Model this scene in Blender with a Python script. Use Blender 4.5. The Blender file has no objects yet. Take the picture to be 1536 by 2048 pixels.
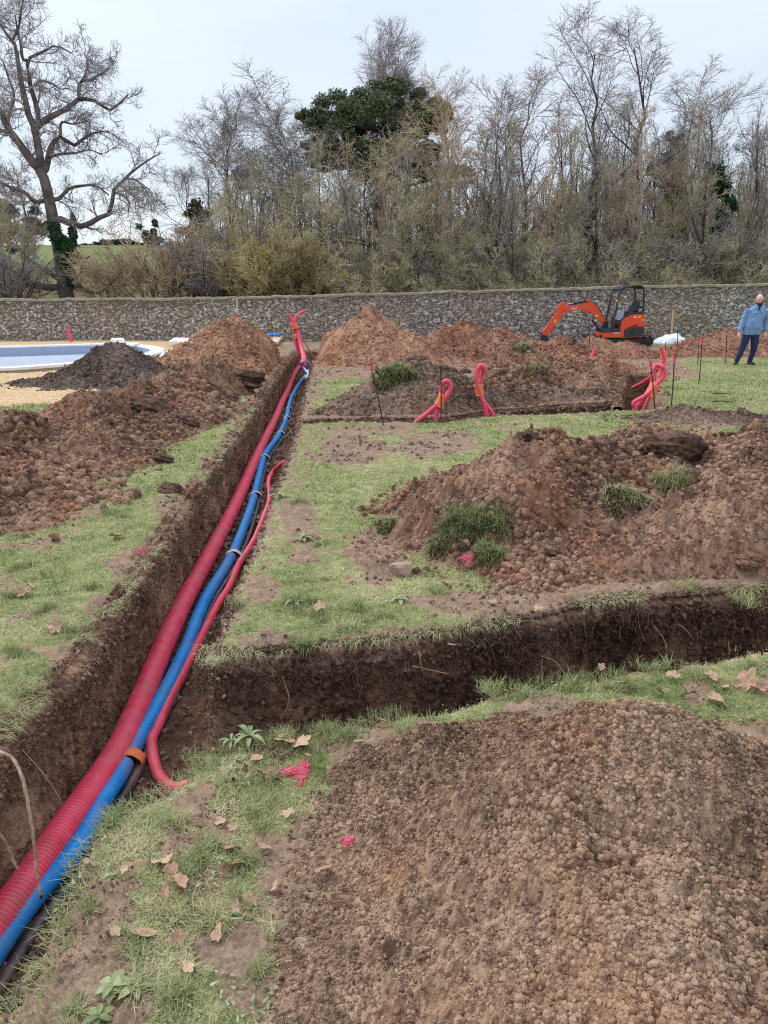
import bpy, bmesh, math, random
import numpy as np
from mathutils import Vector, Matrix

sc = bpy.context.scene
# ------------------------------------------------------------------ camera
W_, H_, F_ = 1536, 2048, 1490.0
CAMH = 1.7
TH = math.atan((1024 - 594) / F_)            # pitch below the horizon
cam_d = bpy.data.cameras.new("camera")
cam = bpy.data.objects.new("camera", cam_d)
sc.collection.objects.link(cam)
cam.location = (0, 0, CAMH)
cam.rotation_euler = (math.pi / 2 - TH, 0, 0)
cam_d.sensor_fit = 'VERTICAL'
cam_d.sensor_height = 24
cam_d.lens = 24 * F_ / H_
cam_d.clip_start = 0.05
cam_d.clip_end = 2000
sc.camera = cam
# ------------------------------------------------------------------ sky, sun, exposure
sc.view_settings.view_transform = 'Standard'
sc.view_settings.look = 'None'
sc.view_settings.exposure = 0.0
sc.view_settings.gamma = 1.0
SUN_EL, SUN_AZ = math.radians(48), math.radians(-60)     # soft light from front left
world = bpy.data.worlds.new("World")
sc.world = world
world.use_nodes = True
wn, wl = world.node_tree.nodes, world.node_tree.links
wn.clear()
wo = wn.new('ShaderNodeOutputWorld')
bg1 = wn.new('ShaderNodeBackground'); bg1.inputs[1].default_value = 0.05
skyt = wn.new('ShaderNodeTexSky'); skyt.sky_type = 'NISHITA'; skyt.sun_disc = False
skyt.sun_elevation = SUN_EL; skyt.sun_rotation = SUN_AZ
wl.new(skyt.outputs[0], bg1.inputs[0])
bg2 = wn.new('ShaderNodeBackground')           # the cloud layer: brighter overhead, as an overcast sky is
tc = wn.new('ShaderNodeTexCoord')
sep = wn.new('ShaderNodeSeparateXYZ'); wl.new(tc.outputs['Generated'], sep.inputs[0])
mr = wn.new('ShaderNodeMapRange'); mr.inputs[1].default_value = 0.0; mr.inputs[2].default_value = 1.0
mr.inputs[3].default_value = 0.57; mr.inputs[4].default_value = 1.28
wl.new(sep.outputs[2], mr.inputs[0])
mpg = wn.new('ShaderNodeMapping'); mpg.inputs['Scale'].default_value = (1.0, 1.0, 3.5)
wl.new(tc.outputs['Generated'], mpg.inputs[0])
nz = wn.new('ShaderNodeTexNoise'); nz.inputs['Scale'].default_value = 2.6; nz.inputs['Detail'].default_value = 5
nz.inputs['Roughness'].default_value = 0.5
wl.new(mpg.outputs[0], nz.inputs['Vector'])
cr = wn.new('ShaderNodeValToRGB')
cr.color_ramp.elements[0].position = 0.34; cr.color_ramp.elements[0].color = (0.81, 0.88, 0.99, 1)
cr.color_ramp.elements[1].position = 0.66; cr.color_ramp.elements[1].color = (0.97, 1.01, 1.08, 1)
wl.new(nz.outputs[0], cr.inputs[0])
wl.new(cr.outputs[0], bg2.inputs[0]); wl.new(mr.outputs[0], bg2.inputs[1])
ad = wn.new('ShaderNodeAddShader')
wl.new(bg1.outputs[0], ad.inputs[0]); wl.new(bg2.outputs[0], ad.inputs[1]); wl.new(ad.outputs[0], wo.inputs[0])
sun_d = bpy.data.lights.new("sun", 'SUN'); sun_d.energy = 1.8; sun_d.angle = math.radians(18)
sun_d.color = (1.0, 0.96, 0.90)
sun = bpy.data.objects.new("sun", sun_d); sc.collection.objects.link(sun)
sun.rotation_euler = (math.pi / 2 - SUN_EL, 0, -SUN_AZ + math.pi) if False else (0, 0, 0)
sd = Vector((math.sin(SUN_AZ) * math.cos(SUN_EL), math.cos(SUN_AZ) * math.cos(SUN_EL), math.sin(SUN_EL)))
sun.rotation_euler = sd.to_track_quat('Z', 'Y').to_euler()
sc.cycles.use_denoising = False
sc.cycles.pixel_filter_type = 'BLACKMAN_HARRIS'
sc.cycles.filter_width = 1.1
sc.cycles.max_bounces = 5
sc.cycles.diffuse_bounces = 3

rng = np.random.default_rng(7)
# ------------------------------------------------------------------ pixel helpers (measuring only: photo pixel -> place in the world)
def ray(u, v):
    a = (u - 768) / F_; b = (1024 - v) / F_
    return np.array([a, math.cos(TH) + b * math.sin(TH), -math.sin(TH) + b * math.cos(TH)])
def gp(u, v, z=0.0):
    r = ray(u, v); t = (z - CAMH) / r[2]
    return r[0] * t, r[1] * t
def at(u, v, y):
    r = ray(u, v); t = y / r[1]
    return (r[0] * t, y, CAMH + r[2] * t)
def pxm(y):                                  # photo pixels per metre at depth y (near the horizon)
    return F_ / (y * math.cos(TH) + 0.3)

# ------------------------------------------------------------------ object helpers
def link(o):
    sc.collection.objects.link(o); return o
def tag(o, label=None, cat=None, group=None, kind=None):
    if label: o['label'] = label
    if cat: o['category'] = cat
    if group: o['group'] = group
    if kind: o['kind'] = kind
    return o
def empty(name, loc, label, cat, group=None, rz=0):
    o = bpy.data.objects.new(name, None); link(o)
    o.location = loc; o.rotation_euler = (0, 0, rz); o.empty_display_size = 0.2
    return tag(o, label, cat, group)
def mk(name, V, faces, mat, parent=None, attrs=None, smooth=True):
    V = np.asarray(V, dtype=np.float32).reshape(-1, 3)
    if not isinstance(faces, list): faces = [faces]
    faces = [np.asarray(f, dtype=np.int32) for f in faces if len(f)]
    me = bpy.data.meshes.new(name)
    me.vertices.add(len(V)); me.vertices.foreach_set('co', V.ravel())
    nl = sum(f.size for f in faces); nf = sum(len(f) for f in faces)
    me.loops.add(nl); me.polygons.add(nf)
    me.loops.foreach_set('vertex_index', np.concatenate([f.ravel() for f in faces]))
    tot = np.concatenate([np.full(len(f), f.shape[1], np.int32) for f in faces])
    st = np.concatenate([[0], np.cumsum(tot)[:-1]]).astype(np.int32)
    me.polygons.foreach_set('loop_start', st)
    try: me.polygons.foreach_set('loop_total', tot)
    except Exception: pass
    me.polygons.foreach_set('use_smooth', np.full(nf, smooth, dtype=bool))
    me.update(calc_edges=True)
    if attrs:
        for k, a in attrs.items():
            at_ = me.attributes.new(k, 'FLOAT', 'POINT')
            at_.data.foreach_set('value', np.asarray(a, dtype=np.float32).ravel())
    if isinstance(mat, (list, tuple)):
        for m in mat: me.materials.append(m)
    else: me.materials.append(mat)
    o = bpy.data.objects.new(name, me); link(o)
    if parent is not None: o.parent = parent
    return o
class MB:                                     # mesh bag: pieces joined into one mesh
    def __init__(s): s.v = []; s.f = {}; s.n = 0; s.a = []
    def add(s, V, F, a=0.5):
        V = np.asarray(V, float).reshape(-1, 3)
        for f in (F if isinstance(F, list) else [F]):
            f = np.asarray(f, int)
            if len(f): s.f.setdefault(f.shape[1], []).append(f + s.n)
        s.v.append(V); s.n += len(V)
        s.a.append(np.full(len(V), a) if np.isscalar(a) else np.asarray(a).ravel())
        return s
    def build(s, name, mat, parent=None, smooth=True, attr='rnd'):
        return mk(name, np.concatenate(s.v), [np.concatenate(x) for x in s.f.values()], mat, parent,
                  {attr: np.concatenate(s.a)}, smooth)
def copy_tree(o, parent=None):
    c = o.copy(); sc.collection.objects.link(c); c.parent = parent
    for ch in o.children: copy_tree(ch, c)
    return c

def box(c, s, rot=None, bev=0.0):             # bevelled box -> V,F lists
    bm = bmesh.new(); bmesh.ops.create_cube(bm, size=1)
    for v in bm.verts: v.co = Vector((v.co.x * s[0], v.co.y * s[1], v.co.z * s[2]))
    if bev: bmesh.ops.bevel(bm, geom=bm.edges[:], offset=bev, segments=2, affect='EDGES', profile=0.6)
    return bmdump(bm, c, rot)
def bmdump(bm, c=(0, 0, 0), rot=None):
    if rot is not None:
        for v in bm.verts: v.co = rot @ v.co
    bm.verts.index_update()
    V = np.array([v.co[:] for v in bm.verts]) + np.array(c)
    d = {}
    for f in bm.faces: d.setdefault(len(f.verts), []).append([v.index for v in f.verts])
    bm.free()
    return V, [np.array(x) for x in d.values()]
def prism(pts, y0, y1, bev=0.0):              # outline in the x,z plane, thickness along y
    bm = bmesh.new()
    a = [bm.verts.new((p[0], y0, p[1])) for p in pts]; b = [bm.verts.new((p[0], y1, p[1])) for p in pts]
    bm.faces.new(a); bm.faces.new(b[::-1])
    n = len(pts)
    for i in range(n): bm.faces.new((a[(i + 1) % n], a[i], b[i], b[(i + 1) % n]))
    bmesh.ops.recalc_face_normals(bm, faces=bm.faces[:])
    if bev: bmesh.ops.bevel(bm, geom=bm.edges[:], offset=bev, segments=2, affect='EDGES', profile=0.6)
    return bmdump(bm)
def tubes(P, R, S=3, ref=None, cap=False):    # many polylines at once -> V, F
    P = np.asarray(P, float); R = np.asarray(R, float)
    if P.ndim == 2: P = P[None]; R = R[None]
    N, K, _ = P.shape
    T = np.gradient(P, axis=1); T /= np.linalg.norm(T, axis=2, keepdims=True) + 1e-9
    if ref is None:
        mean = T.mean(axis=1, keepdims=True)
        r = np.where(np.abs(mean[..., 2:3]) > 0.75, np.array([1., 0.13, 0]), np.array([0.07, 0.05, 1.]))
        r = np.broadcast_to(r, T.shape)
    else: r = np.broadcast_to(np.asarray(ref, float), T.shape)
    A = np.cross(T, r); A /= np.linalg.norm(A, axis=2, keepdims=True) + 1e-9
    B = np.cross(T, A)
    th = np.arange(S) * 2 * np.pi / S
    V = P[:, :, None] + R[:, :, None, None] * (A[:, :, None] * np.cos(th)[:, None] + B[:, :, None] * np.sin(th)[:, None])
    idx = np.arange(N * K * S).reshape(N, K, S)
    q = np.stack([idx[:, :-1], np.roll(idx, -1, 2)[:, :-1], np.roll(idx, -1, 2)[:, 1:], idx[:, 1:]], -1).reshape(-1, 4)
    F = [q]
    if cap and S > 4:
        F.append(idx[:, 0]); F.append(idx[:, -1, ::-1])
    elif cap and S in (3, 4):
        F.append(idx[:, 0]); F.append(idx[:, -1, ::-1])
    return V.reshape(-1, 3), F
def catmull(P, n):                            # smooth curve through points, n samples by arc length
    P = np.asarray(P, float)
    Q = np.vstack([2 * P[0] - P[1], P, 2 * P[-1] - P[-2]])
    out = []
    for i in range(1, len(Q) - 2):
        t = np.linspace(0, 1, 24, endpoint=False)[:, None]
        p0, p1, p2, p3 = Q[i - 1], Q[i], Q[i + 1], Q[i + 2]
        out.append(0.5 * (2 * p1 + (p2 - p0) * t + (2 * p0 - 5 * p1 + 4 * p2 - p3) * t ** 2 + (3 * p1 - p0 - 3 * p2 + p3) * t ** 3))
    out.append(P[-1][None]); C = np.vstack(out)
    s = np.concatenate([[0], np.cumsum(np.linalg.norm(np.diff(C, axis=0), axis=1))])
    si = np.linspace(0, s[-1], n)
    return np.stack([np.interp(si, s, C[:, k]) for k in range(C.shape[1])], 1)
def arclen(P):
    P = np.asarray(P, float); return np.linalg.norm(np.diff(P, axis=0), axis=1).sum()

# ------------------------------------------------------------------ numeric noise
def h2(ix, iy, seed):
    n = (ix.astype(np.int64) * 374761393 + iy.astype(np.int64) * 668265263 + seed * 1442695041) & 0xffffffff
    n = ((n ^ (n >> 13)) * 1274126177) & 0xffffffff
    n = ((n ^ (n >> 16)) * 2246822519) & 0xffffffff
    return ((n ^ (n >> 15)) & 0xffffff) / float(0xffffff)
def vnoise(x, y, seed=0):
    ix = np.floor(x); iy = np.floor(y); fx = x - ix; fy = y - iy
    fx = fx * fx * fx * (fx * (fx * 6 - 15) + 10); fy = fy * fy * fy * (fy * (fy * 6 - 15) + 10)
    ix = ix.astype(np.int64); iy = iy.astype(np.int64)
    a = h2(ix, iy, seed); b = h2(ix + 1, iy, seed); c = h2(ix, iy + 1, seed); d = h2(ix + 1, iy + 1, seed)
    return (a + (b - a) * fx + (c - a) * fy + (a - b - c + d) * fx * fy) * 2 - 1
def fbm(x, y, f, octs=4, seed=0, gain=0.5):
    s = 0; a = 1.0; tot = 0
    x = np.asarray(x, float) * f; y = np.asarray(y, float) * f
    for o in range(octs):
        s = s + a * vnoise(x, y, seed + o * 17); tot += a; a *= gain
        x, y = (x * 1.6 - y * 1.2) + 3.7, (x * 1.2 + y * 1.6) - 1.9
    return s / tot
def lumps(x, y, size, seed=0, fill=0.62, jit=0.8):  # rounded clods packed at random: height (in metres), per-clod random
    x = np.asarray(x, float) / size; y = np.asarray(y, float) / size
    x, y = x + 0.38 * fbm(x, y, 2.1, 3, seed + 91), y + 0.38 * fbm(x, y, 2.1, 3, seed + 92)
    rough = 0.75 + 0.60 * vnoise(x * 4.1, y * 4.1, seed + 93) * 1.0
    ix = np.floor(x).astype(np.int64); iy = np.floor(y).astype(np.int64)
    best = np.zeros(x.shape); rnd = np.full(x.shape, 0.5)
    for dx in (-1, 0, 1):
        for dy in (-1, 0, 1):
            cx = ix + dx; cy = iy + dy
            a = h2(cx, cy, seed); b = h2(cx, cy, seed + 1); c = h2(cx, cy, seed + 2)
            px = cx + 0.5 + (a - 0.5) * jit; py = cy + 0.5 + (b - 0.5) * jit
            r = fill * (0.45 + 0.75 * c)
            ang = a * 6.3; ca, sa = np.cos(ang), np.sin(ang)
            ex = (x - px) * ca + (y - py) * sa; ey = -(x - px) * sa + (y - py) * ca
            q = r * r - ex * ex - (ey * (1.0 + 0.5 * b)) ** 2
            h = np.where(q > 0, 0.35 * np.sqrt(np.maximum(q, 0)) + 0.75 * (r - np.sqrt(np.maximum(r * r - q, 0))), 0)
            m = h > best
            best = np.where(m, h, best); rnd = np.where(m, h2(cx, cy, seed + 3), rnd)
    return best * size * rough, rnd
def sstep(a, b, x):
    t = np.clip((x - a) / (b - a), 0, 1); return t * t * (3 - 2 * t)
def srgb(r, g, b, k=1.0):
    f = lambda c: ((c / 255 + 0.055) / 1.055) ** 2.4 if c / 255 > 0.04045 else c / 255 / 12.92
    return (f(r) * k, f(g) * k, f(b) * k, 1)

# ------------------------------------------------------------------ materials
def newmat(name):
    m = bpy.data.materials.new(name); m.use_nodes = True
    nt = m.node_tree; b = nt.nodes['Principled BSDF']
    return m, nt.nodes, nt.links, b
def N(nodes, t, **k):
    n = nodes.new(t)
    for a, v in k.items(): setattr(n, a, v)
    return n
def ramp(nodes, stops, fac=None, links=None, interp='LINEAR'):
    r = nodes.new('ShaderNodeValToRGB'); r.color_ramp.interpolation = interp
    e = r.color_ramp.elements
    while len(e) < len(stops): e.new(0.5)
    for i, (p, c) in enumerate(stops): e[i].position = p; e[i].color = c
    if fac is not None: links.new(fac, r.inputs[0])
    return r
def mixc(nodes, links, fac, a, b, mode='MIX'):
    m = nodes.new('ShaderNodeMix'); m.data_type = 'RGBA'; m.blend_type = mode
    for sock, v in ((m.inputs[0], fac), (m.inputs[6], a), (m.inputs[7], b)):
        if hasattr(v, 'is_linked'): links.new(v, sock)
        else: sock.default_value = v
    return m.outputs[2]
def noise(nodes, links, scale, detail=4, rough=0.55, vec=None):
    n = nodes.new('ShaderNodeTexNoise'); n.inputs['Scale'].default_value = scale
    n.inputs['Detail'].default_value = detail; n.inputs['Roughness'].default_value = rough
    if vec is not None: links.new(vec, n.inputs['Vector'])
    return n.outputs[0]
def wpos(nodes):
    return nodes.new('ShaderNodeNewGeometry').outputs['Position']
def attr(nodes, name):
    a = nodes.new('ShaderNodeAttribute'); a.attribute_name = name; return a.outputs['Fac']
def bump(nodes, links, h, dist, b, strength=1.0):
    n = nodes.new('ShaderNodeBump'); n.inputs['Distance'].default_value = dist; n.inputs['Strength'].default_value = strength
    links.new(h, n.inputs['Height']); links.new(n.outputs[0], b.inputs['Normal'])
def plain(name, col, rough=0.6, metal=0.0, var=0.12, scale=8, dirt=None, dirt_amt=0.5, spec=0.5, obj=False):
    m, n, l, b = newmat(name)
    v = n.new('ShaderNodeTexCoord').outputs['Object']
    f = noise(n, l, scale, 5, 0.6, v)
    lo = tuple(c * (1 - var) for c in col[:3]) + (1,); hi = tuple(min(1, c * (1 + var)) for c in col[:3]) + (1,)
    c = ramp(n, [(0.3, lo), (0.7, hi)], f, l).outputs[0]
    if dirt:
        f2 = noise(n, l, scale * 0.6 + 1, 6, 0.65, v)
        r = ramp(n, [(0.45, (0, 0, 0, 1)), (0.75, (dirt_amt,) * 3 + (1,))], f2, l).outputs[0]
        c = mixc(n, l, r, c, dirt)
    l.new(c, b.inputs['Base Color'])
    b.inputs['Roughness'].default_value = rough; b.inputs['Metallic'].default_value = metal
    b.inputs['Specular IOR Level'].default_value = spec
    return m
def soilmat(name, cols, big=1.2, fine=26, bumpd=0.004, warm=None, warm_amt=0.5):
    """cols: dark, mid, light; warm: patches of a second earth colour"""
    m, n, l, b = newmat(name)
    p = wpos(n)
    f1 = noise(n, l, big, 5, 0.6, p); f2 = noise(n, l, fine, 4, 0.7, p)
    a = attr(n, 'rnd')
    mm = n.new('ShaderNodeMath'); mm.operation = 'MULTIPLY_ADD'; l.new(f1, mm.inputs[0]); mm.inputs[1].default_value = 0.9; mm.inputs[2].default_value = -0.22
    m2 = n.new('ShaderNodeMath'); m2.operation = 'MULTIPLY_ADD'; l.new(f2, m2.inputs[0]); m2.inputs[1].default_value = 0.5; l.new(mm.outputs[0], m2.inputs[2])
    m3 = n.new('ShaderNodeMath'); m3.operation = 'MULTIPLY_ADD'; l.new(a, m3.inputs[0]); m3.inputs[1].default_value = 0.34; l.new(m2.outputs[0], m3.inputs[2])
    c = ramp(n, [(0.34, cols[0]), (0.56, cols[1]), (0.84, cols[2])], m3.outputs[0], l).outputs[0]
    if warm:
        f3 = noise(n, l, big * 1.7 + 0.4, 5, 0.62, n_off(n, l, p, 11.3))
        r = ramp(n, [(0.50, (0, 0, 0, 1)), (0.70, (warm_amt,) * 3 + (1,))], f3, l).outputs[0]
        w = mixc(n, l, a, tuple(x * 0.75 for x in warm[:3]) + (1,), tuple(min(1, x * 1.2) for x in warm[:3]) + (1,))
        c = mixc(n, l, r, c, w)
    l.new(c, b.inputs['Base Color']); b.inputs['Roughness'].default_value = 0.95
    b.inputs['Specular IOR Level'].default_value = 0.15
    f4 = noise(n, l, fine * 5, 4, 0.7, p)
    bump(n, l, f4, bumpd, b)
    return m
def n_off(n, l, p, off):
    v = n.new('ShaderNodeVectorMath'); v.operation = 'ADD'; l.new(p, v.inputs[0]); v.inputs[1].default_value = (off, -off, off)
    return v.outputs[0]
# ================================================================== THE GROUND
def lin(pts):
    a = np.array(pts, float); return lambda t: np.interp(t, a[:, 0], a[:, 1])
LIPL = lin([(-2, -1.62), (1.4, -1.58), (2.64, -1.55), (3.24, -1.53), (4.73, -1.61), (6.62, -1.78), (9.45, -1.95), (16.0, -2.43), (25.4, -2.97)])
LIPR = lin([(-2, -0.95), (1.41, -0.94), (1.69, -0.94), (1.95, -.93), (2.1, -0.93), (2.22, -.83), (2.31, -.74), (2.39, -.69), (2.56, -0.69), (3.2, -.82), (3.4, -0.86), (3.82, -0.88), (4.73, -0.91),
            (6.27, -0.99), (9.1, -1.12), (14.26, -1.5), (21.3, -2.0), (23.5, -2.0), (25.4, -2.2)])
NEAR = lin([(-1.2, 2.40), (-0.80, 2.44), (-.66, 2.52), (-0.06, 2.75), (0.47, 2.96), (1.92, 3.4), (4, 4.1), (9, 6)])
FARL = lin([(-1.2, 3.32), (-0.93, 3.34), (0.35, 3.63), (0.8, 3.80), (1.26, 4.04), (2.36, 4.27), (4.5, 5.0), (9, 6.9)])
NEAR2 = lin([(-1.3, 10.45), (-0.2, 10.5), (0.8, 10.45), (1.74, 11.14), (3.66, 11.54), (4.35, 11.78)])
FAR2 = lin([(-1.3, 10.9), (-0.2, 10.95), (0.8, 11.0), (1.74, 11.75), (2.6, 12.2), (3.97, 12.75)])
BL = lin([(11.6, 3.75), (12.8, 3.97), (17.7, 5.65)])      # left and right lips of the trench branch by the stakes
BR = lin([(11.6, 4.25), (11.8, 4.30), (17.7, 6.30)])
YEND = 25.28
def jl(t, s): return 0.030 * fbm(t, t * 0 + s, 5.0, 3, 31) + 0.02 * fbm(t, t * 0 + s * 3, 18.0, 2, 77)
def trench_d(x, y):
    """how far inside the trenches a point is (metres, negative outside), and the depth there"""
    d1 = np.minimum(np.minimum(x - LIPL(y) + 0.035, LIPR(y) + jl(y, 2) - x), YEND - y)
    d2 = np.minimum(np.minimum(y - NEAR(x) - jl(x, 3), FARL(x) + 0.035 - y), x + 1.2)
    d3 = np.minimum(np.minimum(y - NEAR2(x) - jl(x, 5), FAR2(x) + 0.04 - y), np.minimum(x + 1.6, 4.25 - x))
    d4 = np.minimum(np.minimum(x - BL(y) + 0.035, BR(y) + jl(y, 8) - x), np.minimum(y - 11.75, 17.68 - y))
    ds = np.stack([d1, d2, d3, d4])
    return ds, np.array([0.60, 0.55, 0.22, 0.60])
def blob(x, y, c, soft=0.35):                 # patch given by a photo box lying on the ground
    u0, v0, u1, v1 = c
    a = gp(u0, (v0 + v1) / 2); b = gp(u1, (v0 + v1) / 2); t = gp((u0 + u1) / 2, v0); w = gp((u0 + u1) / 2, v1)
    cx, cy = (t[0] + w[0]) / 2, (t[1] + w[1]) / 2; sx, sy = abs(b[0] - a[0]) / 2, abs(t[1] - w[1]) / 2
    k = (t[0] - w[0]) / max(abs(t[1] - w[1]), 1e-3) * np.sign(t[1] - w[1])
    x = np.asarray(x, float); y = np.asarray(y, float)
    q0 = np.sqrt(((x - cx - k * (y - cy)) / sx) ** 2 + ((y - cy) / sy) ** 2)
    m = q0 < 2.0; out = np.zeros(x.shape)
    if m.any():
        q = q0[m] + 0.45 * fbm(x[m], y[m], 1.6 / max(0.4, min(sx, sy)), 4, 5)
        out[m] = 1 - sstep(1 - soft, 1 + soft, q)
    return out
BARE = [(630, 880, 780, 940, .9), (790, 865, 960, 915, .85), (640, 855, 760, 880, .9), (700, 1060, 800, 1170, .9), (840, 1175, 1240, 1250, 1.0), (1150, 1150, 1560, 1200, .9),
        (640, 1550, 860, 1760, 1), (520, 1690, 740, 1900, .85), (520, 1880, 760, 2060, .8), (640, 1440, 860, 1560, 1), (60, 1890, 210, 2070, .95), (430, 1900, 660, 2060, .6), (340, 1730, 460, 1810, .5),
        (480, 1265, 620, 1300, .7), (210, 1090, 330, 1170, .8), (300, 985, 400, 1040, .7), (560, 990, 640, 1110, .7), (480, 1140, 560, 1210, .7), (380, 1470, 520, 1500, .3),
        (1000, 1380, 1170, 1440, .8), (1330, 820, 1480, 860, .8), (1290, 690, 1420, 712, .6), (1330, 735, 1400, 760, .6), (740, 845, 830, 875, .7),
        (-60, 1160, 60, 1190, .5), (1290, 1440, 1560, 1490, .9), (1420, 1340, 1500, 1370, .3), (140, 1210, 240, 1240, .4), (560, 840, 650, 870, .35)]
def masks(x, y):
    ds, dep = trench_d(x, y); d = ds.max(0)
    n1 = fbm(x, y, 0.9, 4, 3); n2 = fbm(x, y, 5.0, 4, 9)
    bare = np.zeros(np.shape(x))
    for (a, b_, c, e, k) in BARE: bare = np.maximum(bare, k * blob(x, y, (a, b_, c, e)))
    lipn = 0.01 + 0.05 * n1 + 0.08 * n2 + 0.014 * np.clip(y - 2, 0, 12)
    bare = np.maximum(bare, 1 - sstep(lipn * 0.4, lipn * 1.2 + 0.01, -d))
    # right hand bank of the long trench is trodden, the strip widens with distance
    lx = x - LIPR(y)
    bare = np.maximum(bare, (1 - sstep(0.10 + 0.015 * y, 0.2 + 0.03 * y, lx + 0.2 * n1 + .15 * n2)) * sstep(4.2, 5.5, y) * sstep(-.4, 0, lx) * 0.42)
    # building site beyond: worn earth between heaps
    far = sstep(15.2, 17.2, y + 1.2 * n1) * (1 - sstep(6.6, 8.0, x - 0.25 * (y - 18) * (y > 18) + n1))
    bare = np.maximum(bare, far)
    yard = (1 - sstep(-0.9, 0.2, x - (-3.6) + 0.5 * n1)) * sstep(12.0, 12.6, y + 0.5 * n1 + 0.25 * n2)
    sand = yard
    bare = np.maximum(bare, yard)
    bare = np.maximum(bare, sstep(29.8, 30.4, y) * (1 - sstep(31.5, 32, y)) * (x < 3))
    bare = np.clip(bare + 0.62 * sstep(0.08, 0.45, n2) * sstep(-.35, .2, n1) * (y < 15), 0, 1)
    return d, ds, dep, bare, sand
def n2_(x, y): return fbm(x, y, 4.0, 3, 15)
POOLPX = [(-420, 744), (-200, 741), (0, 737), (125, 729), (230, 721), (294, 711.5), (326, 702.5), (323, 695), (290, 689.8), (240, 687.7), (195, 687), (0, 692), (-200, 696), (-330, 702), (-430, 716)]
POOLXY = np.array([gp(u, v, 0.13) for u, v in POOLPX])
def inpool(x, y):
    inside = np.zeros(np.shape(x), bool); c = POOLXY.mean(0)
    pts = c + (POOLXY - c) * 0.97
    for i in range(len(pts)):
        (x1, y1), (x2, y2) = pts[i], pts[(i + 1) % len(pts)]
        cr_ = ((y1 > y) != (y2 > y)) & (x < (x2 - x1) * (y - y1) / (y2 - y1 + 1e-12) + x1)
        inside ^= cr_
    return inside
def hillz(x, y):
    t = np.maximum(y - 32.0, 0)
    s = np.where(t > 0, 0.75 * sstep(0, 1.2, t) + 0.092 * t * (1 + 0.15 * np.tanh((-x - 10) / 25)), 0)
    s = np.minimum(s, 7.6 + 0.012 * t)
    return s
def G0(x, y):                                 # smooth ground without the trenches
    x = np.asarray(x, float); y = np.asarray(y, float)
    return 0.030 * fbm(x, y, 0.35, 3, 2) * sstep(1.5, 5, y) + 0.018 * fbm(x, y, 1.7, 3, 12) + hillz(x, y)
def G(x, y, fine=True):
    x = np.asarray(x, float); y = np.asarray(y, float)
    d, ds, dep, bare, sand = masks(x, y)
    z = G0(x, y)
    z0 = z.copy()
    # rounded, trodden lip
    z = z - 0.045 * sstep(-0.10, 0.0, d) * (0.6 + 0.4 * fbm(x, y, 6, 2, 8))
    for k in range(4):
        w = 0.02 if k != 2 else 0.06
        z = np.where(ds[k] > 0, np.minimum(z, z0 - dep[k] * sstep(0, w, ds[k])), z)
    rnd = np.full(x.shape, 0.5)
    if fine:
        a1, r1 = lumps(x, y, 0.085, 40); a2, r2 = lumps(x, y, 0.033, 44); a3, r3 = lumps(x, y, 0.016, 48)
        k = sstep(-0.2, 0.6, fbm(x, y, 1.3, 3, 66)) * bare * (1 - 0.75 * sand)
        rel = a1 * 0.3 * k * sstep(0.1, 0.5, fbm(x, y, 3.1, 2, 61) + 0.1) + a2 * 0.75 * bare * sstep(-.5, .2, n2_(x, y)) + bare * .016 * fbm(x, y, 16, 4, 88, .65) + a3 * 0.7 * (y < 9)
        far = np.where(y > 9, (lumps(x, y, 0.22, 52)[0]) * 0.22 * bare * (1 - 0.6 * sand) * (y < 33), 0)
        inn = sstep(0.02, 0.08, d)
        z = z + rel * (0.35 + 0.65 * bare) * (1 - 0.4 * inn) + far
        z = z + inn * 0.03 * fbm(x, y, 4.0, 3, 21) + inn * 0.035 * sstep(-.12, 0, -np.abs(x - LIPR(y) + 0.08)) 
        # crawler track prints on the worn strips
        cx, cy = gp(735, 1120)
        m = np.exp(-((x - cx) / 0.16) ** 2 - ((y - cy) / 0.55) ** 4)
        z = z + 0.016 * m * np.sign(np.sin((y + 0.12 * x) * 2 * np.pi / 0.115)) * (0.6 + 0.4 * fbm(x, y, 7, 2, 4))
        m = np.exp(-((x + 0.45 + (y - 15) * 0.10) / 0.5) ** 4) * sstep(15, 16.5, y) * (1 - sstep(26, 28, y))
        z = z + 0.03 * m * np.sin((y + 0.3 * x) * 2 * np.pi / 0.55)
        rnd = np.where(a2 > 0.006, r2, np.where(a3 > 0.002, r3, 0.5)); rnd = np.where(a1 * k > 0.02, r1, rnd)
        z = z + (1 - bare) * (0.010 * fbm(x, y, 14, 3, 71))
        z = np.where(inpool(x, y), -0.9, z)
    return z, d, bare, sand, rnd

# ground material
m, n, l, b = newmat('ground_earth_and_turf'); GROUND = m
p = wpos(n)
f1 = noise(n, l, 1.3, 5, 0.6, p); f2 = noise(n, l, 11, 5, 0.65, p); f3 = noise(n, l, 60, 4, 0.7, p)
dirtc = ramp(n, [(0.30, srgb(80, 64, 52)), (0.5, srgb(122, 102, 84)), (0.72, srgb(166, 145, 120))], f2, l).outputs[0]
dirtr = ramp(n, [(0.30, srgb(88, 66, 52)), (0.5, srgb(136, 108, 86)), (0.72, srgb(176, 148, 120))], f2, l).outputs[0]
dirt = mixc(n, l, ramp(n, [(0.42, (0, 0, 0, 1)), (0.62, (1, 1, 1, 1))], f1, l).outputs[0], dirtc, dirtr)
ar = attr(n, 'rnd')
fx = noise(n, l, 190, 3, .7, p)
dirt = mixc(n, l, ramp(n, [(.38, (0, 0, 0, 1)), (.62, (1, 1, 1, 1))], fx, l).outputs[0], mixc(n, l, .35, dirt, srgb(62, 48, 40)), mixc(n, l, .25, dirt, srgb(196, 172, 146)))
dirt = mixc(n, l, ramp(n, [(0.0, (0, 0, 0, 1)), (1, (0.45,) * 3 + (1,))], ar, l).outputs[0], dirt, srgb(176, 150, 130))
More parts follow.
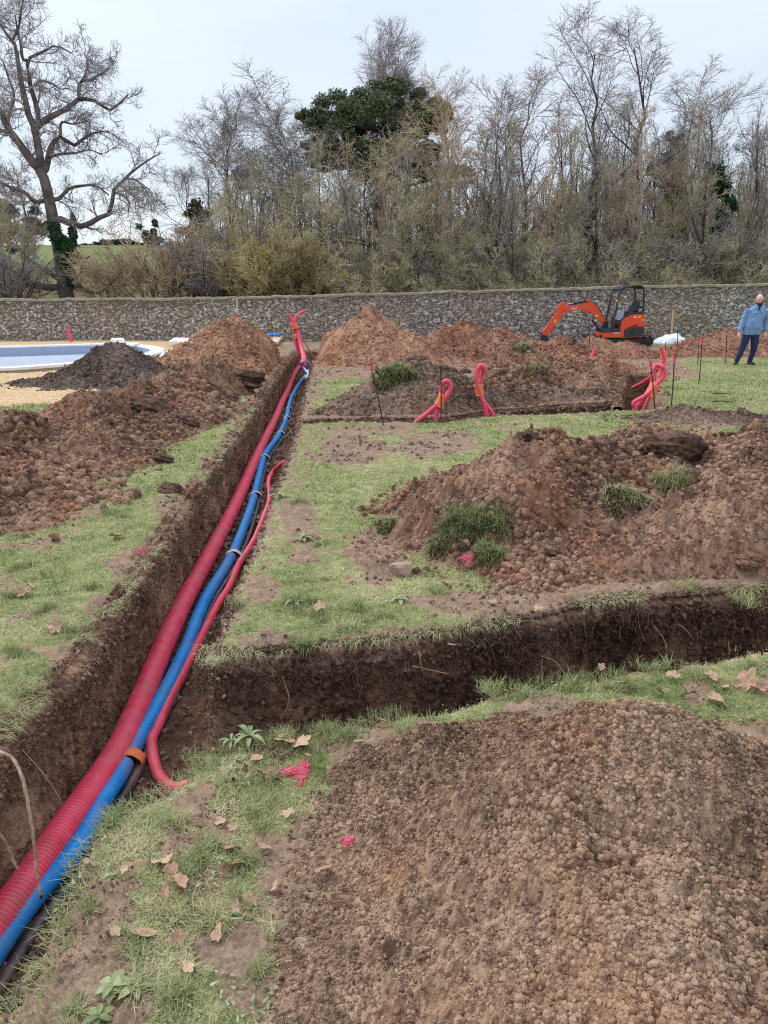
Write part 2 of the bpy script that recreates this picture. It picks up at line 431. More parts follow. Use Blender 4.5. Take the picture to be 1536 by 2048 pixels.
grs = ramp(n, [(0.25, srgb(104, 102, 64)), (0.5, srgb(144, 148, 96)), (0.75, srgb(180, 176, 132))], f2, l).outputs[0]
grs2 = ramp(n, [(0.3, srgb(108, 115, 68)), (0.7, srgb(152, 158, 104))], f3, l).outputs[0]
grs = mixc(n, l, ramp(n, [(0.4, (0, 0, 0, 1)), (0.62, (0.9,) * 3 + (1,))], f1, l).outputs[0], grs, grs2)
ba = attr(n, 'bare')
sb = n.new('ShaderNodeMath'); sb.operation = 'MULTIPLY_ADD'; l.new(f3, sb.inputs[0]); sb.inputs[1].default_value = 0.7; sb.inputs[2].default_value = -0.35
sb2 = n.new('ShaderNodeMath'); sb2.operation = 'ADD'; l.new(sb.outputs[0], sb2.inputs[0]); l.new(ba, sb2.inputs[1])
c = mixc(n, l, ramp(n, [(0.30, (0, 0, 0, 1)), (0.62, (1, 1, 1, 1))], sb2.outputs[0], l).outputs[0], grs, dirt)
sandc = ramp(n, [(0.3, srgb(170, 138, 104)), (0.55, srgb(208, 180, 142)), (0.75, srgb(224, 200, 164))], f2, l).outputs[0]
c = mixc(n, l, attr(n, 'sand'), c, sandc)
deepc = ramp(n, [(0.3, srgb(58, 42, 36)), (0.5, srgb(86, 62, 50)), (0.72, srgb(124, 92, 72))], f2, l).outputs[0]
c = mixc(n, l, attr(n, 'deep'), c, deepc)  # darker soil colour inside the trenches
hp = n.new('ShaderNodeSeparateXYZ'); l.new(p, hp.inputs[0])
fh = noise(n, l, 0.10, 4, 0.6, p)
hs = ramp(n, [(0.42, srgb(104, 112, 62)), (0.58, srgb(116, 104, 74))], fh, l).outputs[0]
mrr = n.new('ShaderNodeMapRange'); l.new(hp.outputs[1], mrr.inputs[0]); mrr.inputs[1].default_value = 32.2; mrr.inputs[2].default_value = 33
slope = n.new('ShaderNodeMapRange'); l.new(hp.outputs[1], slope.inputs[0]); slope.inputs[1].default_value = 52; slope.inputs[2].default_value = 66
hs = mixc(n, l, slope.outputs[0], srgb(118, 108, 72), hs)
hs = mixc(n, l, 0.5, hs, hs)
slope2 = n.new('ShaderNodeMapRange'); l.new(hp.outputs[1], slope2.inputs[0]); slope2.inputs[1].default_value = 60; slope2.inputs[2].default_value = 74
hs = mixc(n, l, slope2.outputs[0], hs, srgb(114, 122, 76))
c = mixc(n, l, mrr.outputs[0], c, hs)
l.new(c, b.inputs['Base Color']); b.inputs['Roughness'].default_value = 0.95; b.inputs['Specular IOR Level'].default_value = 0.15
bump(n, l, f3, 0.006, b, 0.8)

# one sheet, rows getting wider apart with distance
ys = np.concatenate([np.linspace(-8, 0.7, 60, endpoint=False), np.exp(np.linspace(math.log(0.7), math.log(33), 1120)), np.exp(np.linspace(math.log(33.3), math.log(520), 90))])
ss = np.linspace(-0.72, 0.72, 860)
YY, SS = np.meshgrid(ys, ss, indexing='ij')
XX = (np.maximum(YY, 0) + 1.6) * SS
# concentrate columns on the two lips of the long trench
Z, D, BARE_, SAND, RND = G(XX, YY)
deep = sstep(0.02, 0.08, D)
nr, nc = YY.shape
I = np.arange(nr * nc).reshape(nr, nc)
Q = np.stack([I[:-1, :-1], I[:-1, 1:], I[1:, 1:], I[1:, :-1]], -1).reshape(-1, 4)
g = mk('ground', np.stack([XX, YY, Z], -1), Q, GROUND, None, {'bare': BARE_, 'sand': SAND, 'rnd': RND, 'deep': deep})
tag(g, kind='structure')

# ------------------------------------------------------------------ trench walls: torn turf edge, overhang, scraped face
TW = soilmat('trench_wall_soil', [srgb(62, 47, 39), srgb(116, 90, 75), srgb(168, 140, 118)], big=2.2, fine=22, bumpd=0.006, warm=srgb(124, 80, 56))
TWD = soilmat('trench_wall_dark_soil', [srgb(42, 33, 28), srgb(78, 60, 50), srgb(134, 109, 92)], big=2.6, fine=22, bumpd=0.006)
def wall_sheet(pts, nrm, depth, mat, ds, seed, groove=0.0, over=0.05, lumpy=1.0, prof=56, topback=0.10):
    """pts: lip polyline (x,y); nrm: horizontal unit vectors into the trench"""
    pts = np.asarray(pts, float)
    L = np.concatenate([[0], np.cumsum(np.linalg.norm(np.diff(pts, axis=0), axis=1))])
    n = max(8, int(L[-1] / ds)); s = np.linspace(0, L[-1], n)
    x = np.interp(s, L, pts[:, 0]); y = np.interp(s, L, pts[:, 1])
    nx = np.interp(s, L, nrm[:, 0]); ny = np.interp(s, L, nrm[:, 1])
    t = np.linspace(0, 1, prof)
    # profile: inward offset and height
    k = 7
    off = np.interp(t, [0, 0.08, 0.14, 0.20, 0.30, 0.45, 0.8, 0.93, 1], [-topback, -0.03, over * 0.5 + .01, over + .01, over * 0.7 + .015, 0.04, 0.045, 0.07, 0.15])
    zz = np.interp(t, [0, 0.08, 0.14, 0.20, 0.30, 0.45, 0.8, 0.93, 1], [-0.05, -0.004, -0.022, -0.06, -0.13, -0.28 * depth / .6, -0.78 * depth, -0.97 * depth, -1.03 * depth])
    Sg, Tg = np.meshgrid(s, t, indexing='ij'); dn = -zz[None, :] + 0 * Sg
    a1, r1 = lumps(Sg, dn * 1.0, 0.10, seed); a2, r2 = lumps(Sg, dn, 0.04, seed + 5); a3, r3 = lumps(Sg, dn, 0.018, seed + 9)
    top = 1 - sstep(0.12, 0.30, dn)
    face = sstep(0.03, 0.3, Tg)
    disp = lumpy * (a1 * (0.15 + 0.2 * top) * sstep(-0.1, 0.35, fbm(Sg, dn, 2.5, 3, seed)) + a2 * (0.28 + 0.2 * top) + a3 * 0.5) + 0.05 * fbm(Sg, dn, 2.2, 5, seed + 2, 0.6) + 0.02 * fbm(Sg, dn * .6, 9, 5, seed + 22, .65)
    if groove: disp = disp + groove * (1 - top) * fbm(Sg + dn * 0.35, dn * 0.12, 22, 3, seed + 3) * sstep(-0.3, 0.3, fbm(Sg, dn * 0.2, 1.2, 2, seed + 6))
    edge = 0.03 * fbm(s, s * 0, 5.0, 3, seed + 4) + 0.03 * fbm(s, s * 0, 1.5, 2, seed + 14)
    o = off[None, :] + disp * face + edge[:, None] * (0.3 + 0.7 * top)
    X = x[:, None] + nx[:, None] * o; Y = y[:, None] + ny[:, None] * o
    zb = G0(X, Y) - 0.03
    Zz = zb + zz[None, :] + (a2 * 0.7 + a3 * 0.6 + 0.5 * a1 * top) * (1 - face * 0.7) + 0.012 * fbm(Sg, dn, 9, 3, seed + 8) * face
    Zz[:, 0] -= 0.03; Zz[:, -1] -= 0.08
    r = np.where(a1 > 0.03, r1, np.where(a2 > 0.008, r2, r3))
    I = np.arange(X.size).reshape(X.shape)
    Q = np.stack([I[:-1, :-1], I[1:, :-1], I[1:, 1:], I[:-1, 1:]], -1).reshape(-1, 4)
    return tag(mk('trench_wall', np.stack([X, Y, Zz], -1), Q, mat, None, {'rnd': r}, smooth=False), kind='structure')
def lipline(fn, a, b, n, swap, sgn, js):
    t = np.linspace(a, b, n); v = fn(t) + js
    P = np.stack([t, v], 1) if swap else np.stack([v, t], 1)
    T = np.gradient(P, axis=0); T /= np.linalg.norm(T, axis=1, keepdims=True)
    nr_ = np.stack([T[:, 1], -T[:, 0]], 1) * sgn
    return P, nr_
P_, n_ = lipline(LIPL, -1.0, 6.0, 160, False, 1, 0); wall_sheet(P_, n_, 0.60, TW, 0.009, 100, groove=0.05)
P_, n_ = lipline(LIPL, 5.95, 25.2, 200, False, 1, 0); wall_sheet(P_, n_, 0.60, TW, 0.022, 120, groove=0.06, lumpy=1.2)
P_, n_ = lipline(FARL, -0.93, 4.6, 160, True, 1, 0)
# round the corner of the turf block on to the long trench
ang = np.linspace(0, 1, 14)[:, None]
cor = np.array([[-0.84, 4.2], [-0.83, 3.6], [-0.83, 3.48], [-0.84, 3.40], [-0.78, 3.36]])
P2 = np.vstack([catmull(np.c_[cor, np.zeros(5)], 50)[:, :2], P_[7:]])
T2 = np.gradient(P2, axis=0); T2 /= np.linalg.norm(T2, axis=1, keepdims=True)
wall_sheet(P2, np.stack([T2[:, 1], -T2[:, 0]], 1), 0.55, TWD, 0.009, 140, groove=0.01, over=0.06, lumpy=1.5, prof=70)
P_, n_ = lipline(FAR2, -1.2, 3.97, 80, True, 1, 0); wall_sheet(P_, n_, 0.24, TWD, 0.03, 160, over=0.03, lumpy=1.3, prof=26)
P_, n_ = lipline(BL, 12.3, 17.6, 80, False, 1, 0); wall_sheet(P_, n_, 0.60, TW, 0.02, 170, groove=0.06, prof=44)
P_ = np.stack([np.linspace(BL(17.6), BR(17.6), 20), np.full(20, 17.6)], 1); wall_sheet(P_, np.tile([0., -1.], (20, 1)), 0.6, TW, 0.03, 180, prof=40)
P_ = np.stack([np.linspace(LIPL(25.2), LIPR(25.2), 20), np.full(20, 25.2)], 1); wall_sheet(P_, np.tile([0., -1.], (20, 1)), 0.6, TW, 0.03, 190, prof=40)

# ================================================================== HEAPS
ICO = []
for k in range(6):
    bm = bmesh.new(); bmesh.ops.create_icosphere(bm, subdivisions=2, radius=1)
    V, F = bmdump(bm)
    r_ = np.random.default_rng(k + 50)
    ax = r_.normal(size=(7, 3)); ax /= np.linalg.norm(ax, axis=1, keepdims=True)
    pl = r_.normal(size=(11, 3)); pl /= np.linalg.norm(pl, axis=1, keepdims=True); dd = r_.uniform(0.55, 0.95, 11)
    q = np.min(dd / np.maximum(V @ pl.T, 0.35), axis=1); q = np.minimum(q, 1.15) + 0.05 * r_.normal(size=len(V))
    V = V * q[:, None] * np.array([1, 0.85, 0.75])
    ICO.append((V, F[0]))
bm = bmesh.new(); bmesh.ops.create_icosphere(bm, subdivisions=1, radius=1); LOW = bmdump(bm)
LOWS = [(LOW[0] * np.clip(1 + 0.22 * np.random.default_rng(k + 9).normal(size=(len(LOW[0]), 1)), 0.55, 1.4) * np.array([1, .85, .75]), LOW[1][0]) for k in range(6)]
def tiny():
    bm = bmesh.new(); bmesh.ops.create_icosphere(bm, subdivisions=1, radius=1); V, F = bmdump(bm); return V, F[0]
TV, TF = tiny()
TINY = [(TV * np.clip(1 + 0.25 * np.random.default_rng(k + 9).normal(size=(len(TV), 1)), 0.5, 1.5) * np.array([1, .85, .75]), TF) for k in range(6)]
bm = bmesh.new(); bmesh.ops.create_icosphere(bm, subdivisions=2, radius=1); MV, MF = bmdump(bm); MF = MF[0]
MID = []
for k in range(6):
    r_ = np.random.default_rng(k + 70); q = 1 + .16 * r_.normal(size=(len(MV), 1)); MID.append((MV * np.clip(q, .6, 1.4) * np.array([1, .85, .75]), MF))
bm = bmesh.new(); bmesh.ops.create_icosphere(bm, subdivisions=3, radius=1); HV, HF = bmdump(bm); HF = HF[0]
BIGS = []
for k in range(6):
    r_ = np.random.default_rng(k + 170); ax = r_.normal(size=(5, 3))
    q = 1 + .16 * fbm(HV[:, 0] * 1.2 + HV[:, 2] + k, HV[:, 1] * 1.2 - HV[:, 2] * .6, 1.5, 3, k) + .13 * fbm(HV[:, 0] * 1.2 + HV[:, 2] + k, HV[:, 1] * 1.2 - HV[:, 2] * .6, 5, 2, k) + .06 * r_.normal(size=len(HV))
    BIGS.append((HV * np.clip(q, .6, 1.4)[:, None] * np.array([1, .85, .72]), HF))
def rots(n, r_):
    q = r_.normal(size=(n, 4)); q /= np.linalg.norm(q, axis=1, keepdims=True); w, x, y, z = q.T
    return np.stack([np.stack([1 - 2 * (y * y + z * z), 2 * (x * y - z * w), 2 * (x * z + y * w)], -1),
                     np.stack([2 * (x * y + z * w), 1 - 2 * (x * x + z * z), 2 * (y * z - x * w)], -1),
                     np.stack([2 * (x * z - y * w), 2 * (y * z + x * w), 1 - 2 * (x * x + y * y)], -1)], 1)
def scatter(mb, pos, rad, r_, low=False):
    if low:
        if len(rad) < 50: return scatter1(mb, pos, rad, r_, MID)
        q1, q2 = np.quantile(rad, .88), np.quantile(rad, .985)
        for m_, S_ in ((rad <= q1, TINY), ((rad > q1) & (rad <= q2), MID), (rad > q2, BIGS)): scatter1(mb, pos[m_], rad[m_], r_, S_)
    else: scatter1(mb, pos, rad, r_, ICO)
def scatter1(mb, pos, rad, r_, SH_):
    n = len(pos)
    if n == 0: return
    for k in range(6):
        idx = np.arange(n)[k::6]
        if len(idx) == 0: continue
        V, F = SH_[k]
        R = rots(len(idx), r_)
        X = np.einsum('nij,vj->nvi', R, V) * rad[idx][:, None, None] + pos[idx][:, None]
        FF = (F[None] + (np.arange(len(idx)) * len(V))[:, None, None]).reshape(-1, F.shape[1])
        mb.add(X.reshape(-1, 3), FF, np.repeat(r_.random(len(idx)), len(V)))
HEAPS = []
def heapfun(peaks, seed, rough):
    def f(x, y):
        sc_ = 0.25
        wx = x + 0.16 * rough * fbm(x, y, 1.3, 4, seed); wy = y + 0.16 * rough * fbm(x, y, 1.3, 4, seed + 50)
        h = np.full(np.shape(x), -9.0)
        for (px, py, ph, sx, sy) in peaks:
            q = np.sqrt(((wx - px) / sx) ** 2 + ((wy - py) / sy) ** 2 + 0.012) - 0.05
            e = ph * (1 - q) 
            e = np.where(e < ph * 0.16, ph * 0.16 - (ph * 0.16 - e) * 0.62, e)     # flared foot
            k = 0.10 * max(0.35, ph)
            t = np.clip(0.5 + 0.5 * (e - h) / k, 0, 1)
            h = h * (1 - t) + e * t + k * t * (1 - t)
        return h
    return f
def heap(label, group, peaks, mat, ds, seed, rough=1.0, lump=(0.10, 0.04, 0.018), amps=(0.5, 0.7, 0.6), clods=(200, 0.01, 0.05), name='soil_heap', foot=1.75, fbmamp=0.06, low=True, cat='soil heap'):
    P = np.array(peaks)
    f = heapfun(peaks, seed, rough); HEAPS.append(f)
    x0, x1 = (P[:, 0] - P[:, 3] * foot).min(), (P[:, 0] + P[:, 3] * foot).max()
    y0, y1 = (P[:, 1] - P[:, 4] * foot).min(), (P[:, 1] + P[:, 4] * foot).max()
    x = np.arange(x0, x1, ds); y = np.arange(y0, y1, ds)
    X, Y = np.meshgrid(x, y, indexing='ij')
    h = f(X, Y)
    hm = np.maximum(h, 0)
    a = fbmamp * fbm(X, Y, 2.2, 5, seed + 3, 0.6) + lump[0] * .30 * fbm(X, Y, .9 / lump[0], 4, seed + 33, .6) + lump[0] * .35 * (1 - 2.2 * np.abs(fbm(X, Y, .35 / lump[0], 4, seed + 43, .6)))
    l1, r1 = lumps(X, Y, lump[0], seed + 4); l2, r2 = lumps(X, Y, lump[1], seed + 5); l3, r3 = lumps(X, Y, lump[2], seed + 6)
    k1 = sstep(-0.15, 0.35, fbm(X, Y, 2.0, 3, seed + 7))
    edge = sstep(-0.02, 0.10, h)
    rel = l1 * amps[0] * k1 + l2 * amps[1] + l3 * amps[2]
    z = G0(X, Y) + h + (a + rel) * (0.3 + 0.7 * edge)
    dt = trench_d(X, Y)[0].max(0); fade = 1 - sstep(-0.32, -0.02, dt)
    z = G0(X, Y) + (z - G0(X, Y)) * fade - .04 * (1 - fade)
    keep = (h > -0.04)
    r = np.where(l1 * k1 > lump[0] * 0.25, r1, np.where(l2 > lump[1] * 0.2, r2, r3))
    I = np.arange(X.size).reshape(X.shape)
    kk = keep[:-1, :-1] & keep[1:, :-1] & keep[1:, 1:] & keep[:-1, 1:] & (dt[:-1, :-1] < -0.015)
    Q = np.stack([I[:-1, :-1], I[1:, :-1], I[1:, 1:], I[:-1, 1:]], -1)[kk]
    used = np.zeros(X.size, bool); used[Q.ravel()] = True
    remap = np.cumsum(used) - 1
    V = np.stack([X, Y, z], -1).reshape(-1, 3)[used]
    # loose clods lying on the surface and round the foot
    mb = MB(); mb.add(V, remap[Q], r.ravel()[used])
    nC, rmin, rmax = clods
    vis = lambda x, y: (np.abs(x) < (y + .45) * .60)
    r_ = np.random.default_rng(seed)
    cx = r_.uniform(x0, x1, nC * 4); cy = y0 + (y1 - y0) * r_.random(nC * 4) ** 1.15
    ch = f(cx, cy); ok = (ch > 0.02 - 0.09 * r_.random(len(cx)) ** 2) & (trench_d(cx, cy)[0].max(0) < -0.02) & (vis(cx, cy) | (r_.random(len(cx)) < .3))
    cx, cy, ch = cx[ok][:nC], cy[ok][:nC], ch[ok][:nC]
    rad = rmin * (rmax / rmin) ** (r_.random(len(cx)) ** 6.0) * (.55 + .75 * sstep(-.3, .5, fbm(cx, cy, 1.3, 3, seed + 77)))
    ia = np.clip(((cx - x0) / ds).astype(int), 0, X.shape[0] - 1); ib = np.clip(((cy - y0) / ds).astype(int), 0, X.shape[1] - 1)
    cz = np.where((ch > -0.04) & (dt[ia, ib] < -.02), z[ia, ib], G0(cx, cy) + 0.005) + rad * 0.30
    scatter(mb, np.stack([cx, cy, cz], -1), rad, r_, low)
    c0 = P[0]
    o = mb.build(name, mat, smooth=False)
    return tag(o, label, cat, group)
def topz(x, y):
    x = np.atleast_1d(np.asarray(x, float)); y = np.atleast_1d(np.asarray(y, float))
    z = G0(x, y)
    for f in HEAPS: z = np.maximum(z, G0(x, y) + f(x, y))
    return z
M_TAN = soilmat('tan_granular_soil', [srgb(62, 46, 37), srgb(116, 92, 75), srgb(180, 152, 127)], big=0.9, fine=30, warm=srgb(168, 122, 92))
M_MID = soilmat('mixed_brown_soil', [srgb(60, 45, 37), srgb(116, 89, 74), srgb(172, 141, 118)], big=1.0, fine=24, warm=srgb(160, 108, 76))
M_RED = soilmat('reddish_subsoil', [srgb(80, 54, 44), srgb(134, 96, 78), srgb(172, 136, 114)], big=0.6, fine=10, warm=srgb(150, 92, 62))
M_ORG = soilmat('orange_subsoil', [srgb(92, 66, 52), srgb(148, 111, 88), srgb(184, 147, 120)], big=0.6, fine=10, warm=srgb(160, 106, 76))
M_DRK = soilmat('dark_topsoil', [srgb(50, 42, 38), srgb(86, 73, 66), srgb(128, 112, 102)], big=0.8, fine=14)
M_GRY = soilmat('grey_brown_topsoil', [srgb(66, 52, 46), srgb(112, 92, 80), srgb(156, 134, 118)], big=0.8, fine=16, warm=srgb(142, 104, 80))
GH = 'heaps of dug soil beside the trenches'
heap('huge tan granular soil heap filling the bottom right foreground', GH,
     [(0.76, 1.95, .54, .80, .74), (1.5, 1.72, .34, 1.0, .72), (0.34, 2.20, .19, .50, .50), (0.66, 1.35, .38, .82, .72), (1.5, 1.0, .3, 1.0, .8), (.18, 1.75, .15, .42, .5), (.42, 1.62, .34, .4, .4), (1.05, 1.5, .44, .5, .5)],
     M_TAN, 0.0050, 300, lump=(0.11, 0.034, 0.014), amps=(0.5, .5, .3), clods=(260000, 0.0034, 0.013), fbmamp=0.10, low=True)
heap('big brown soil heap beyond the cross trench, grass sods stuck on its front', GH,
     [(1.36, 5.8, .68, 1.15, 1.40), (2.15, 6.0, .62, 1.1, 1.3), (2.95, 5.75, .70, 1.2, 1.3), (2.2, 5.0, .36, 1.7, .75), (.72, 5.25, .46, .52, .72), (.98, 4.95, .44, .58, .6), (3.9, 5.7, .66, 1.3, 1.3), (3.3, 4.9, .25, 1.0, .6), (1.0, 5.5, .60, .8, .8)],
     M_MID, 0.0115, 310, lump=(0.18, 0.065, 0.024), amps=(0.9, .8, .4), clods=(130000, 0.0042, 0.030), fbmamp=0.10, rough=1.3)
heap('long low windrow of brown soil along the left side of the trench', GH,
     [(-4.1, 6.3, .48, 1.35, 1.5), (-3.9, 7.8, .42, 1.2, 1.4), (-3.75, 9.2, .50, 1.0, 1.3), (-3.6, 10.8, .46, 1.05, 1.2), (-3.35, 12.4, .48, .85, 1.2), (-3.3, 14.0, .56, .8, 1.4), (-5.0, 6.8, .40, 1.2, 1.2), (-4.6, 5.0, .34, 1.1, 1.0)],
     M_MID, 0.018, 320, lump=(0.22, 0.08, 0.034), amps=(0.9, .8, .4), clods=(90000, 0.0065, 0.050), fbmamp=0.16, rough=1.6)
heap('dark almost black topsoil heap in front of the pool', GH,
     [(-5.62, 15.8, .82, 1.30, 1.3), (-4.95, 15.3, .42, 1.4, 1.0), (-6.2, 15.4, .32, 1.1, .9)],
     M_DRK, 0.032, 330, lump=(0.20, 0.09, 0.05), amps=(0.7, 0.8, 0.5), clods=(24000, 0.011, 0.045), fbmamp=0.09)
heap('tall orange soil heap left of the upright red conduits', GH,
     [(-4.05, 20.0, 1.24, 1.75, 1.9), (-3.7, 17.8, .75, 1.2, 1.5), (-4.6, 18.2, .6, 1.2, 1.5), (-3.35, 15.8, .45, .9, 1.3)],
     M_ORG, 0.036, 340, lump=(0.22, 0.10, 0.06), amps=(0.5, 0.6, 0.4), clods=(26000, 0.012, 0.055), fbmamp=0.08)
heap('pointed orange soil heap against the wall right of the upright conduits', GH,
     [(-0.42, 21.2, 1.40, 1.55, 1.9), (-1.3, 22.0, .75, 1.3, 1.5), (0.5, 20.6, .75, 1.3, 1.3), (-.3, 19.9, .5, 1.3, .9)],
     M_ORG, 0.038, 350, lump=(0.22, 0.10, 0.06), amps=(0.55, 0.6, 0.4), clods=(26000, 0.012, 0.055), fbmamp=0.09)
heap('wide rounded reddish brown heap between the pointed heap and the excavator', GH,
     [(2.25, 21.6, 1.02, 1.5, 1.8), (1.4, 21.2, .72, 1.3, 1.5), (3.2, 21.4, .86, 1.4, 1.5), (3.9, 22.0, .6, 1.3, 1.4)],
     M_RED, 0.038, 360, lump=(0.24, 0.10, 0.06), amps=(0.6, 0.6, 0.4), clods=(26000, 0.012, 0.055), fbmamp=0.09)
heap('grey brown heap topped with a round patch of green turf', GH,
     [(0.42, 12.3, .78, 1.15, 1.0), (0.95, 12.3, .60, 1.05, .95), (0.0, 11.9, .36, .85, .6), (1.5, 12.9, .33, .8, .7)],
     M_GRY, 0.022, 370, lump=(0.16, 0.07, 0.035), amps=(0.55, 0.7, 0.5), clods=(26000, 0.008, 0.045), fbmamp=0.07)
heap('brown heap with grassy sods at its peak beside the branching trench', GH,
     [(2.48, 13.9, .90, 1.05, 1.2), (3.3, 14.4, .55, 1.3, 1.2), (2.1, 13.3, .5, 1.0, .9), (4.15, 14.9, .42, 1.0, 1.4), (3.2, 13.5, .35, 1.3, .6)],
     M_MID, 0.024, 380, lump=(0.18, 0.08, 0.04), amps=(0.6, 0.8, 0.5), clods=(30000, 0.009, 0.05), fbmamp=0.10)
heap('reddish heap behind the grassy one, in front of the excavator tracks', GH,
     [(4.3, 18.2, .72, 1.5, 1.5), (5.0, 17.2, .40, 1.2, 1.3), (3.7, 18.8, .66, 1.3, 1.4)],
     M_RED, 0.034, 390, lump=(0.2, 0.09, 0.05), amps=(0.6, 0.7, 0.4), clods=(18000, 0.012, 0.05), fbmamp=0.10)
heap('low reddish heap at the foot of the excavator', GH,
     [(6.4, 23.2, .50, 1.0, 1.0), (7.35, 23.0, .36, .95, .9), (5.4, 23.4, .48, 1.0, 1.0), (6.9, 22.4, .24, 1.2, .7)],
     M_RED, 0.042, 400, lump=(0.2, 0.10, 0.06), amps=(0.6, 0.6, 0.4), clods=(12000, 0.013, 0.055), fbmamp=0.08)
heap('brown soil bank behind the standing man', GH,
     [(10.6, 23.6, .74, 1.8, 1.3), (12.4, 23.8, .78, 1.8, 1.3), (9.6, 23.2, .40, 1.2, 1.0), (14.2, 24, .8, 1.8, 1.3)],
     M_RED, 0.045, 410, lump=(0.22, 0.10, 0.06), amps=(0.7, 0.7, 0.4), clods=(18000, 0.013, 0.055), fbmamp=0.10)
heap('small flat mound of grey soil on the lawn in front of the stakes', GH,
     [(4.45, 10.75, .16, .75, .45), (5.1, 10.55, .10, .65, .35)],
     M_GRY, 0.018, 420, lump=(0.10, 0.05, 0.025), amps=(0.6, 0.8, 0.5), clods=(5000, 0.007, 0.035), fbmamp=0.05)
heap('low brown spoil ridge along the far side of the shallow trench', GH,
     [(-.2, 11.45, .14, 1.0, .42), (1.9, 12.3, .22, 1.0, .5), (2.9, 12.85, .20, 1.1, .45), (1.0, 11.6, .16, .9, .4), (3.7, 13.2, .16, .6, .4)],
     M_GRY, 0.020, 430, lump=(0.14, 0.06, 0.03), amps=(0.8, 0.9, 0.6), clods=(10000, 0.008, 0.05), fbmamp=0.06)

# loose crumbs on the bare ground between heaps
mb = MB(); r_ = np.random.default_rng(91)
cy = np.exp(r_.uniform(math.log(1.2), math.log(24), 170000)); cx = (cy + 1.0) * r_.uniform(-0.6, 0.6, len(cy))
z_, d_, b_, s_, _ = G(cx, cy)
ok = (b_ > 0.45 + 0.5 * r_.random(len(cx))) & (fbm(cx, cy, 2.2, 3, 432) > -.25) & (s_ < 0.5 + .5 * (r_.random(len(cx)) > .8)) & (d_ < -0.01) & (topz(cx, cy) - G0(cx, cy) < 0.005) & (cy < 31)
cx, cy, z_ = cx[ok], cy[ok], z_[ok]
rad = 0.0020 * (6.0 ** (r_.random(len(cx)) ** 6)) * np.clip(cy / 3, 0.8, 3)
rad = np.minimum(rad, 0.025)
scatter(mb, np.stack([cx, cy, z_ + rad * 0.3], -1), rad, r_, True)
# crumbs along the torn lips and stuck in the cut faces
def wallcrumbs(P, nrm, k, depth, rmul=1.0, over=.06):
    i = r_.integers(0, len(P), k); dn = np.abs(r_.normal(size=k)) * .16; dn = np.where(r_.random(k) < .16, r_.uniform(0, depth, k), dn); top = r_.random(k) < .35
    o_ = np.where(top, -.07 * r_.random(k) ** 2, over * np.interp(dn, [0, .05, .3, .6], [.7, 1.1, .5, .8]) + .03 * r_.random(k))
    x_ = P[i, 0] + nrm[i, 0] * o_; y_ = P[i, 1] + nrm[i, 1] * o_; zc = G0(x_, y_) - np.where(top, .015, .03 + np.minimum(dn, depth)) 
    sc_ = np.clip(y_ / 4, .75, 2.6) * rmul
    rr = .0028 * 6 ** (r_.random(k) ** 7) * sc_; rr = np.minimum(rr, .028)
    scatter(mbw, np.stack([x_, y_, zc], -1), rr, r_, True)
mbw = MB()
P_, n_ = lipline(LIPL, 1.3, 7, 600, False, 1, 0); wallcrumbs(P_, n_, 22000, .58)
P_, n_ = lipline(LIPL, 7, 25, 800, False, 1, 0); wallcrumbs(P_, n_, 16000, .58)
P_, n_ = lipline(LIPR, 2.6, 24, 800, False, -1, 0); wallcrumbs(P_, n_, 6000, .1, .8, .0)
P_, n_ = lipline(BL, 12.3, 17.6, 200, False, 1, 0); wallcrumbs(P_, n_, 2500, .55)
P_, n_ = lipline(FAR2, -1.0, 3.9, 300, True, 1, 0); wallcrumbs(P_, n_, 4000, .2)
tag(mbw.build('wall_crumbs', TW, smooth=False), 'crumbs of torn earth along the trench edges and faces', 'soil', kind='stuff')
mbw = MB()
P_, n_ = lipline(FARL, -0.93, 4.3, 600, True, 1, 0); wallcrumbs(P_, n_, 26000, .5)
P_, n_ = lipline(LIPR, 3.3, 3.9, 60, False, -1, 0); wallcrumbs(P_, n_, 1500, .4)
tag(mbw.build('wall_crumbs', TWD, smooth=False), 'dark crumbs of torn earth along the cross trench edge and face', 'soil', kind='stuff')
# crumbs fallen to the trench floors
cy = np.exp(r_.uniform(math.log(1.2), math.log(24), 9000)); cx = LIPL(cy) + 0.03 + (LIPR(cy) - LIPL(cy)) * r_.random(len(cy))
c2 = r_.uniform(-1, 4, 4000); e2 = NEAR(c2) + 0.06 + (FARL(c2) - NEAR(c2) - 0.1) * r_.random(4000)
cx = np.concatenate([cx, c2]); cy = np.concatenate([cy, e2]); z_ = G(cx, cy)[0]
rad = 0.003 * (7.0 ** (r_.random(len(cx)) ** 2.0)) * np.clip(cy / 4, 1, 2.2)
scatter(mb, np.stack([cx, cy, z_ + rad * 0.3], -1), rad, r_, True)
o = mb.build('soil_crumbs', M_GRY, smooth=False); tag(o, 'loose crumbs of earth scattered on the bare ground and trench floors', 'soil', kind='stuff')

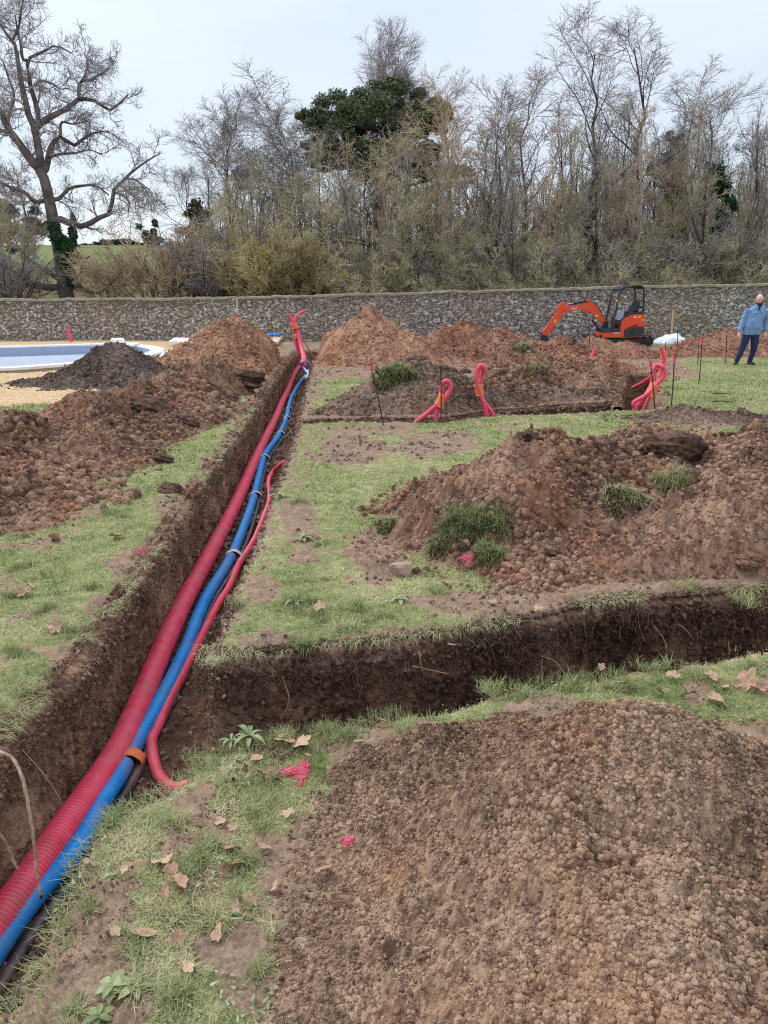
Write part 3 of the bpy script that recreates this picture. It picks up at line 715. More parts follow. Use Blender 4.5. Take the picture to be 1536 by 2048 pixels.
# ================================================================== GRASS
m, n, l, b = newmat('grass_blades'); GRASS = m
a = attr(n, 'rnd')
c = ramp(n, [(0.0, srgb(216, 204, 170)), (0.22, srgb(190, 184, 140)), (0.45, srgb(160, 166, 114)), (0.75, srgb(128, 141, 90)), (1.0, srgb(94, 112, 66))], a, l).outputs[0]
l.new(c, b.inputs['Base Color']); b.inputs['Roughness'].default_value = 0.6; b.inputs['Specular IOR Level'].default_value = 0.25
tr = n.new('ShaderNodeBsdfTranslucent'); l.new(c, tr.inputs[0])
ms = n.new('ShaderNodeMixShader'); ms.inputs[0].default_value = 0.22
l.new(b.outputs[0], ms.inputs[1]); l.new(tr.outputs[0], ms.inputs[2]); l.new(ms.outputs[0], n['Material Output'].inputs[0])
def blades(px, py, pz, length, width, tilt, az, rnd, bend=0.6):
    n_ = len(px)
    d = np.stack([np.cos(az) * np.cos(tilt), np.sin(az) * np.cos(tilt), np.sin(tilt)], -1)
    d2 = np.stack([np.cos(az) * np.cos(tilt * bend), np.sin(az) * np.cos(tilt * bend), np.sin(tilt * bend)], -1)
    sA = az + 1.57 + 0.4 * np.sin(px * 50); s = np.stack([np.cos(sA), np.sin(sA), 0 * sA], -1) * (width / 2)[:, None]
    b0 = np.stack([px, py, pz], -1); m1 = b0 + d * (length * 0.5)[:, None]; tp = m1 + d2 * (length * 0.5)[:, None]
    V = np.stack([b0 - s, b0 + s, m1 + s * 0.8, m1 - s * 0.8, tp], 1).reshape(-1, 3)
    i = np.arange(n_)[:, None] * 5
    return V, [i + np.array([[0, 1, 2, 3]]), i + np.array([[3, 2, 4]])], np.repeat(rnd, 5)
r_ = np.random.default_rng(5)
mb = MB()
NB = 520000
yy = np.exp(r_.uniform(math.log(1.15), math.log(31.5), NB)); xx = (yy * 0.56 + 0.35) * r_.uniform(-1, 1, NB)
z_, d_, b_, s_, _ = G(xx, yy, False)
hh = topz(xx, yy) - G0(xx, yy)
pat = fbm(xx, yy, 1.1, 4, 201); patf = fbm(xx, yy, 7, 3, 205)
ok = (b_ + 0.25 * patf < 0.6 * r_.random(NB) + 0.12) & (hh < 0.02) & (d_ < -0.005)
xx, yy, z_, b_, pat, patf = [q[ok] for q in (xx, yy, z_, b_, pat, patf)]
nb = len(xx)
long_ = r_.random(nb) < sstep(0.2, 0.6, patf) * 0.5
ln = (0.015 + 0.024 * r_.random(nb)) * (1 + 0.6 * long_) * np.clip(yy / 7, 1, 1.7); wd = 0.0022 * np.clip(yy / 2.6, 1, 6) * (0.7 + 0.6 * r_.random(nb))
tl = np.radians(np.clip(28 + 26 * r_.normal(size=nb) + 18 * long_, 3, 85))
rn = np.clip(0.40 + 0.12 * np.tanh((yy - 7) / 4) + 0.7 * pat + 0.5 * patf + 0.20 * r_.normal(size=nb), 0, 1)
V, F, A = blades(xx, yy, z_ + 0.004, ln, wd, tl, r_.uniform(0, 6.283, nb), rn)
mb.add(V, F, A)
# tufts
TUFT = [(580, 1210, 60, .9), (640, 1230, 70, .8), (605, 1290, 60, .9), (700, 1225, 70, .7), (800, 1470, 45, .7), (700, 1480, 60, .8), (650, 1470, 60, .8), (560, 1480, 60, .7), (520, 1640, 80, .7),
        (390, 1740, 70, .75), (230, 1650, 50, .8), (500, 1730, 40, .8), (480, 1810, 50, .7), (410, 1700, 50, .6), (360, 2010, 60, .7), (250, 1900, 60, .75), (340, 1660, 60, .5), (540, 1560, 70, .6),
        (1000, 1385, 60, .6), (1130, 1370, 50, .7), (1310, 1340, 60, .7), (1500, 1330, 60, .7), (1050, 1400, 50, .6), (1250, 1370, 60, .7), (1400, 1350, 80, .5), (1380, 1180, 40, .6), (1480, 1200, 50, .6),
        (860, 1185, 50, .55), (900, 1255, 60, .4), (690, 1260, 50, .4), (480, 1215, 50, .6), (430, 1330, 40, .35), (95, 1220, 60, .7), (40, 1190, 60, .7), (50, 1380, 60, .4), (170, 1180, 60, .7), (20, 1300, 60, .8),
        (60, 1130, 60, .6), (35, 1420, 50, .5), (140, 2045, 50, .6), (590, 1010, 50, .7), (640, 1090, 40, .6), (1230, 1380, 60, .6), (180, 1840, 30, .8), (620, 1210, 60, .8), (720, 1640, 30, .6), (520, 1950, 40, .6),
        (330, 1850, 90, .4), (280, 1970, 80, .5), (430, 1860, 80, .4), (150, 1260, 70, .6), (230, 1040, 70, .7), (760, 1240, 60, .6)]
for (u, v, w, g_) in TUFT:
    cx, cy = gp(u, v); rw = w / F_ * cy * 0.55
    k = int(170 * min(1.4, w / 60))
    q = r_.integers(0, 4, k); ox = r_.normal(size=4) * rw * .55; oy = r_.normal(size=4) * rw * .55
    rr = rw * np.abs(r_.normal(size=k)) * 0.35; aa = r_.uniform(0, 6.283, k); g_ = g_ * .8
    px, py = cx + ox[q] + rr * np.cos(aa), cy + oy[q] + rr * np.sin(aa) * 1.2
    ln = (0.030 + 0.040 * r_.random(k)) * (1 + .08 * cy); V, F, A = blades(px, py, G0(px, py) + 0.0, ln, np.full(k, 0.0026 * max(1, cy / 3)), np.radians(np.clip(52 + 18 * r_.normal(size=k), 12, 88)),
        r_.uniform(0, 6.283, k), np.clip(g_ + 0.17 * r_.normal(size=k), 0, 1), 0.3)
    mb.add(V, F, A)
# blades leaning over the torn lips
def lipgrass(P, nrm, k, lo=0.03, hi=0.08, tone=0.35, width=0.0022, tl=(-10, 22)):
    i = r_.integers(0, len(P), k); q = r_.uniform(-0.045, 0.13, k); px = P[i, 0] - nrm[i, 0] * q; py = P[i, 1] - nrm[i, 1] * q
    ok = fbm(px, py, 2.2, 3, 333) + 0.5 * fbm(px, py, 9, 2, 334) > -0.05
    px, py, i = px[ok], py[ok], i[ok]; k = len(px)
    az = np.arctan2(nrm[i, 1], nrm[i, 0]) + 0.8 * r_.normal(size=k)
    V, F, A = blades(px, py, G0(px, py) - 0.005, r_.uniform(lo, hi, k), width * np.clip(py / 3, 1, 4), np.radians(r_.normal(tl[0], tl[1], k)), az, np.clip(tone + 0.2 * r_.normal(size=k), 0, 1), 2.0)
    mb.add(V, F, A)
P_, n_ = lipline(LIPL, 1.2, 12, 900, False, 1, 0); lipgrass(P_, n_, 15000)
P_, n_ = lipline(LIPR, 1.3, 2.5, 300, False, -1, 0); lipgrass(P_, n_, 1800, tone=0.5, tl=(15, 22))
P_, n_ = lipline(FARL, -0.93, 3.5, 900, True, 1, 0); lipgrass(P_, n_, 5200)
P_, n_ = lipline(NEAR, -0.76, 3.0, 900, True, -1, 0.0); lipgrass(P_, n_, 5200, tone=0.6, tl=(45, 20), lo=0.025, hi=0.07)
o = mb.build('grass', GRASS); tag(o, 'short trampled grass with tufts covering the lawn around the trenches', 'grass', kind='stuff')
# ================================================================== CONDUITS
def conduitmat(name, col, col2):
    m, n, l, b = newmat(name)
    p = wpos(n); f = noise(n, l, 9, 5, 0.65, p)
    c = mixc(n, l, ramp(n, [(0.35, (0, 0, 0, 1)), (0.7, (1, 1, 1, 1))], f, l).outputs[0], col, col2)
    f2 = noise(n, l, 3.5, 6, 0.7, n_off(n, l, p, 4.4))
    c = mixc(n, l, ramp(n, [(0.48, (0, 0, 0, 1)), (0.72, (0.65,) * 3 + (1,))], f2, l).outputs[0], c, srgb(150, 112, 96))
    l.new(c, b.inputs['Base Color']); b.inputs['Roughness'].default_value = 0.42; b.inputs['Specular IOR Level'].default_value = 0.5
    return m
M_RED_C = conduitmat('red_corrugated_plastic', srgb(234, 62, 92), srgb(244, 100, 126))
M_BLUE_C = conduitmat('blue_corrugated_plastic', srgb(0, 134, 218), srgb(36, 156, 230))
M_BLACK_C = conduitmat('black_cable_sheath', srgb(30, 32, 42), srgb(52, 54, 66))
M_TAPE_O = plain('orange_tape', srgb(236, 120, 72), 0.5, var=.15, scale=30)
M_TAPE_W = plain('white_tape', srgb(214, 206, 204), 0.5, var=.12, scale=30)
def single_tube(path, r, S, pitch=None, amp=0.05, ref=(0, 0, 1), per=5, cap=True):
    L = arclen(path)
    if pitch:
        k = int(L / pitch); n = k * per + 1; P = catmull(path, n); s = np.arange(n) / per
        w = np.cos(2 * np.pi * s); w = np.where(w < -.4, w, np.abs(w) ** .3 * np.sign(w))
        R = r * (1 + amp * w)
    else:
        n = max(8, int(L / (r * 0.8))); P = catmull(path, n); R = np.full(n, r)
    # parallel transport
    T = np.gradient(P, axis=0); T /= np.linalg.norm(T, axis=1, keepdims=True)
    A = np.empty_like(P); a = np.cross(T[0], ref); a /= np.linalg.norm(a)
    for i in range(len(P)):
        a = a - T[i] * a.dot(T[i]); a /= np.linalg.norm(a); A[i] = a
    B = np.cross(T, A); th = np.arange(S) * 2 * np.pi / S
    V = P[:, None] + R[:, None, None] * (A[:, None] * np.cos(th)[:, None] + B[:, None] * np.sin(th)[:, None])
    idx = np.arange(len(P) * S).reshape(len(P), S)
    q = np.stack([idx[:-1], np.roll(idx, -1, 1)[:-1], np.roll(idx, -1, 1)[1:], idx[1:]], -1).reshape(-1, 4)
    F = [q]
    V = V.reshape(-1, 3)
    if cap:     # open mouth: a short inner wall, then a dark disc set back
        for e, sg in ((0, 1), (len(P) - 1, -1)):
            base = len(V); ring = V[idx[e]]; c = P[e]
            inner = c + (ring - c) * 0.86; back = inner + T[e] * sg * r * 1.2
            V = np.vstack([V, inner, back]); a_, b_, c_ = idx[e], np.arange(base, base + S), np.arange(base + S, base + 2 * S)
            for p_, q_ in ((a_, b_), (b_, c_)): F.append(np.stack([p_, np.roll(p_, -1), np.roll(q_, -1), q_], -1))
            F.append(c_[None])
    return V, F
def pxpath(pts, z): return np.array([(*gp(u, v, z), z) for u, v in pts])
R_BIG = 0.066
pts = [(-330, 2300), (-150, 2045), (30, 1800), (106, 1690), (170, 1600), (237, 1500), (283, 1400), (324, 1300), (370, 1200), (424, 1100), (475, 1000), (519, 900), (549, 840), (566, 800), (576, 780), (589, 747), (603, 728)]
big = pxpath(pts, -0.525); big[-1, 2] = -0.50
V, F = single_tube(big, R_BIG, 26, 0.020, 0.075, per=6)
root = empty('large_red_conduit', tuple(big[8]), 'thick red corrugated conduit running the whole length of the long trench', 'conduit')
def rel(root, o): o.parent = root; o.matrix_parent_inverse = Matrix.Translation(-root.location)  ; return o
o = rel(root, mk('corrugated_pipe', V, F, M_RED_C))
pts = [(-340, 2420), (-120, 2080), (0, 1890), (72, 1790), (158, 1690), (206, 1600), (238, 1550), (265, 1500), (322, 1400), (371, 1300), (411, 1200), (459, 1120), (485, 1060), (506, 1000), (526, 920), (536, 900), (558, 870), (573, 836), (578, 812), (584, 793), (599, 767), (611, 752)]
blue = pxpath(pts, -0.545)
blue[0:4, 0] += 0.0
root = empty('blue_conduit', tuple(blue[10]), 'blue corrugated water conduit beside the thick red one, bound with tape', 'conduit')
V, F = single_tube(blue, 0.043, 20, 0.0125, 0.06); rel(root, mk('corrugated_pipe', V, F, M_BLUE_C))
def bandring(P, i, r, w, mat, name, root, label=None, squash=(1.0, 1.0), wrap=None):
    T = P[min(i + 1, len(P) - 1)] - P[max(i - 1, 0)]; T /= np.linalg.norm(T)
    a = np.cross(T, (0, 0, 1)); a /= np.linalg.norm(a); b_ = np.cross(a, T)
    th = np.arange(20) * 2 * np.pi / 20; rr = 1 + 0.04 * np.sin(th * 5 + 1)
    rings = []
    for k, (o_, g_) in enumerate(((-.5, .93), (-.48, 1.03), (-.1, 1.07), (.2, 1.03), (.48, 1.05), (.5, .93))):
        c = P[i] + T * o_ * w + (wrap if wrap is not None else 0)
        rings.append(c + (a * np.cos(th)[:, None] * squash[0] + b_ * np.sin(th)[:, None] * squash[1]) * (r * g_ * rr)[:, None])
    V = np.vstack(rings); idx = np.arange(120).reshape(6, 20)
    q = np.stack([idx[:-1], np.roll(idx, -1, 1)[:-1], np.roll(idx, -1, 1)[1:], idx[1:]], -1).reshape(-1, 4)
    o = rel(root, mk(name, V, [q, idx[0][None], idx[-1][::-1][None]], mat))
    if label: o['label'] = label
    return o
BP = catmull(blue, 4000)
proj = []
def nearest(P, u, v):
    d = P - np.array([0, 0, CAMH]); f = d[:, 1] * math.cos(TH) - d[:, 2] * math.sin(TH)
    up = d[:, 1] * math.sin(TH) + d[:, 2] * math.cos(TH)
    return int(np.argmin((768 + F_ * d[:, 0] / f - u) ** 2 + (1024 - F_ * up / f - v) ** 2))
for (u, v) in [(464, 1112), (509, 992), (526, 916), (560, 869), (574, 838), (577, 819), (585, 793)]:
    i = nearest(BP, u, v)
    bandring(BP, i, 0.056, 0.035 + 0.012 * (v > 1000), M_TAPE_W, 'tape_band', root, 'white tape band', squash=(1.25, .95), wrap=np.array([0.016, 0, 0]))
i = nearest(BP, 253, 1519)
bandring(BP, i, 0.052, 0.06, M_TAPE_O, 'tape_band', root, 'wide orange tape band', squash=(1.25, .98), wrap=np.array([0.018, 0, 0.0]))
# black cable strapped along the blue conduit
T = np.gradient(blue, axis=0); T /= np.linalg.norm(T, axis=1, keepdims=True)
side = np.stack([T[:, 1], -T[:, 0], 0 * T[:, 0]], 1)
blk = blue + side * 0.064; blk[:, 2] = -0.575; blk = blk[:-1]
dense = catmull(blk, 60); dense[:, 0] += 0.012 * np.sin(np.linspace(0, 26, 60)) 
V, F = single_tube(dense, 0.023, 12)
tag(mk('black_cable', V, F, M_BLACK_C), 'black ribbed cable lying along the right of the blue conduit', 'cable')
# thin red conduit
pts = [(385, 1588), (350, 1576), (322, 1556), (309, 1525), (304, 1495), (304, 1478), (317, 1450), (338, 1400), (364, 1350), (384, 1310), (402, 1275), (418, 1243), (439, 1203), (459, 1172), (477, 1130), (491, 1108), (508, 1080), (517, 1060), (529, 1030), (538, 1005), (539, 985), (537, 965), (545, 945), (562, 928), (580, 915)]
thin = pxpath(pts, -0.555); thin[0, 2] = -0.50; thin[-1, 2] = -.35
thin[-1] = (*gp(584, 918, -.2), -.2); thin[-2] = (*gp(563, 928, -.38), -.38)
V, F = single_tube(thin, 0.027, 16, 0.0095, 0.06)
tag(mk('thin_red_conduit', V, F, M_RED_C), 'thin red corrugated conduit snaking along the right wall of the long trench', 'conduit')
# coil of black and white cable at the end of the blue conduit
c = np.array(at(611, 733, 15.6)); th = np.linspace(0, 2 * np.pi * 3, 90)
coil = np.stack([c[0] + .085 * np.cos(th) * (1 + .1 * np.sin(3.1 * th)), c[1] + .02 * np.sin(2 * th) + 0.006 * th, c[2] + .10 * np.sin(th) * (1 + .08 * np.cos(2.3 * th))], 1)
root = empty('cable_coil', tuple(c), 'small blue and white coil of cable ends where the blue conduit stops', 'cable coil')
V, F = tubes(coil, np.full(90, 0.016), 8); rel(root, mk('cable_loop', V, F, plain('indigo_cable', srgb(92, 96, 150), 0.5)))
tail = catmull(np.array([blue[-1] + [0, 0, .03], c + [0.03, -.3, -.22], c + [0.05, 0, -0.10], c + [-.04, 0, -.02]]), 30)
V, F = tubes(tail, np.full(30, 0.018), 8); rel(root, mk('cable_end', V, F, plain('pale_cable', srgb(188, 190, 206), 0.5)))
V, F = box(c + [0.03, -.03, -.09], (.09, .05, .05), bev=.01); rel(root, mk('connector', V, F, plain('white_plastic', srgb(226, 220, 226), 0.5)))

# upright bundles and loops: photo points at a chosen depth
def strand(pts, y, yy=None):
    return np.array([at(u, v, y if yy is None else yy[i]) for i, (u, v) in enumerate(pts)])
def bundle(name, label, cat, strands, bands, base, group=None):
    root = empty(name, base, label, cat, group)
    for (P, r, pitch) in strands:
        V, F = single_tube(P, r, 12, pitch, 0.05, ref=(0, 1, 0.01)); rel(root, mk('conduit_pipe', V, F, M_RED_C))
    for (c, r, w, ax) in bands:
        a = np.array(ax, float); a /= np.linalg.norm(a)
        V, F = single_tube(np.array([np.array(c) - a * w / 2, np.array(c) - a * w / 6, np.array(c) + a * w / 6, np.array(c) + a * w / 2]), r, 12, None, cap=True, ref=(0, 1, 0.01))
        V = V + 0.006 * np.sin(V * 90); rel(root, mk('tape_wrap', V, F, M_TAPE_O))
    return root
y = 21.3
s1 = strand([(603, 729), (608, 718), (604, 700), (595, 664), (585, 643), (576, 628)], y, [16.8, 19.2, 20.8, 21.3, 21.3, 21.3])
s2 = strand([(608, 733), (611, 722), (606, 700), (598, 670), (591, 652), (590, 640), (597, 628), (612, 621)], y, [18.2, 20.2, 21.4, 21.4, 21.4, 21.4, 21.5, 21.6])
s3 = strand([(598, 712), (597, 700), (593, 680), (590, 660), (586, 648)], y + .1)
root = bundle('conduit_bundle', 'tall bundle of red conduits standing up at the far end of the long trench', 'conduit', [(s1, .062, .03), (s2, .036, .02), (s3, .07, .03)],
       [(at(589, 652, y), .105, .16, (-.3, 0, 1)), (at(595, 673, y), .10, .10, (-.2, 0, 1))], at(600, 715, y))
V, F = tubes(strand([(623, 708), (612, 688), (601, 672)], y - .1), np.full(3, .022), 6); rel(root, mk('support_stick', V, F, plain('grey_wood_stick', srgb(150, 140, 140), .8)))
GLP = 'red conduit loops standing out of the trenches'
y = 10.9
A = strand([(826, 850), (840, 838), (860, 822), (875, 809), (887, 800), (898, 784), (902, 772), (898, 765), (892, 762), (886, 769), (884, 780), (882, 795), (879, 813), (874, 832), (872, 846)], y)
A[9:, 1] += 0.08
bundle('conduit_loop', 'red conduit loop leaning right beside the turfed heap, waist bound in orange tape', 'conduit', [(A, .034, .022)], [(at(882, 801, y + .03), .07, .20, (.35, 0, 1))], at(874, 842, y), GLP)
y = 11.5
B = strand([(973, 836), (972, 825), (968, 808), (961, 788), (955, 769), (953, 749), (956, 737), (962, 731), (967, 736), (965.5, 753), (961, 773), (962, 788), (969, 804), (981, 821), (989, 832)], y)
B[9:, 1] += 0.08
bundle('conduit_loop', 'tall narrow upright red conduit loop between the turfed heap and grassy heap', 'conduit', [(B, .034, .022)], [(at(958.5, 779, y + .03), .068, .17, (-.15, 0, 1))], at(975, 830, y), GLP)
y = 12.3
C1 = strand([(1275, 834), (1271, 818), (1268, 805), (1288, 793), (1303, 781), (1314, 768), (1326, 755), (1329, 741), (1325, 733), (1318, 731), (1312, 738), (1310, 752), (1307, 768), (1302, 780), (1290, 800), (1274, 818), (1268, 832)], y)
C1[9:, 1] += 0.09
C2 = strand([(1284, 834), (1289, 816), (1299, 796), (1306, 782), (1318, 760), (1324, 745)], y + .18)
C3 = strand([(1266, 775), (1278, 769), (1290, 763), (1303, 752), (1318, 735)], y + 1, [15.0, 14.6, 14.0, 13.5, 13.2])
bundle('conduit_loop', 'large tangle of red conduit loops rising from the right hand trench corner', 'conduit', [(C1, .036, .022), (C2, .034, .022), (C3, .034, .022)],
       [(at(1305.5, 780, y + .05), .085, .22, (.5, 0, 1))], at(1290, 815, y), GLP)
y = 14.8
Dd = strand([(1322, 765), (1326, 750), (1328, 735), (1328, 715), (1325, 703), (1322, 694)], y)
D2 = strand([(1318, 752), (1324, 735), (1327, 715), (1328, 702)], y + .1)
bundle('conduit_stub', 'upright red conduit end taped orange, behind the big tangle of loops', 'conduit', [(Dd, .036, .022), (D2, .03, .022)], [(at(1327, 712, y + .05), .06, .20, (0, 0, 1))], at(1322, 760, y), GLP)
y = 18.5
th = np.linspace(-0.6, np.pi + 1.3, 16); c = at(1146, 694, y)
E_ = np.stack([c[0] + .10 * np.cos(th), np.full(16, y) + .01 * th, c[2] + .13 * np.sin(th)], 1); E_ = np.vstack([[c[0] + .1, y, c[2] - .35], E_, ])
bundle('conduit_stub', 'small red conduit ring poking out of the reddish heap', 'conduit', [(E_, .036, .022)], [], at(1146, 705, y), GLP)
S_ = strand([(1182, 724), (1184, 715), (1188, 706), (1191, 698)], 17.4)
bundle('conduit_stub', 'short fat red conduit end standing in front of the reddish heap', 'conduit', [(S_, .055, .025)], [], at(1183, 722, 17.4), GLP)
S_ = strand([(143, 684), (141, 676), (138, 667), (135, 656)], 28.8)
bundle('conduit_stub', 'lone red conduit end standing between the pool and the stone wall', 'conduit', [(S_, .06, .025)], [], at(142, 683, 28.8), GLP)

# ================================================================== STAKES
M_IRON = plain('rusty_iron', srgb(66, 54, 50), 0.8, var=.25, scale=20)
M_PINK = plain('pink_marking_paint', srgb(232, 60, 92), 0.7, var=.12, scale=30)
GST = 'thin iron marker stakes'
STK = [(766, 850, 742, 726, 10.15, 1, 'leaning iron stake with pink top in front of the turfed heap'),
       (881, 846, 882, 733, 10.6, 0, 'bare iron stake standing behind the leaning red loop'),
       (955, 808, 958, 728, 11.9, 1, 'iron stake inside the tall narrow red loop'),
       (1309, 815, 1301, 722, 12.0, 1, 'short leaning stake with faded pink top beside the conduit tangle'),
       (1341, 822, 1350, 708, 11.6, 1, 'tall leaning stake with pink top right of the conduit tangle'),
       (1353, 712, 1356, 652, 22.0, 0, 'tall thin bare stake in line with the white sheet'),
       (1397, 768, 1405, 675, 15.4, 1, 'stake with bright pink top standing alone on the lawn'),
       (1395, 727, 1399, 670, 20.0, 0, 'thin grey stake just behind the one with the bright pink top'),
       (1450, 731, 1454, 672, 19.7, 0, 'iron stake next to the standing man'),
       (1330, 706, 1331, 684, 22.5, 0, 'short bare stake on the grass near the white sheet'),
       (1178, 712, 1179, 650, 19.0, 0, 'bare stake in front of the excavator boom'),
       (783, 672, 783, 638, 21.0, 0, 'short stake in the pointed orange heap'),
       (544, 682, 543, 634, 25.5, 0, 'thin stake beside the board at the trench end')]
for (ub, vb, ut, vt, y, pink, lab) in STK:
    p0 = np.array(at(ub, vb, y)); p1 = np.array(at(ut, vt, y))
    p0 = p0 - (p1 - p0) / np.linalg.norm(p1 - p0) * 0.06
    t = np.linspace(0, 1, 7)[:, None]; P = p0 + (p1 - p0) * t; P[:, 0] += 0.008 * np.sin(np.linspace(0, 4, 7))
    root = empty('marker_stake', tuple(p0), lab, 'stake', GST)
    V, F = tubes(P, np.full(7, 0.010), 6, cap=True); rel(root, mk('rod', V, F, M_IRON))
    if pink:
        q = np.linspace(0.86, 1.0, 5)[:, None]; P = p0 + (p1 - p0) * q
        V, F = tubes(P, np.array([.013, .016, .015, .019, .012]), 8, cap=True); V = V + 0.003 * np.sin(V * 150)
        rel(root, mk('painted_tip', V, F, M_PINK))
for k, (u0, u1, v) in enumerate([(1425, 1462, 790), (1424, 1464, 806)]):
    a, b_ = gp(u0, v), gp(u1, v + 1); z = G0(a[0], a[1]) + .03
    V, F = tubes(np.array([(a[0], a[1], z), ((a[0] + b_[0]) / 2, a[1], z + .01), (b_[0], b_[1], z)]), np.full(3, .010), 6, cap=True)
    tag(mk('iron_rod', V, F, M_IRON), ['iron rod lying on the lawn, the farther of the two', 'iron rod lying on the lawn, the nearer of the two'][k], 'rod', 'iron rods lying on the grass')
root = empty('wooden_post', at(1345, 664, 28), 'pale wooden post standing behind the white plastic sheet', 'post')
V, F = box((at(1345, 643, 29)[0], 29, at(1345, 643, 29)[2]), (.07, .05, .85), bev=.008); rel(root, mk('post_timber', V, F, plain('pale_pine', srgb(196, 160, 120), .8, scale=14)))
root = empty('white_pole', at(475, 690, 27), 'slim white pole in front of the wall above the orange heap', 'pole')
V, F = tubes(np.array([at(475, 690, 27), at(475, 640, 27), at(474, 598, 27)]), np.array([.035, .035, .035]), 8, cap=True); rel(root, mk('pole_shaft', V, F, plain('grey_white_plastic', srgb(190, 184, 182), .6)))

# ================================================================== STONE WALL
m, n, l, b = newmat('rubble_wall_stone'); M_WALL = m
p = wpos(n); a = attr(n, 'rnd'); mo = attr(n, 'mortar')
c = ramp(n, [(0.0, srgb(116, 108, 102)), (0.3, srgb(150, 141, 134)), (0.55, srgb(172, 164, 156)), (0.8, srgb(200, 193, 186)), (1.0, srgb(228, 224, 220))], a, l).outputs[0]
f2 = noise(n, l, 12, 5, .7, p)
c = mixc(n, l, ramp(n, [(.45, (0, 0, 0, 1)), (.75, (.8,) * 3 + (1,))], f2, l).outputs[0], c, srgb(196, 192, 186))
c = mixc(n, l, mo, c, srgb(104, 97, 88))
f3 = noise(n, l, .35, 4, .6, p)
c = mixc(n, l, ramp(n, [(.45, (0, 0, 0, 1)), (.62, (.28,) * 3 + (1,))], f3, l).outputs[0], c, srgb(150, 128, 102))
hgt = attr(n, 'top'); f4 = noise(n, l, 1.6, 6, .7, p)
mm = n.new('ShaderNodeMath'); mm.operation = 'MULTIPLY'; l.new(hgt, mm.inputs[0]); l.new(ramp(n, [(.3, (.2,) * 3 + (1,)), (.6, (1,) * 3 + (1,))], f4, l).outputs[0], mm.inputs[1])
c = mixc(n, l, mm.outputs[0], c, srgb(78, 72, 58))
f5 = noise(n, l, 3.3, 5, .7, n_off(n, l, p, 7))
mm2 = n.new('ShaderNodeMath'); mm2.operation = 'MULTIPLY'; l.new(attr(n, 'cap'), mm2.inputs[0]); mm2.inputs[1].default_value = .7
c = mixc(n, l, mm2.outputs[0], c, mixc(n, l, ramp(n, [(.4, (0, 0, 0, 1)), (.6, (1, 1, 1, 1))], f5, l).outputs[0], srgb(104, 104, 70), srgb(150, 140, 118)))
l.new(c, b.inputs['Base Color']); b.inputs['Roughness'].default_value = .95; b.inputs['Specular IOR Level'].default_value = .1
bump(n, l, noise(n, l, 50, 4, .7, p), .01, b)
WY0, WY1 = 31.3, 29.8
def wally(x): return np.interp(x, [-24, 24], [WY0, WY1])
TOPPX = [(-300, 606), (0, 602), (300, 599.5), (640, 594), (768, 590), (1000, 583), (1250, 576), (1536, 570), (1900, 562)]
tx = [at(u, v, WY0 - (u + 300) / 2200 * 1.5) for u, v in TOPPX]
def wtop(x): return np.interp(x, [q[0] for q in tx], [q[2] for q in tx])
x = np.arange(-23, 24, 0.030); K = 78
X = np.repeat(x[:, None], K, 1); t = np.linspace(0, 1, K)
top = wtop(x) + 0.035 * fbm(x, x * 0, .8, 3, 5) + .02 * fbm(x, x * 0, 5, 2, 6)
zz = -0.3 + (top[:, None] + 0.3) * t[None, :]
wx_ = X + .04 * fbm(X, zz, 4, 3, 61); wz_ = zz + .04 * fbm(X, zz, 4, 3, 62)
a1, r1 = lumps(wx_, wz_ * 1.5, .15, 500, .60, .7); a2, r2 = lumps(wx_ + 5, wz_ * 1.4, .075, 510, .6, .8)
big_ = a1 > .025; r = np.where(big_, r1, r2)
dsp = np.maximum(np.minimum(a1, .055) * 0.9, np.minimum(a2, .03) * .8)
mort = 1 - sstep(.008, .02, np.maximum(a1, a2))
Yf = wally(X) - dsp
idx = np.arange(X.size).reshape(X.shape)
Q = np.stack([idx[:-1, :-1], idx[1:, :-1], idx[1:, 1:], idx[:-1, 1:]], -1).reshape(-1, 4)
hh = (zz - top[:, None] + .55) / .55
tp = np.clip(hh, 0, 1) * .8 * (.6 + .4 * fbm(X, zz, .7, 3, 70))
V1 = np.stack([X, Yf, zz], -1).reshape(-1, 3)
# top cap and back
capo = np.array([0.02, -0.06, -0.03, 0.1, 0.3, 0.5, 0.53, 0.5]); capz = np.array([-.04, -.03, .045, .075, .07, .03, -.05, -.5])
Xc = np.repeat(x[:, None], 8, 1); Yc = wally(Xc) + capo + .02 * fbm(Xc, capo[None] + 0 * Xc, 3, 3, 88); Zc = top[:, None] + capz + .015 * fbm(Xc, capo[None] * 5 + 0 * Xc, 6, 3, 89) + .01
i2 = np.arange(Xc.size).reshape(Xc.shape) + X.size
Q2 = np.stack([i2[:-1, :-1], i2[1:, :-1], i2[1:, 1:], i2[:-1, 1:]], -1).reshape(-1, 4)
V = np.vstack([V1, np.stack([Xc, Yc, Zc], -1).reshape(-1, 3)])
zc = np.zeros(Xc.size)
o = mk('stone_wall', V, np.vstack([Q, Q2]), M_WALL, None, {'rnd': np.concatenate([r.ravel(), zc + .4]), 'mortar': np.concatenate([mort.ravel(), zc]),
    'top': np.concatenate([np.clip(tp, 0, 1).ravel(), zc]), 'cap': np.concatenate([0 * tp.ravel(), zc + 1])}, smooth=False)
tag(o, 'long weathered rubble stone wall with a mossy top closing off the site', 'wall')

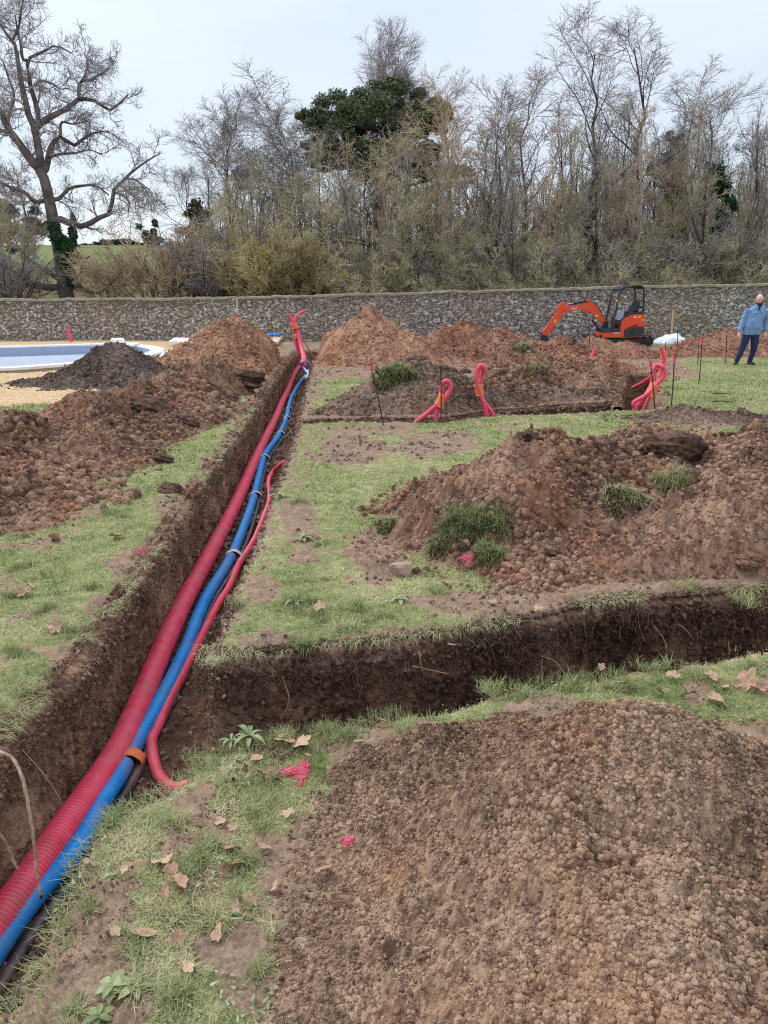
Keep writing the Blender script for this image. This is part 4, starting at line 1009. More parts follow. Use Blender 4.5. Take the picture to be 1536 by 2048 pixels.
# ================================================================== POOL
root = empty('swimming_pool', (*gp(150, 715, .1), 0), 'oval swimming pool with white coping and pale blue liner', 'swimming pool')
PZ = 0.13
out = [gp(u, v, PZ) for u, v in POOLPX]
out = np.array(out + [out[0]]); C = catmull(np.c_[out, np.zeros(len(out))], 181)[:-1, :2]
Tn = np.roll(C, -1, 0) - np.roll(C, 1, 0); Tn /= np.linalg.norm(Tn, axis=1, keepdims=True)
nin = np.stack([-Tn[:, 1], Tn[:, 0]], 1)
cen = C.mean(0)
if ((cen - C) * nin).sum() < 0: nin = -nin
def loopstrip(name, offs, mat, label=None):
    rings = [np.c_[C + nin * o_, np.full(len(C), z)] for o_, z in offs]
    V = np.vstack(rings); n_ = len(C); ii = np.arange(len(V)).reshape(len(offs), n_)
    q = np.stack([ii[:-1], np.roll(ii, -1, 1)[:-1], np.roll(ii, -1, 1)[1:], ii[1:]], -1).reshape(-1, 4)
    o = rel(root, mk(name, V, q, mat, smooth=False)); return o
M_COP = plain('white_coping_stone', srgb(232, 232, 228), .7, var=.05, scale=4, dirt=srgb(190, 180, 160), dirt_amt=.35)
M_CON = plain('raw_concrete', srgb(196, 188, 168), .9, var=.1, scale=5, dirt=srgb(160, 140, 110), dirt_amt=.6)
loopstrip('coping', [(.02, PZ - .06), (0, PZ - .055), (0, PZ), (.01, PZ + .008), (.40, PZ + .008), (.41, PZ), (.41, PZ - .05), (.38, PZ - .055)], M_COP)
loopstrip('outer_wall', [(.05, -.2), (.05, PZ - .055)], M_CON)
loopstrip('liner', [(.39, PZ - .05), (.40, -.95)], plain('blue_pool_liner', srgb(156, 168, 190), .5, var=.04, scale=2))
ins = np.c_[C + nin * .395, np.full(len(C), -0.19)]
rel(root, mk('water', np.vstack([ins, [[*cen, -0.19]]]), np.array([[i, (i + 1) % len(C), len(C)] for i in range(len(C))]), plain('pale_blue_pool_water', srgb(196, 205, 220), .3, var=.015, scale=.6), smooth=False))
M_EPS = plain('white_insulation_board', srgb(240, 240, 238), .8, var=.03, scale=6, dirt=srgb(205, 192, 170), dirt_amt=.4)
def slab(name, label, cat, px, h, z0, mat, group=None, bev=.01, label_root=True, rise=0.0):
    a = [gp(u, v, z0 + h) for u, v in px]
    bm = bmesh.new(); lo = [bm.verts.new((q[0], q[1], z0)) for q in a]; hi = [bm.verts.new((q[0], q[1], z0 + h)) for q in a]
    bm.faces.new(lo[::-1]); bm.faces.new(hi); k = len(a)
    for i in range(k): bm.faces.new((lo[i], lo[(i + 1) % k], hi[(i + 1) % k], hi[i]))
    bmesh.ops.recalc_face_normals(bm, faces=bm.faces[:]); bmesh.ops.bevel(bm, geom=bm.edges[:], offset=bev, segments=2, affect='EDGES')
    V, F = bmdump(bm); return tag(mk(name, V, F, mat, smooth=False), label, cat, group)
GSL = 'white boards and slabs around the pool'
slab('foam_block', 'thick white block standing on the far pool coping', 'block', [(221, 679), (249, 679), (248, 675.5), (223, 676)], .17, PZ + .01, M_EPS, GSL, .02)
slab('white_board', 'flat white board lying on the pool edge beside the thick block', 'board', [(236, 688), (268, 689), (281, 685), (250, 684)], .05, PZ + .01, M_EPS, GSL)
slab('white_board', 'white board on bricks farthest back against the wall', 'board', [(337, 682), (372, 683), (393, 676), (348, 675)], .06, .16, M_EPS, GSL)
slab('white_board', 'large white slab leaning toward the orange heap', 'board', [(350, 700), (404, 699), (411, 690), (372, 690)], .08, .03, M_EPS, GSL)
slab('white_board', 'white slab nearest the pool corner, left of the leaning one', 'board', [(318, 712), (360, 712), (376, 702), (326, 702.5)], .10, .0, M_EPS, GSL)
slab('wooden_board', 'pale wooden board on the grass at the trench end', 'board', [(528, 684), (556, 684), (566, 671), (540, 671)], .09, .08, plain('pale_plywood', srgb(206, 190, 160), .8, scale=4))
c = np.array(at(547, 671, 26.4)); P = catmull(np.array([c + [-.28, .1, .0], c + [-.1, -.1, .03], c + [.05, .12, .01], c + [.22, 0, .05], c + [.1, .15, .02], c + [-.2, .2, .05]]), 40)
V, F = tubes(P, np.full(40, .035), 7, cap=True); tag(mk('blue_hose', V, F, M_BLUE_C), 'bright blue hose piece coiled on the wooden board', 'hose')
# blue tarpaulin under the excavator arm, white sheet by the wall
def drape(name, label, cat, cx, cy, sx, sy, h, mat, seed, ang=0, edge=.7):
    n_ = 60; u_ = np.linspace(-1, 1, n_); U, Vv = np.meshgrid(u_, u_, indexing='ij'); rr = np.sqrt(U ** 2 + Vv ** 2)
    s_ = np.maximum(np.abs(U), np.abs(Vv)) / np.maximum(rr, 1e-6); X = U * s_ * 1.0; Y = Vv * s_
    X = U * (1 + .08 * fbm(U, Vv, 2, 3, seed)); Y = Vv * (1 + .1 * fbm(U, Vv, 2, 3, seed + 1))
    q = np.clip(1 - np.maximum(np.abs(U), np.abs(Vv)) ** 2.2, 0, 1)
    z = h * q ** edge * (.75 + .5 * fbm(U, Vv, 1.2, 3, seed + 2)) + h * .28 * q * np.abs(fbm(U, Vv, 2.5, 4, seed + 3))
    ca, sa = math.cos(ang), math.sin(ang); x_ = cx + X * sx * ca - Y * sy * sa; y_ = cy + X * sx * sa + Y * sy * ca
    z = z + G0(x_, y_) + .01; I = np.arange(n_ * n_).reshape(n_, n_)
    Q = np.stack([I[:-1, :-1], I[1:, :-1], I[1:, 1:], I[:-1, 1:]], -1).reshape(-1, 4)
    o = mk(name, np.stack([x_, y_, z], -1), Q, mat); sm = o.modifiers.new('thickness', 'SOLIDIFY'); sm.thickness = .01; return tag(o, label, cat)
M_SHEET = plain('white_plastic_sheet', srgb(222, 228, 238), .45, var=.05, scale=3)
x0 = at(1348, 670, 28.2)[0]
drape('plastic_sheet', 'crumpled white plastic sheet over a low pile near the wall', 'plastic sheet', x0, 28.2, .58, .5, .40, M_SHEET, 20, .1, .5)
x0 = at(1146, 677, 27.8)[0]
drape('blue_tarpaulin', 'crumpled blue tarpaulin on the ground under the excavator arm', 'tarpaulin', x0 - .1, 28.2, .62, .5, .22, plain('blue_tarp', srgb(52, 120, 190), .5, var=.2, scale=5), 30)
x0 = at(1085, 680, 27.8)[0]
drape('grey_blue_tarpaulin', 'pale grey blue tarpaulin beside the excavator bucket', 'tarpaulin', x0 - .3, 28.3, .65, .5, .20, plain('grey_blue_tarp', srgb(124, 150, 172), .5, var=.15, scale=5), 34)
# ================================================================== TREES
def barkmat(name, c1, c2, sc_=6):
    m, n, l, b = newmat(name); p = wpos(n)
    f = noise(n, l, sc_, 4, .6, p)
    l.new(ramp(n, [(.35, c1), (.68, c2)], f, l).outputs[0], b.inputs['Base Color']); b.inputs['Roughness'].default_value = .95; b.inputs['Specular IOR Level'].default_value = .1
    return m
B_GREY = barkmat('grey_bark', srgb(96, 88, 84), srgb(142, 134, 126), 3)
B_DARK = barkmat('dark_bark', srgb(62, 54, 52), srgb(98, 88, 82), 3)
B_PALE = barkmat('pale_bark', srgb(130, 124, 116), srgb(182, 176, 166), 3)
B_MOSS = barkmat('mossy_bark', srgb(92, 84, 58), srgb(132, 124, 88), 2)
W_GREY = barkmat('grey_twigs', srgb(132, 126, 124), srgb(179, 170, 163), .6)  # twig colours from here on are lightened to carry distance haze
W_OLIVE = barkmat('olive_twigs', srgb(154, 146, 119), srgb(212, 201, 168), .6)
W_BROWN = barkmat('brown_twigs', srgb(154, 141, 124), srgb(203, 187, 163), .6)
W_TAN = barkmat('tan_twigs', srgb(168, 148, 121), srgb(216, 194, 163), .6)
W_GOLD = barkmat('golden_catkin_twigs', srgb(159, 146, 104), srgb(205, 190, 135), .6)
W_MAUVE = barkmat('mauve_twigs', srgb(139, 124, 124), srgb(181, 163, 159), .6)
def leafmat(name, c1, c2, sc_=1.5):
    m, n, l, b = newmat(name); p = wpos(n)
    f = noise(n, l, sc_, 4, .6, p); a = attr(n, 'rnd')
    c = mixc(n, l, a, ramp(n, [(.35, c1), (.68, c2)], f, l).outputs[0], tuple(x * .7 for x in c1[:3]) + (1,))
    l.new(c, b.inputs['Base Color']); b.inputs['Roughness'].default_value = .6; b.inputs['Specular IOR Level'].default_value = .2
    return m
L_PINE = leafmat('pine_needles', srgb(88, 102, 72), srgb(132, 140, 100))
L_IVY = leafmat('ivy_leaves', srgb(44, 82, 52), srgb(82, 120, 72))
L_DARK = leafmat('dark_evergreen_leaves', srgb(58, 78, 62), srgb(86, 104, 78))
L_LIME = leafmat('fresh_green_leaves', srgb(136, 152, 66), srgb(170, 182, 92))
def nrmz(a): return a / (np.linalg.norm(a, axis=-1, keepdims=True) + 1e-9)
def sprout(P, R, n_per, t0, t1, ang, length, K, wander, up, r_, rr=0.6, rmin=.006, rend=0.25, shape=None, az_bias=None):
    """n_per children on every polyline of P (N,K,3); all levels of a crown are grown this way"""
    Np, Kp, _ = P.shape
    M = Np * n_per
    par = np.repeat(np.arange(Np), n_per)
    t = t0 + (t1 - t0) * ((np.tile(np.arange(n_per), Np) + r_.random(M)) / n_per)
    f = t * (Kp - 1); i = np.minimum(f.astype(int), Kp - 2); w = (f - i)[:, None]
    pos = P[par, i] * (1 - w) + P[par, i + 1] * w
    T = nrmz(P[par, i + 1] - P[par, i]); Rp = R[par, i] * (1 - w[:, 0]) + R[par, i + 1] * w[:, 0]
    q = nrmz(np.cross(T, nrmz(r_.normal(size=(M, 3)))))
    a = np.radians(r_.uniform(ang[0], ang[1], M))[:, None]
    d = nrmz(np.cos(a) * T + np.sin(a) * q + np.array([0, 0, up * .6]))
    L = length * r_.uniform(.6, 1.25, M) * (shape(t) if shape else (1.15 - .6 * t))
    out = [pos]; p = pos
    for k in range(K - 1):
        d = nrmz(d + wander * r_.normal(size=(M, 3)) + np.array([0, 0, up]) / K)
        p = p + d * (L / (K - 1))[:, None]; out.append(p)
    Pn = np.stack(out, 1)
    r0 = np.maximum(Rp * rr, rmin)
    Rn = r0[:, None] * np.linspace(1, rend, K)[None, :]; Rn = np.maximum(Rn, rmin * .7)
    return Pn, Rn
def grow_tree(base, H, W, seed, style='upright', dens=1.0, fine=.0075):
    r_ = np.random.default_rng(seed)
    K = 12; t = np.linspace(0, 1, K)[:, None]
    lean = r_.normal(size=3) * H * .03; lean[2] = 0
    st = dict(upright=(.22, (22, 50), .42, .10, 10, .92), oak=(.25, (35, 75), .52, .16, 9, .70), vase=(.12, (14, 38), .55, .09, 11, .85), round=(.38, (12, 46), .5, .11, 11, .72), bush=(.02, (25, 75), .50, .14, 14, .8))[style]
    tstart, ang, ll, wand, nl, hk = st
    base = np.asarray(base, float)
    P = base + np.array([0, 0, H * hk]) * t + lean * t ** 1.5 + np.cumsum(r_.normal(size=(K, 3)) * H * .010, 0) * np.array([1, 1, 0])
    P[0] = base
    r0 = H * .0125
    R = (r0 * (1 - .82 * t[:, 0])); R[0] *= 1.25
    P0, R0 = P[None], R[None]
    sh = (lambda t: 1.2 * (1 - .75 * np.clip((t - .25) / .75, 0, 1)) ** 0.9 + .12) if style not in ('vase', 'round') else (lambda t: 1.1 - (.5 if style == 'vase' else .25) * t)
    L1 = W * .5 / math.sin(math.radians(np.mean(ang))) * .78
    L1 = min(L1, H * .75)
    P1, R1 = sprout(P0, R0, int(nl * 1.4), tstart, .98, ang, L1, 8, wand, .28 if style != 'oak' else .10, r_, .55, .02, .22, sh)
    P2, R2 = sprout(P1, R1, int(7 * dens), .15, 1, (25, 60), L1 * .40, 6, wand * 1.2, .16, r_, .55, .012, .3)
    PT = np.concatenate([P1[:, -1:]] * 1, 0)
    P3, R3 = sprout(P2, R2, int(7 * dens), .1, 1, (22, 65), L1 * .17, 4, wand * 1.3, .12, r_, .5, fine * 1.3, .4)
    P4, R4 = sprout(P3, R3, max(2, int(4 * dens)), .15, 1, (20, 60), L1 * .085, 3, .2, .10, r_, .6, fine, .6)
    # twigs straight off the limbs too
    P5, R5 = sprout(P1, R1, int(9 * dens), .3, 1, (25, 65), L1 * .12, 4, .18, .15, r_, .4, fine * 1.1, .5)
    return [(P0, R0, 8), (P1, R1, 5)], [(P2, R2, 4), (P3, R3, 3), (P4, R4, 3), (P5, R5, 3)]
def build_tree(name, label, cat, trunk, crown, mt, mc, base, group=None, extra=None):
    root = empty(name, tuple(base), label, cat, group)
    for nm, lst, mat in (('trunk', trunk, mt), ('crown', crown, mc)):
        mb = MB()
        for P, R, S in lst:
            V, F = tubes(P, R, S); mb.add(V - np.asarray(base), F)
        o = mb.build(nm, mat, root)
    return root
def leaves(centers, radii, n_, size, r_, flat=.0, shell=.55):
    centers = np.asarray(centers, float); radii = np.asarray(radii, float)
    k = r_.integers(0, len(centers), n_); d = nrmz(r_.normal(size=(n_, 3)))
    rad = shell + (1 - shell) * r_.random(n_); rad *= 1 + .25 * vnoise(d[:, 0] * 4 + k, d[:, 2] * 4 + k * 3, 3)
    p = centers[k] + d * rad[:, None] * radii[k]
    a = nrmz(r_.normal(size=(n_, 3)) * np.array([1, 1, 1 - flat])); b_ = nrmz(np.cross(a, r_.normal(size=(n_, 3))))
    s = size * r_.uniform(.6, 1.3, n_)[:, None]
    V = np.stack([p - a * s, p + b_ * s * .45, p + a * s, p - b_ * s * .45], 1).reshape(-1, 3)
    return V, np.arange(n_ * 4).reshape(n_, 4), np.repeat(r_.random(n_), 4)

def place(u, Y): x = at(u, 560, Y)[0]; return np.array([x, Y, float(G0(x, Y)) - .1])
def Hof(u, v, Y): return at(u, v, Y)[2] - place(u, Y)[2]
GT = 'bare winter trees in the wood behind the wall'
TL = [  # u, depth, top v, crown width px, style, density, bark, twigs, label
 (455, 48, 188, 160, 'round', 1.35, B_DARK, W_GREY, 'bare rounded tree left of centre, the left one of a close pair'),
 (566, 46, 152, 165, 'round', 1.35, B_GREY, W_GREY, 'bare rounded tree just left of the pine, the right one of a close pair'),
 (400, 62, 318, 190, 'oak', 1.0, B_DARK, W_GREY, 'small crooked bare oak left of the close pair of trees'),
 (782, 52, 62, 235, 'round', 1.8, B_GREY, W_MAUVE, 'tall fine twigged tree rising behind and above the dark pine'),
 (742, 39, 250, 330, 'oak', .95, B_DARK, W_OLIVE, 'spreading olive twigged tree standing in front of the dark pine'),
 (905, 44, 128, 140, 'vase', 1.15, B_PALE, W_TAN, 'slim pale tree directly right of the pine'),
 (955, 47, 168, 120, 'vase', 1.15, B_GREY, W_GREY, 'slim grey tree second to the right of the pine'),
 (1042, 42, 152, 190, 'upright', 1.1, B_GREY, W_MAUVE, 'mauve twigged tree midway between the pine and the tallest tree'),
 (1165, 43, 28, 170, 'vase', 1.05, B_DARK, W_GREY, 'very tall open tree just left of the tallest tree'),
 (1252, 41, -6, 190, 'upright', 1.1, B_DARK, W_GREY, 'tallest bare tree, rising to the top edge of the picture'),
 (1345, 46, 118, 140, 'vase', 1.05, B_GREY, W_GREY, 'tall bare tree directly right of the tallest tree'),
 (1420, 43, 140, 170, 'vase', 1.05, B_GREY, W_GREY, 'bare tree above the ivy clad trunks at the right'),
 (1560, 42, 165, 160, 'oak', 1.3, B_DARK, W_GREY, 'bare tree cut by the right edge of the picture'),
 (860, 38, 330, 150, 'oak', 1.0, B_MOSS, W_OLIVE, 'low olive tree leaning right beside the pale stems'),
 (1330, 38, 290, 150, 'bush', 1.0, B_MOSS, W_BROWN, 'dense brown twigged bushy tree below the tall trees on the right'),
]
def do_trees():
    for i, (u, Y, vt, wpx, style, dens, mt, mc, lab) in enumerate(TL):
        b_ = place(u, Y); H = Hof(u, vt, Y); W = wpx / pxm(Y)
        tr_, cr_ = grow_tree(b_, H, W, 1000 + i, style, dens, fine=.0072)
        # fit the grown height to the measured one
        allz = np.concatenate([P.reshape(-1, 3)[:, 2] for P, R, S in cr_]); k = H / (np.percentile(allz, 99.9) - b_[2])
        allx = np.concatenate([P.reshape(-1, 3)[:, 0] for P, R, S in cr_]); kx = min(2.2, max(.6, W / (np.percentile(allx, 98) - np.percentile(allx, 2))))
        tr_ = [((P - b_) * np.array([kx, kx, k]) + b_, R, S) for P, R, S in tr_]; cr_ = [((P - b_) * np.array([kx, kx, k]) + b_, R, S) for P, R, S in cr_]
        build_tree('bare_tree', lab, 'tree', tr_, cr_, mt, mc, b_, GT)
do_trees()
# understorey: four grown kinds, each copied with its own turn and size
GU = 'twiggy understorey trees behind the wall'
kinds = []
for k, (style, mt, mc, W_) in enumerate([('oak', B_MOSS, W_OLIVE, 5.5), ('bush', B_MOSS, W_OLIVE, 5.0), ('upright', B_GREY, W_BROWN, 4.2), ('oak', B_DARK, W_BROWN, 5.5)]):
    tr_, cr_ = grow_tree((0, 0, 0), 7.0, W_, 2000 + k, style, 1.0, fine=.0070)
    kinds.append(build_tree('understorey_tree', 'x', 'tree', tr_, cr_, mt, mc, (0, 0, 0), GU))
US = [(495, 40, 330, 1), (450, 46, 360, 3), (610, 37, 320, 1), (660, 40, 290, 3), (800, 36, 330, 1), (840, 45, 300, 0), (945, 41, 300, 2), (1000, 37, 340, 0), (1085, 38, 330, 3), (1130, 37, 300, 0), (1205, 37, 330, 2), (1262, 38, 320, 0), (1375, 37, 300, 0), (1400, 46, 270, 3), (1505, 37, 320, 1), (1550, 45, 290, 0), (770, 42, 290, 2), (1150, 51, 330, 3), (-60, 42, 330, 1), (60, 48, 390, 3), (1015, 51, 330, 3), (570, 52, 330, 2)]
WHERE = [(430, 'left of the close pair of round trees'), (520, 'under the left tree of the close pair'), (600, 'under the right tree of the close pair'), (680, 'below the left side of the pine'), (780, 'below the middle of the pine'),
         (880, 'below the right side of the pine'), (980, 'behind the pale slim stems'), (1080, 'left of the excavator arm'), (1180, 'above the excavator arm'), (1290, 'above the excavator cab'), (1400, 'right of the excavator cab'), (1500, 'above the man'), (1700, 'at the right edge of the picture')]
seen = {}
for i, (u, Y, vt, k) in enumerate(US):
    o = kinds[k] if k not in seen else copy_tree(kinds[k])
    seen[k] = 1
    b_ = place(u, Y); s = Hof(u, vt, Y) / 7.3
    o.location = tuple(b_); o.rotation_euler = (0, 0, i * 2.4); o.scale = (s * 1.0, s * 1.0, s)
    wh = [w for q, w in reversed(WHERE) if u >= q - 50]
    wh = wh[0] if wh else 'beside the big oak at the left'
    o['label'] = ('near ' if Y < 42 else 'far ') + ['olive spreading', 'olive bushy', 'brown upright', 'brown spreading'][k] + ' twiggy tree ' + wh
# slim stems standing in the wood
GZ = 'slim trunks standing in the wood behind the wall'
zk = []
for k, (mt, mc, W_, st_) in enumerate([(B_PALE, W_TAN, 2.6, 'upright'), (B_DARK, W_GREY, 3.0, 'vase'), (B_GREY, W_OLIVE, 3.2, 'upright')]):
    tr_, cr_ = grow_tree((0, 0, 0), 9.0, W_, 2500 + k, st_, .8, fine=.0065)
    zk.append(build_tree('slim_tree', 'x', 'tree', tr_, cr_, mt, mc, (0, 0, 0), GZ))
SLIM = [(640, 37, 270, 2), (690, 36, 300, 1), (725, 43, 260, 0), (830, 37, 250, 1), (880, 36, 210, 0), (918, 38, 190, 0), (960, 44, 230, 2), (985, 36, 240, 1), (1010, 40, 210, 2), (1068, 37, 230, 0), (1100, 43, 200, 1), (1135, 36, 220, 2),
        (1200, 38, 230, 1), (1228, 43, 180, 2), (1285, 36, 190, 0), (1312, 43, 220, 1), (1365, 38, 230, 2), (1392, 44, 180, 0), (1412, 36, 240, 1), (1470, 37, 200, 1), (1490, 43, 230, 2), (1522, 36, 240, 0), (520, 38, 300, 2), (560, 43, 280, 1), (440, 44, 310, 1), (1580, 38, 230, 1), (790, 36, 320, 0), (1035, 35, 330, 1)]
seen = {}
for i, (u, Y, vt, k) in enumerate(SLIM):
    o = zk[k] if k not in seen else copy_tree(zk[k]); seen[k] = 1
    b_ = place(u, Y); s = Hof(u, vt, Y) / 9.3; o.location = tuple(b_); o.rotation_euler = (0, 0, i * 2.1); o.scale = (s * .9, s * .9, s)
    nxt = ['below the pine', 'left of the pine', 'right of the pine'][0 if 640 < u < 860 else 1 if u <= 640 else 2] if u < 930 else ('between the pine and the excavator' if u < 1080 else 'above the excavator' if u < 1300 else 'between the excavator and the man' if u < 1450 else 'above the man')
    lst = sorted(q[0] for q in SLIM if q[3] == k and ((q[0] < 930 and u < 930 and (0 if 640 < q[0] < 860 else 1 if q[0] <= 640 else 2) == (0 if 640 < u < 860 else 1 if u <= 640 else 2)) or (u >= 930 and q[0] >= 930 and [q[0] < 1080, q[0] < 1300, q[0] < 1450] == [u < 1080, u < 1300, u < 1450])))
    rk = lst.index(u); ORD = ['leftmost ', 'second from left ', 'third from left ', 'fourth from left ', 'fifth from left ']
    o['label'] = (ORD[rk] if len(lst) > 1 else '') + ['pale barked', 'dark barked', 'olive twigged'][k] + ' slim tree ' + nxt
# shrubs with many stems right behind the wall
GS = 'many stemmed shrubs directly behind the wall'
def shrub(seed, H, W, nst, fine=.008, dens=.9):
    r_ = np.random.default_rng(seed); K = 8
    a = r_.uniform(0, 6.283, nst); tilt = np.radians(r_.uniform(8, 48, nst)); L = H * r_.uniform(.7, 1.1, nst)
    d = np.stack([np.cos(a) * np.sin(tilt), np.sin(a) * np.sin(tilt) * .7, np.cos(tilt)], -1)
    p = np.stack([.25 * np.cos(a), .2 * np.sin(a), 0 * a], -1); out = [p]
    for k in range(K - 1):
        d = nrmz(d + .10 * r_.normal(size=d.shape) + np.array([0, 0, -.02 * k])); p = p + d * (L / (K - 1))[:, None]; out.append(p)
    P = np.stack(out, 1) * np.array([W / H, 1, 1]); R = np.linspace(.032, .010, K)[None].repeat(nst, 0)
    P2, R2 = sprout(P, R, int(8 * dens), .12, 1, (20, 60), H * .36, 6, .14, .10, r_, .5, .010, .4)
    P3, R3 = sprout(P2, R2, int(7 * dens), .1, 1, (20, 65), H * .16, 4, .18, .08, r_, .5, fine * 1.2, .5)
    P4, R4 = sprout(P3, R3, 3, .1, 1, (20, 65), H * .08, 3, .2, .05, r_, .6, fine, .6)
    return [(P, R, 5)], [(P2, R2, 3), (P3, R3, 3), (P4, R4, 3)]
sk = []
for k, (mt, mc, W_) in enumerate([(B_GREY, W_TAN, 3.6), (B_MOSS, W_OLIVE, 3.2), (B_GREY, W_GOLD, 2.8), (B_DARK, W_GREY, 3.2)]):
    a_, c_ = shrub(3000 + k, 3.0, W_, 15 if k != 2 else 20, dens=1.15 if k != 2 else 1.5, fine=.008 if k != 2 else .013)
    sk.append(build_tree('shrub', 'x', 'shrub', a_, c_, mt, mc, (0, 0, 0), GS))
SH = [(310, 36, 455, 0, 1.15), (545, 35, 470, 2, 0.9), (425, 36, 450, 3, 1), (480, 37, 430, 1, 1), (630, 36, 478, 1, 1), (675, 38, 458, 3, 1), (715, 35, 498, 1, 1), (790, 36, 488, 1, 1), (845, 37, 468, 3, 1), (900, 35, 508, 1, 1), (985, 36, 488, 1, 1), (1045, 37, 478, 3, 1), (1095, 35, 488, 1, 1), (1160, 36, 478, 1, 1), (1215, 37, 468, 3, 1), (1270, 35, 488, 1, 1), (1320, 36, 478, 1, 1), (1385, 37, 468, 3, 1), (1435, 35, 488, 1, 1), (1490, 36, 468, 3, 1), (1545, 35, 478, 1, 1), (215, 38, 500, 0, 1), (20, 36, 470, 3, 1), (600, 34.5, 490, 2, .8), (370, 38, 470, 0, .9), (940, 38, 478, 1, 1), (510, 34.5, 500, 2, .8), (-60, 36, 480, 1, 1), (1620, 36, 478, 3, 1)]
seen = {}; cnt = {}
sn = ['tan many stemmed shrub', 'olive many stemmed shrub', 'yellow flowering hazel shrub', 'grey many stemmed shrub']
WH2 = [(-999, 'at the left edge of the picture'), (150, 'just right of the ivy clad oak trunk'), (280, 'on the meadow right of the oak'), (345, 'on the meadow, farther right than the biggest tan one'), (400, 'left of the yellow shrubs'), (460, 'touching the yellow shrubs on their left'),
       (500, 'leftmost of the three yellow ones'), (530, 'largest in the middle of the yellow ones'), (575, 'rightmost of the three yellow ones'), (620, 'right behind the upright conduit bundle'), (665, 'left above the pointed heap'), (700, 'above the pointed heap'), (770, 'right above the pointed heap'),
       (830, 'above the turfed heap'), (890, 'above the leaning red loop'), (930, 'above the wide rounded heap'), (970, 'above the tall narrow loop'), (1030, 'above the grassy heap'), (1080, 'above the excavator bucket'), (1150, 'above the middle of the excavator arm'), (1205, 'left of the excavator canopy'),
       (1260, 'behind the excavator canopy'), (1310, 'right of the excavator canopy'), (1375, 'above the white sheet'), (1425, 'between the white sheet and the man'), (1480, 'just above the man'), (1540, 'right above the man'), (1600, 'cut off by the right edge of the picture')]
for i, (u, Y, vt, k, wd) in enumerate(SH):
    o = sk[k] if k not in seen else copy_tree(sk[k]); seen[k] = 1
    b_ = place(u, Y); s = Hof(u, vt, Y) / 3.1
    o.location = tuple(b_); o.rotation_euler = (0, 0, i * 1.9 if k != 0 else 0.3 * i); o.scale = (s * wd * 1.1, s * wd, s)
    o['label'] = sn[k] + ' ' + [w for q, w in WH2 if u >= q][-1]

# the big oak on the left, limbs measured from the photograph
Yo = 38.0
def limb(pts, r0, r1, dy=0.0, seed=0, n_=14):
    r_ = np.random.default_rng(seed + 5); k = len(pts)
    yv = Yo + dy * np.linspace(0, 1, k) + .25 * np.sin(np.linspace(0, 4, k) + seed) * np.linspace(0, 1, k)
    P = catmull(np.array([at(u, v, yy_) for (u, v), yy_ in zip(pts, yv)]), n_); return P, np.linspace(r0, r1, n_)
LB = [([(135, 600), (128, 560), (121, 515), (109, 454), (97, 394), (88, 357), (77, 336)], .36, .22, 0),
      ([(77, 336), (80, 315), (73, 279), (71, 257), (60, 239), (50, 197), (41, 157), (35, 115), (26, 79), (6, 64), (0, 48)], .20, .05, -1),
      ([(71, 257), (77, 242), (73, 212), (62, 176), (57, 142), (54, 121), (73, 109), (94, 100), (112, 91), (142, 106)], .14, .03, 1),
      ([(71, 257), (91, 239), (121, 224), (145, 209), (159, 198), (188, 201), (209, 215), (218, 221), (239, 207), (257, 188)], .16, .03, 1),
      ([(159, 198), (157, 182), (163, 163), (182, 160), (200, 148), (216, 138)], .09, .03, 1), ([(163, 163), (172, 145), (175, 122), (168, 105)], .06, .02, 2),
      ([(85, 345), (91, 339), (97, 315), (103, 291), (121, 274), (148, 291), (170, 274), (188, 266), (218, 262)], .17, .03, 2), ([(121, 274), (123, 245), (145, 248), (170, 245)], .08, .02, 1),
      ([(77, 336), (70, 330), (48, 300), (33, 279), (12, 251), (3, 224), (-20, 200), (-60, 180)], .22, .06, -1), ([(33, 279), (8, 262), (-30, 262), (-70, 240)], .12, .04, 1),
      ([(109, 440), (112, 436), (133, 443), (157, 453), (179, 447), (197, 436), (216, 430), (224, 406), (227, 381), (251, 357), (266, 342), (291, 324), (321, 306)], .17, .025, -2),
      ([(251, 357), (272, 360), (288, 375), (297, 390)], .06, .02, -2), ([(227, 385), (245, 390), (258, 405), (256, 425)], .06, .02, -2),
      ([(97, 400), (118, 397), (139, 377), (170, 371), (194, 372), (218, 391)], .11, .03, 2), ([(94, 400), (70, 403), (50, 385), (30, 378), (-10, 360)], .12, .04, 1),
      ([(54, 121), (45, 117), (42, 91), (36, 65), (30, 30)], .08, .03, 0), ([(26, 79), (38, 50), (42, 20), (50, -10)], .06, .02, -1), ([(12, 251), (20, 225), (28, 190), (15, 150), (5, 120)], .09, .03, -1),
      ([(97, 315), (120, 308), (150, 306), (180, 300), (205, 310)], .07, .02, 3), ([(62, 176), (80, 163), (100, 165), (120, 178), (138, 176)], .06, .02, 2),
      ([(133, 572), (91, 575), (55, 566), (27, 545), (6, 530), (-30, 520)], .17, .07, -2), ([(140, 563), (163, 575), (194, 586), (218, 570), (242, 545)], .10, .03, -2), ([(139, 557), (160, 548), (165, 527), (179, 512)], .09, .03, -2),
      ([(120, 560), (90, 540), (60, 520), (30, 490), (0, 480)], .13, .05, 2)]
tr_, Ps, Rs = [], [], []
for i, (pts, r0, r1, dy) in enumerate(LB):
    P, R = limb(pts, r0, r1, dy, i); tr_.append((P[None], R[None], 8))
    if i > 0 and i < len(LB) - 4: Ps.append(P); Rs.append(R)
Ps, Rs = np.array(Ps), np.array(Rs); r_ = np.random.default_rng(4)
P2, R2 = sprout(Ps, Rs, 9, .12, 1, (30, 75), 1.35, 7, .24, .10, r_, .42, .02, .3, lambda t: 1 - .2 * t)
P3, R3 = sprout(P2, R2, 6, .1, 1, (25, 65), .75, 5, .26, .10, r_, .5, .012, .4)
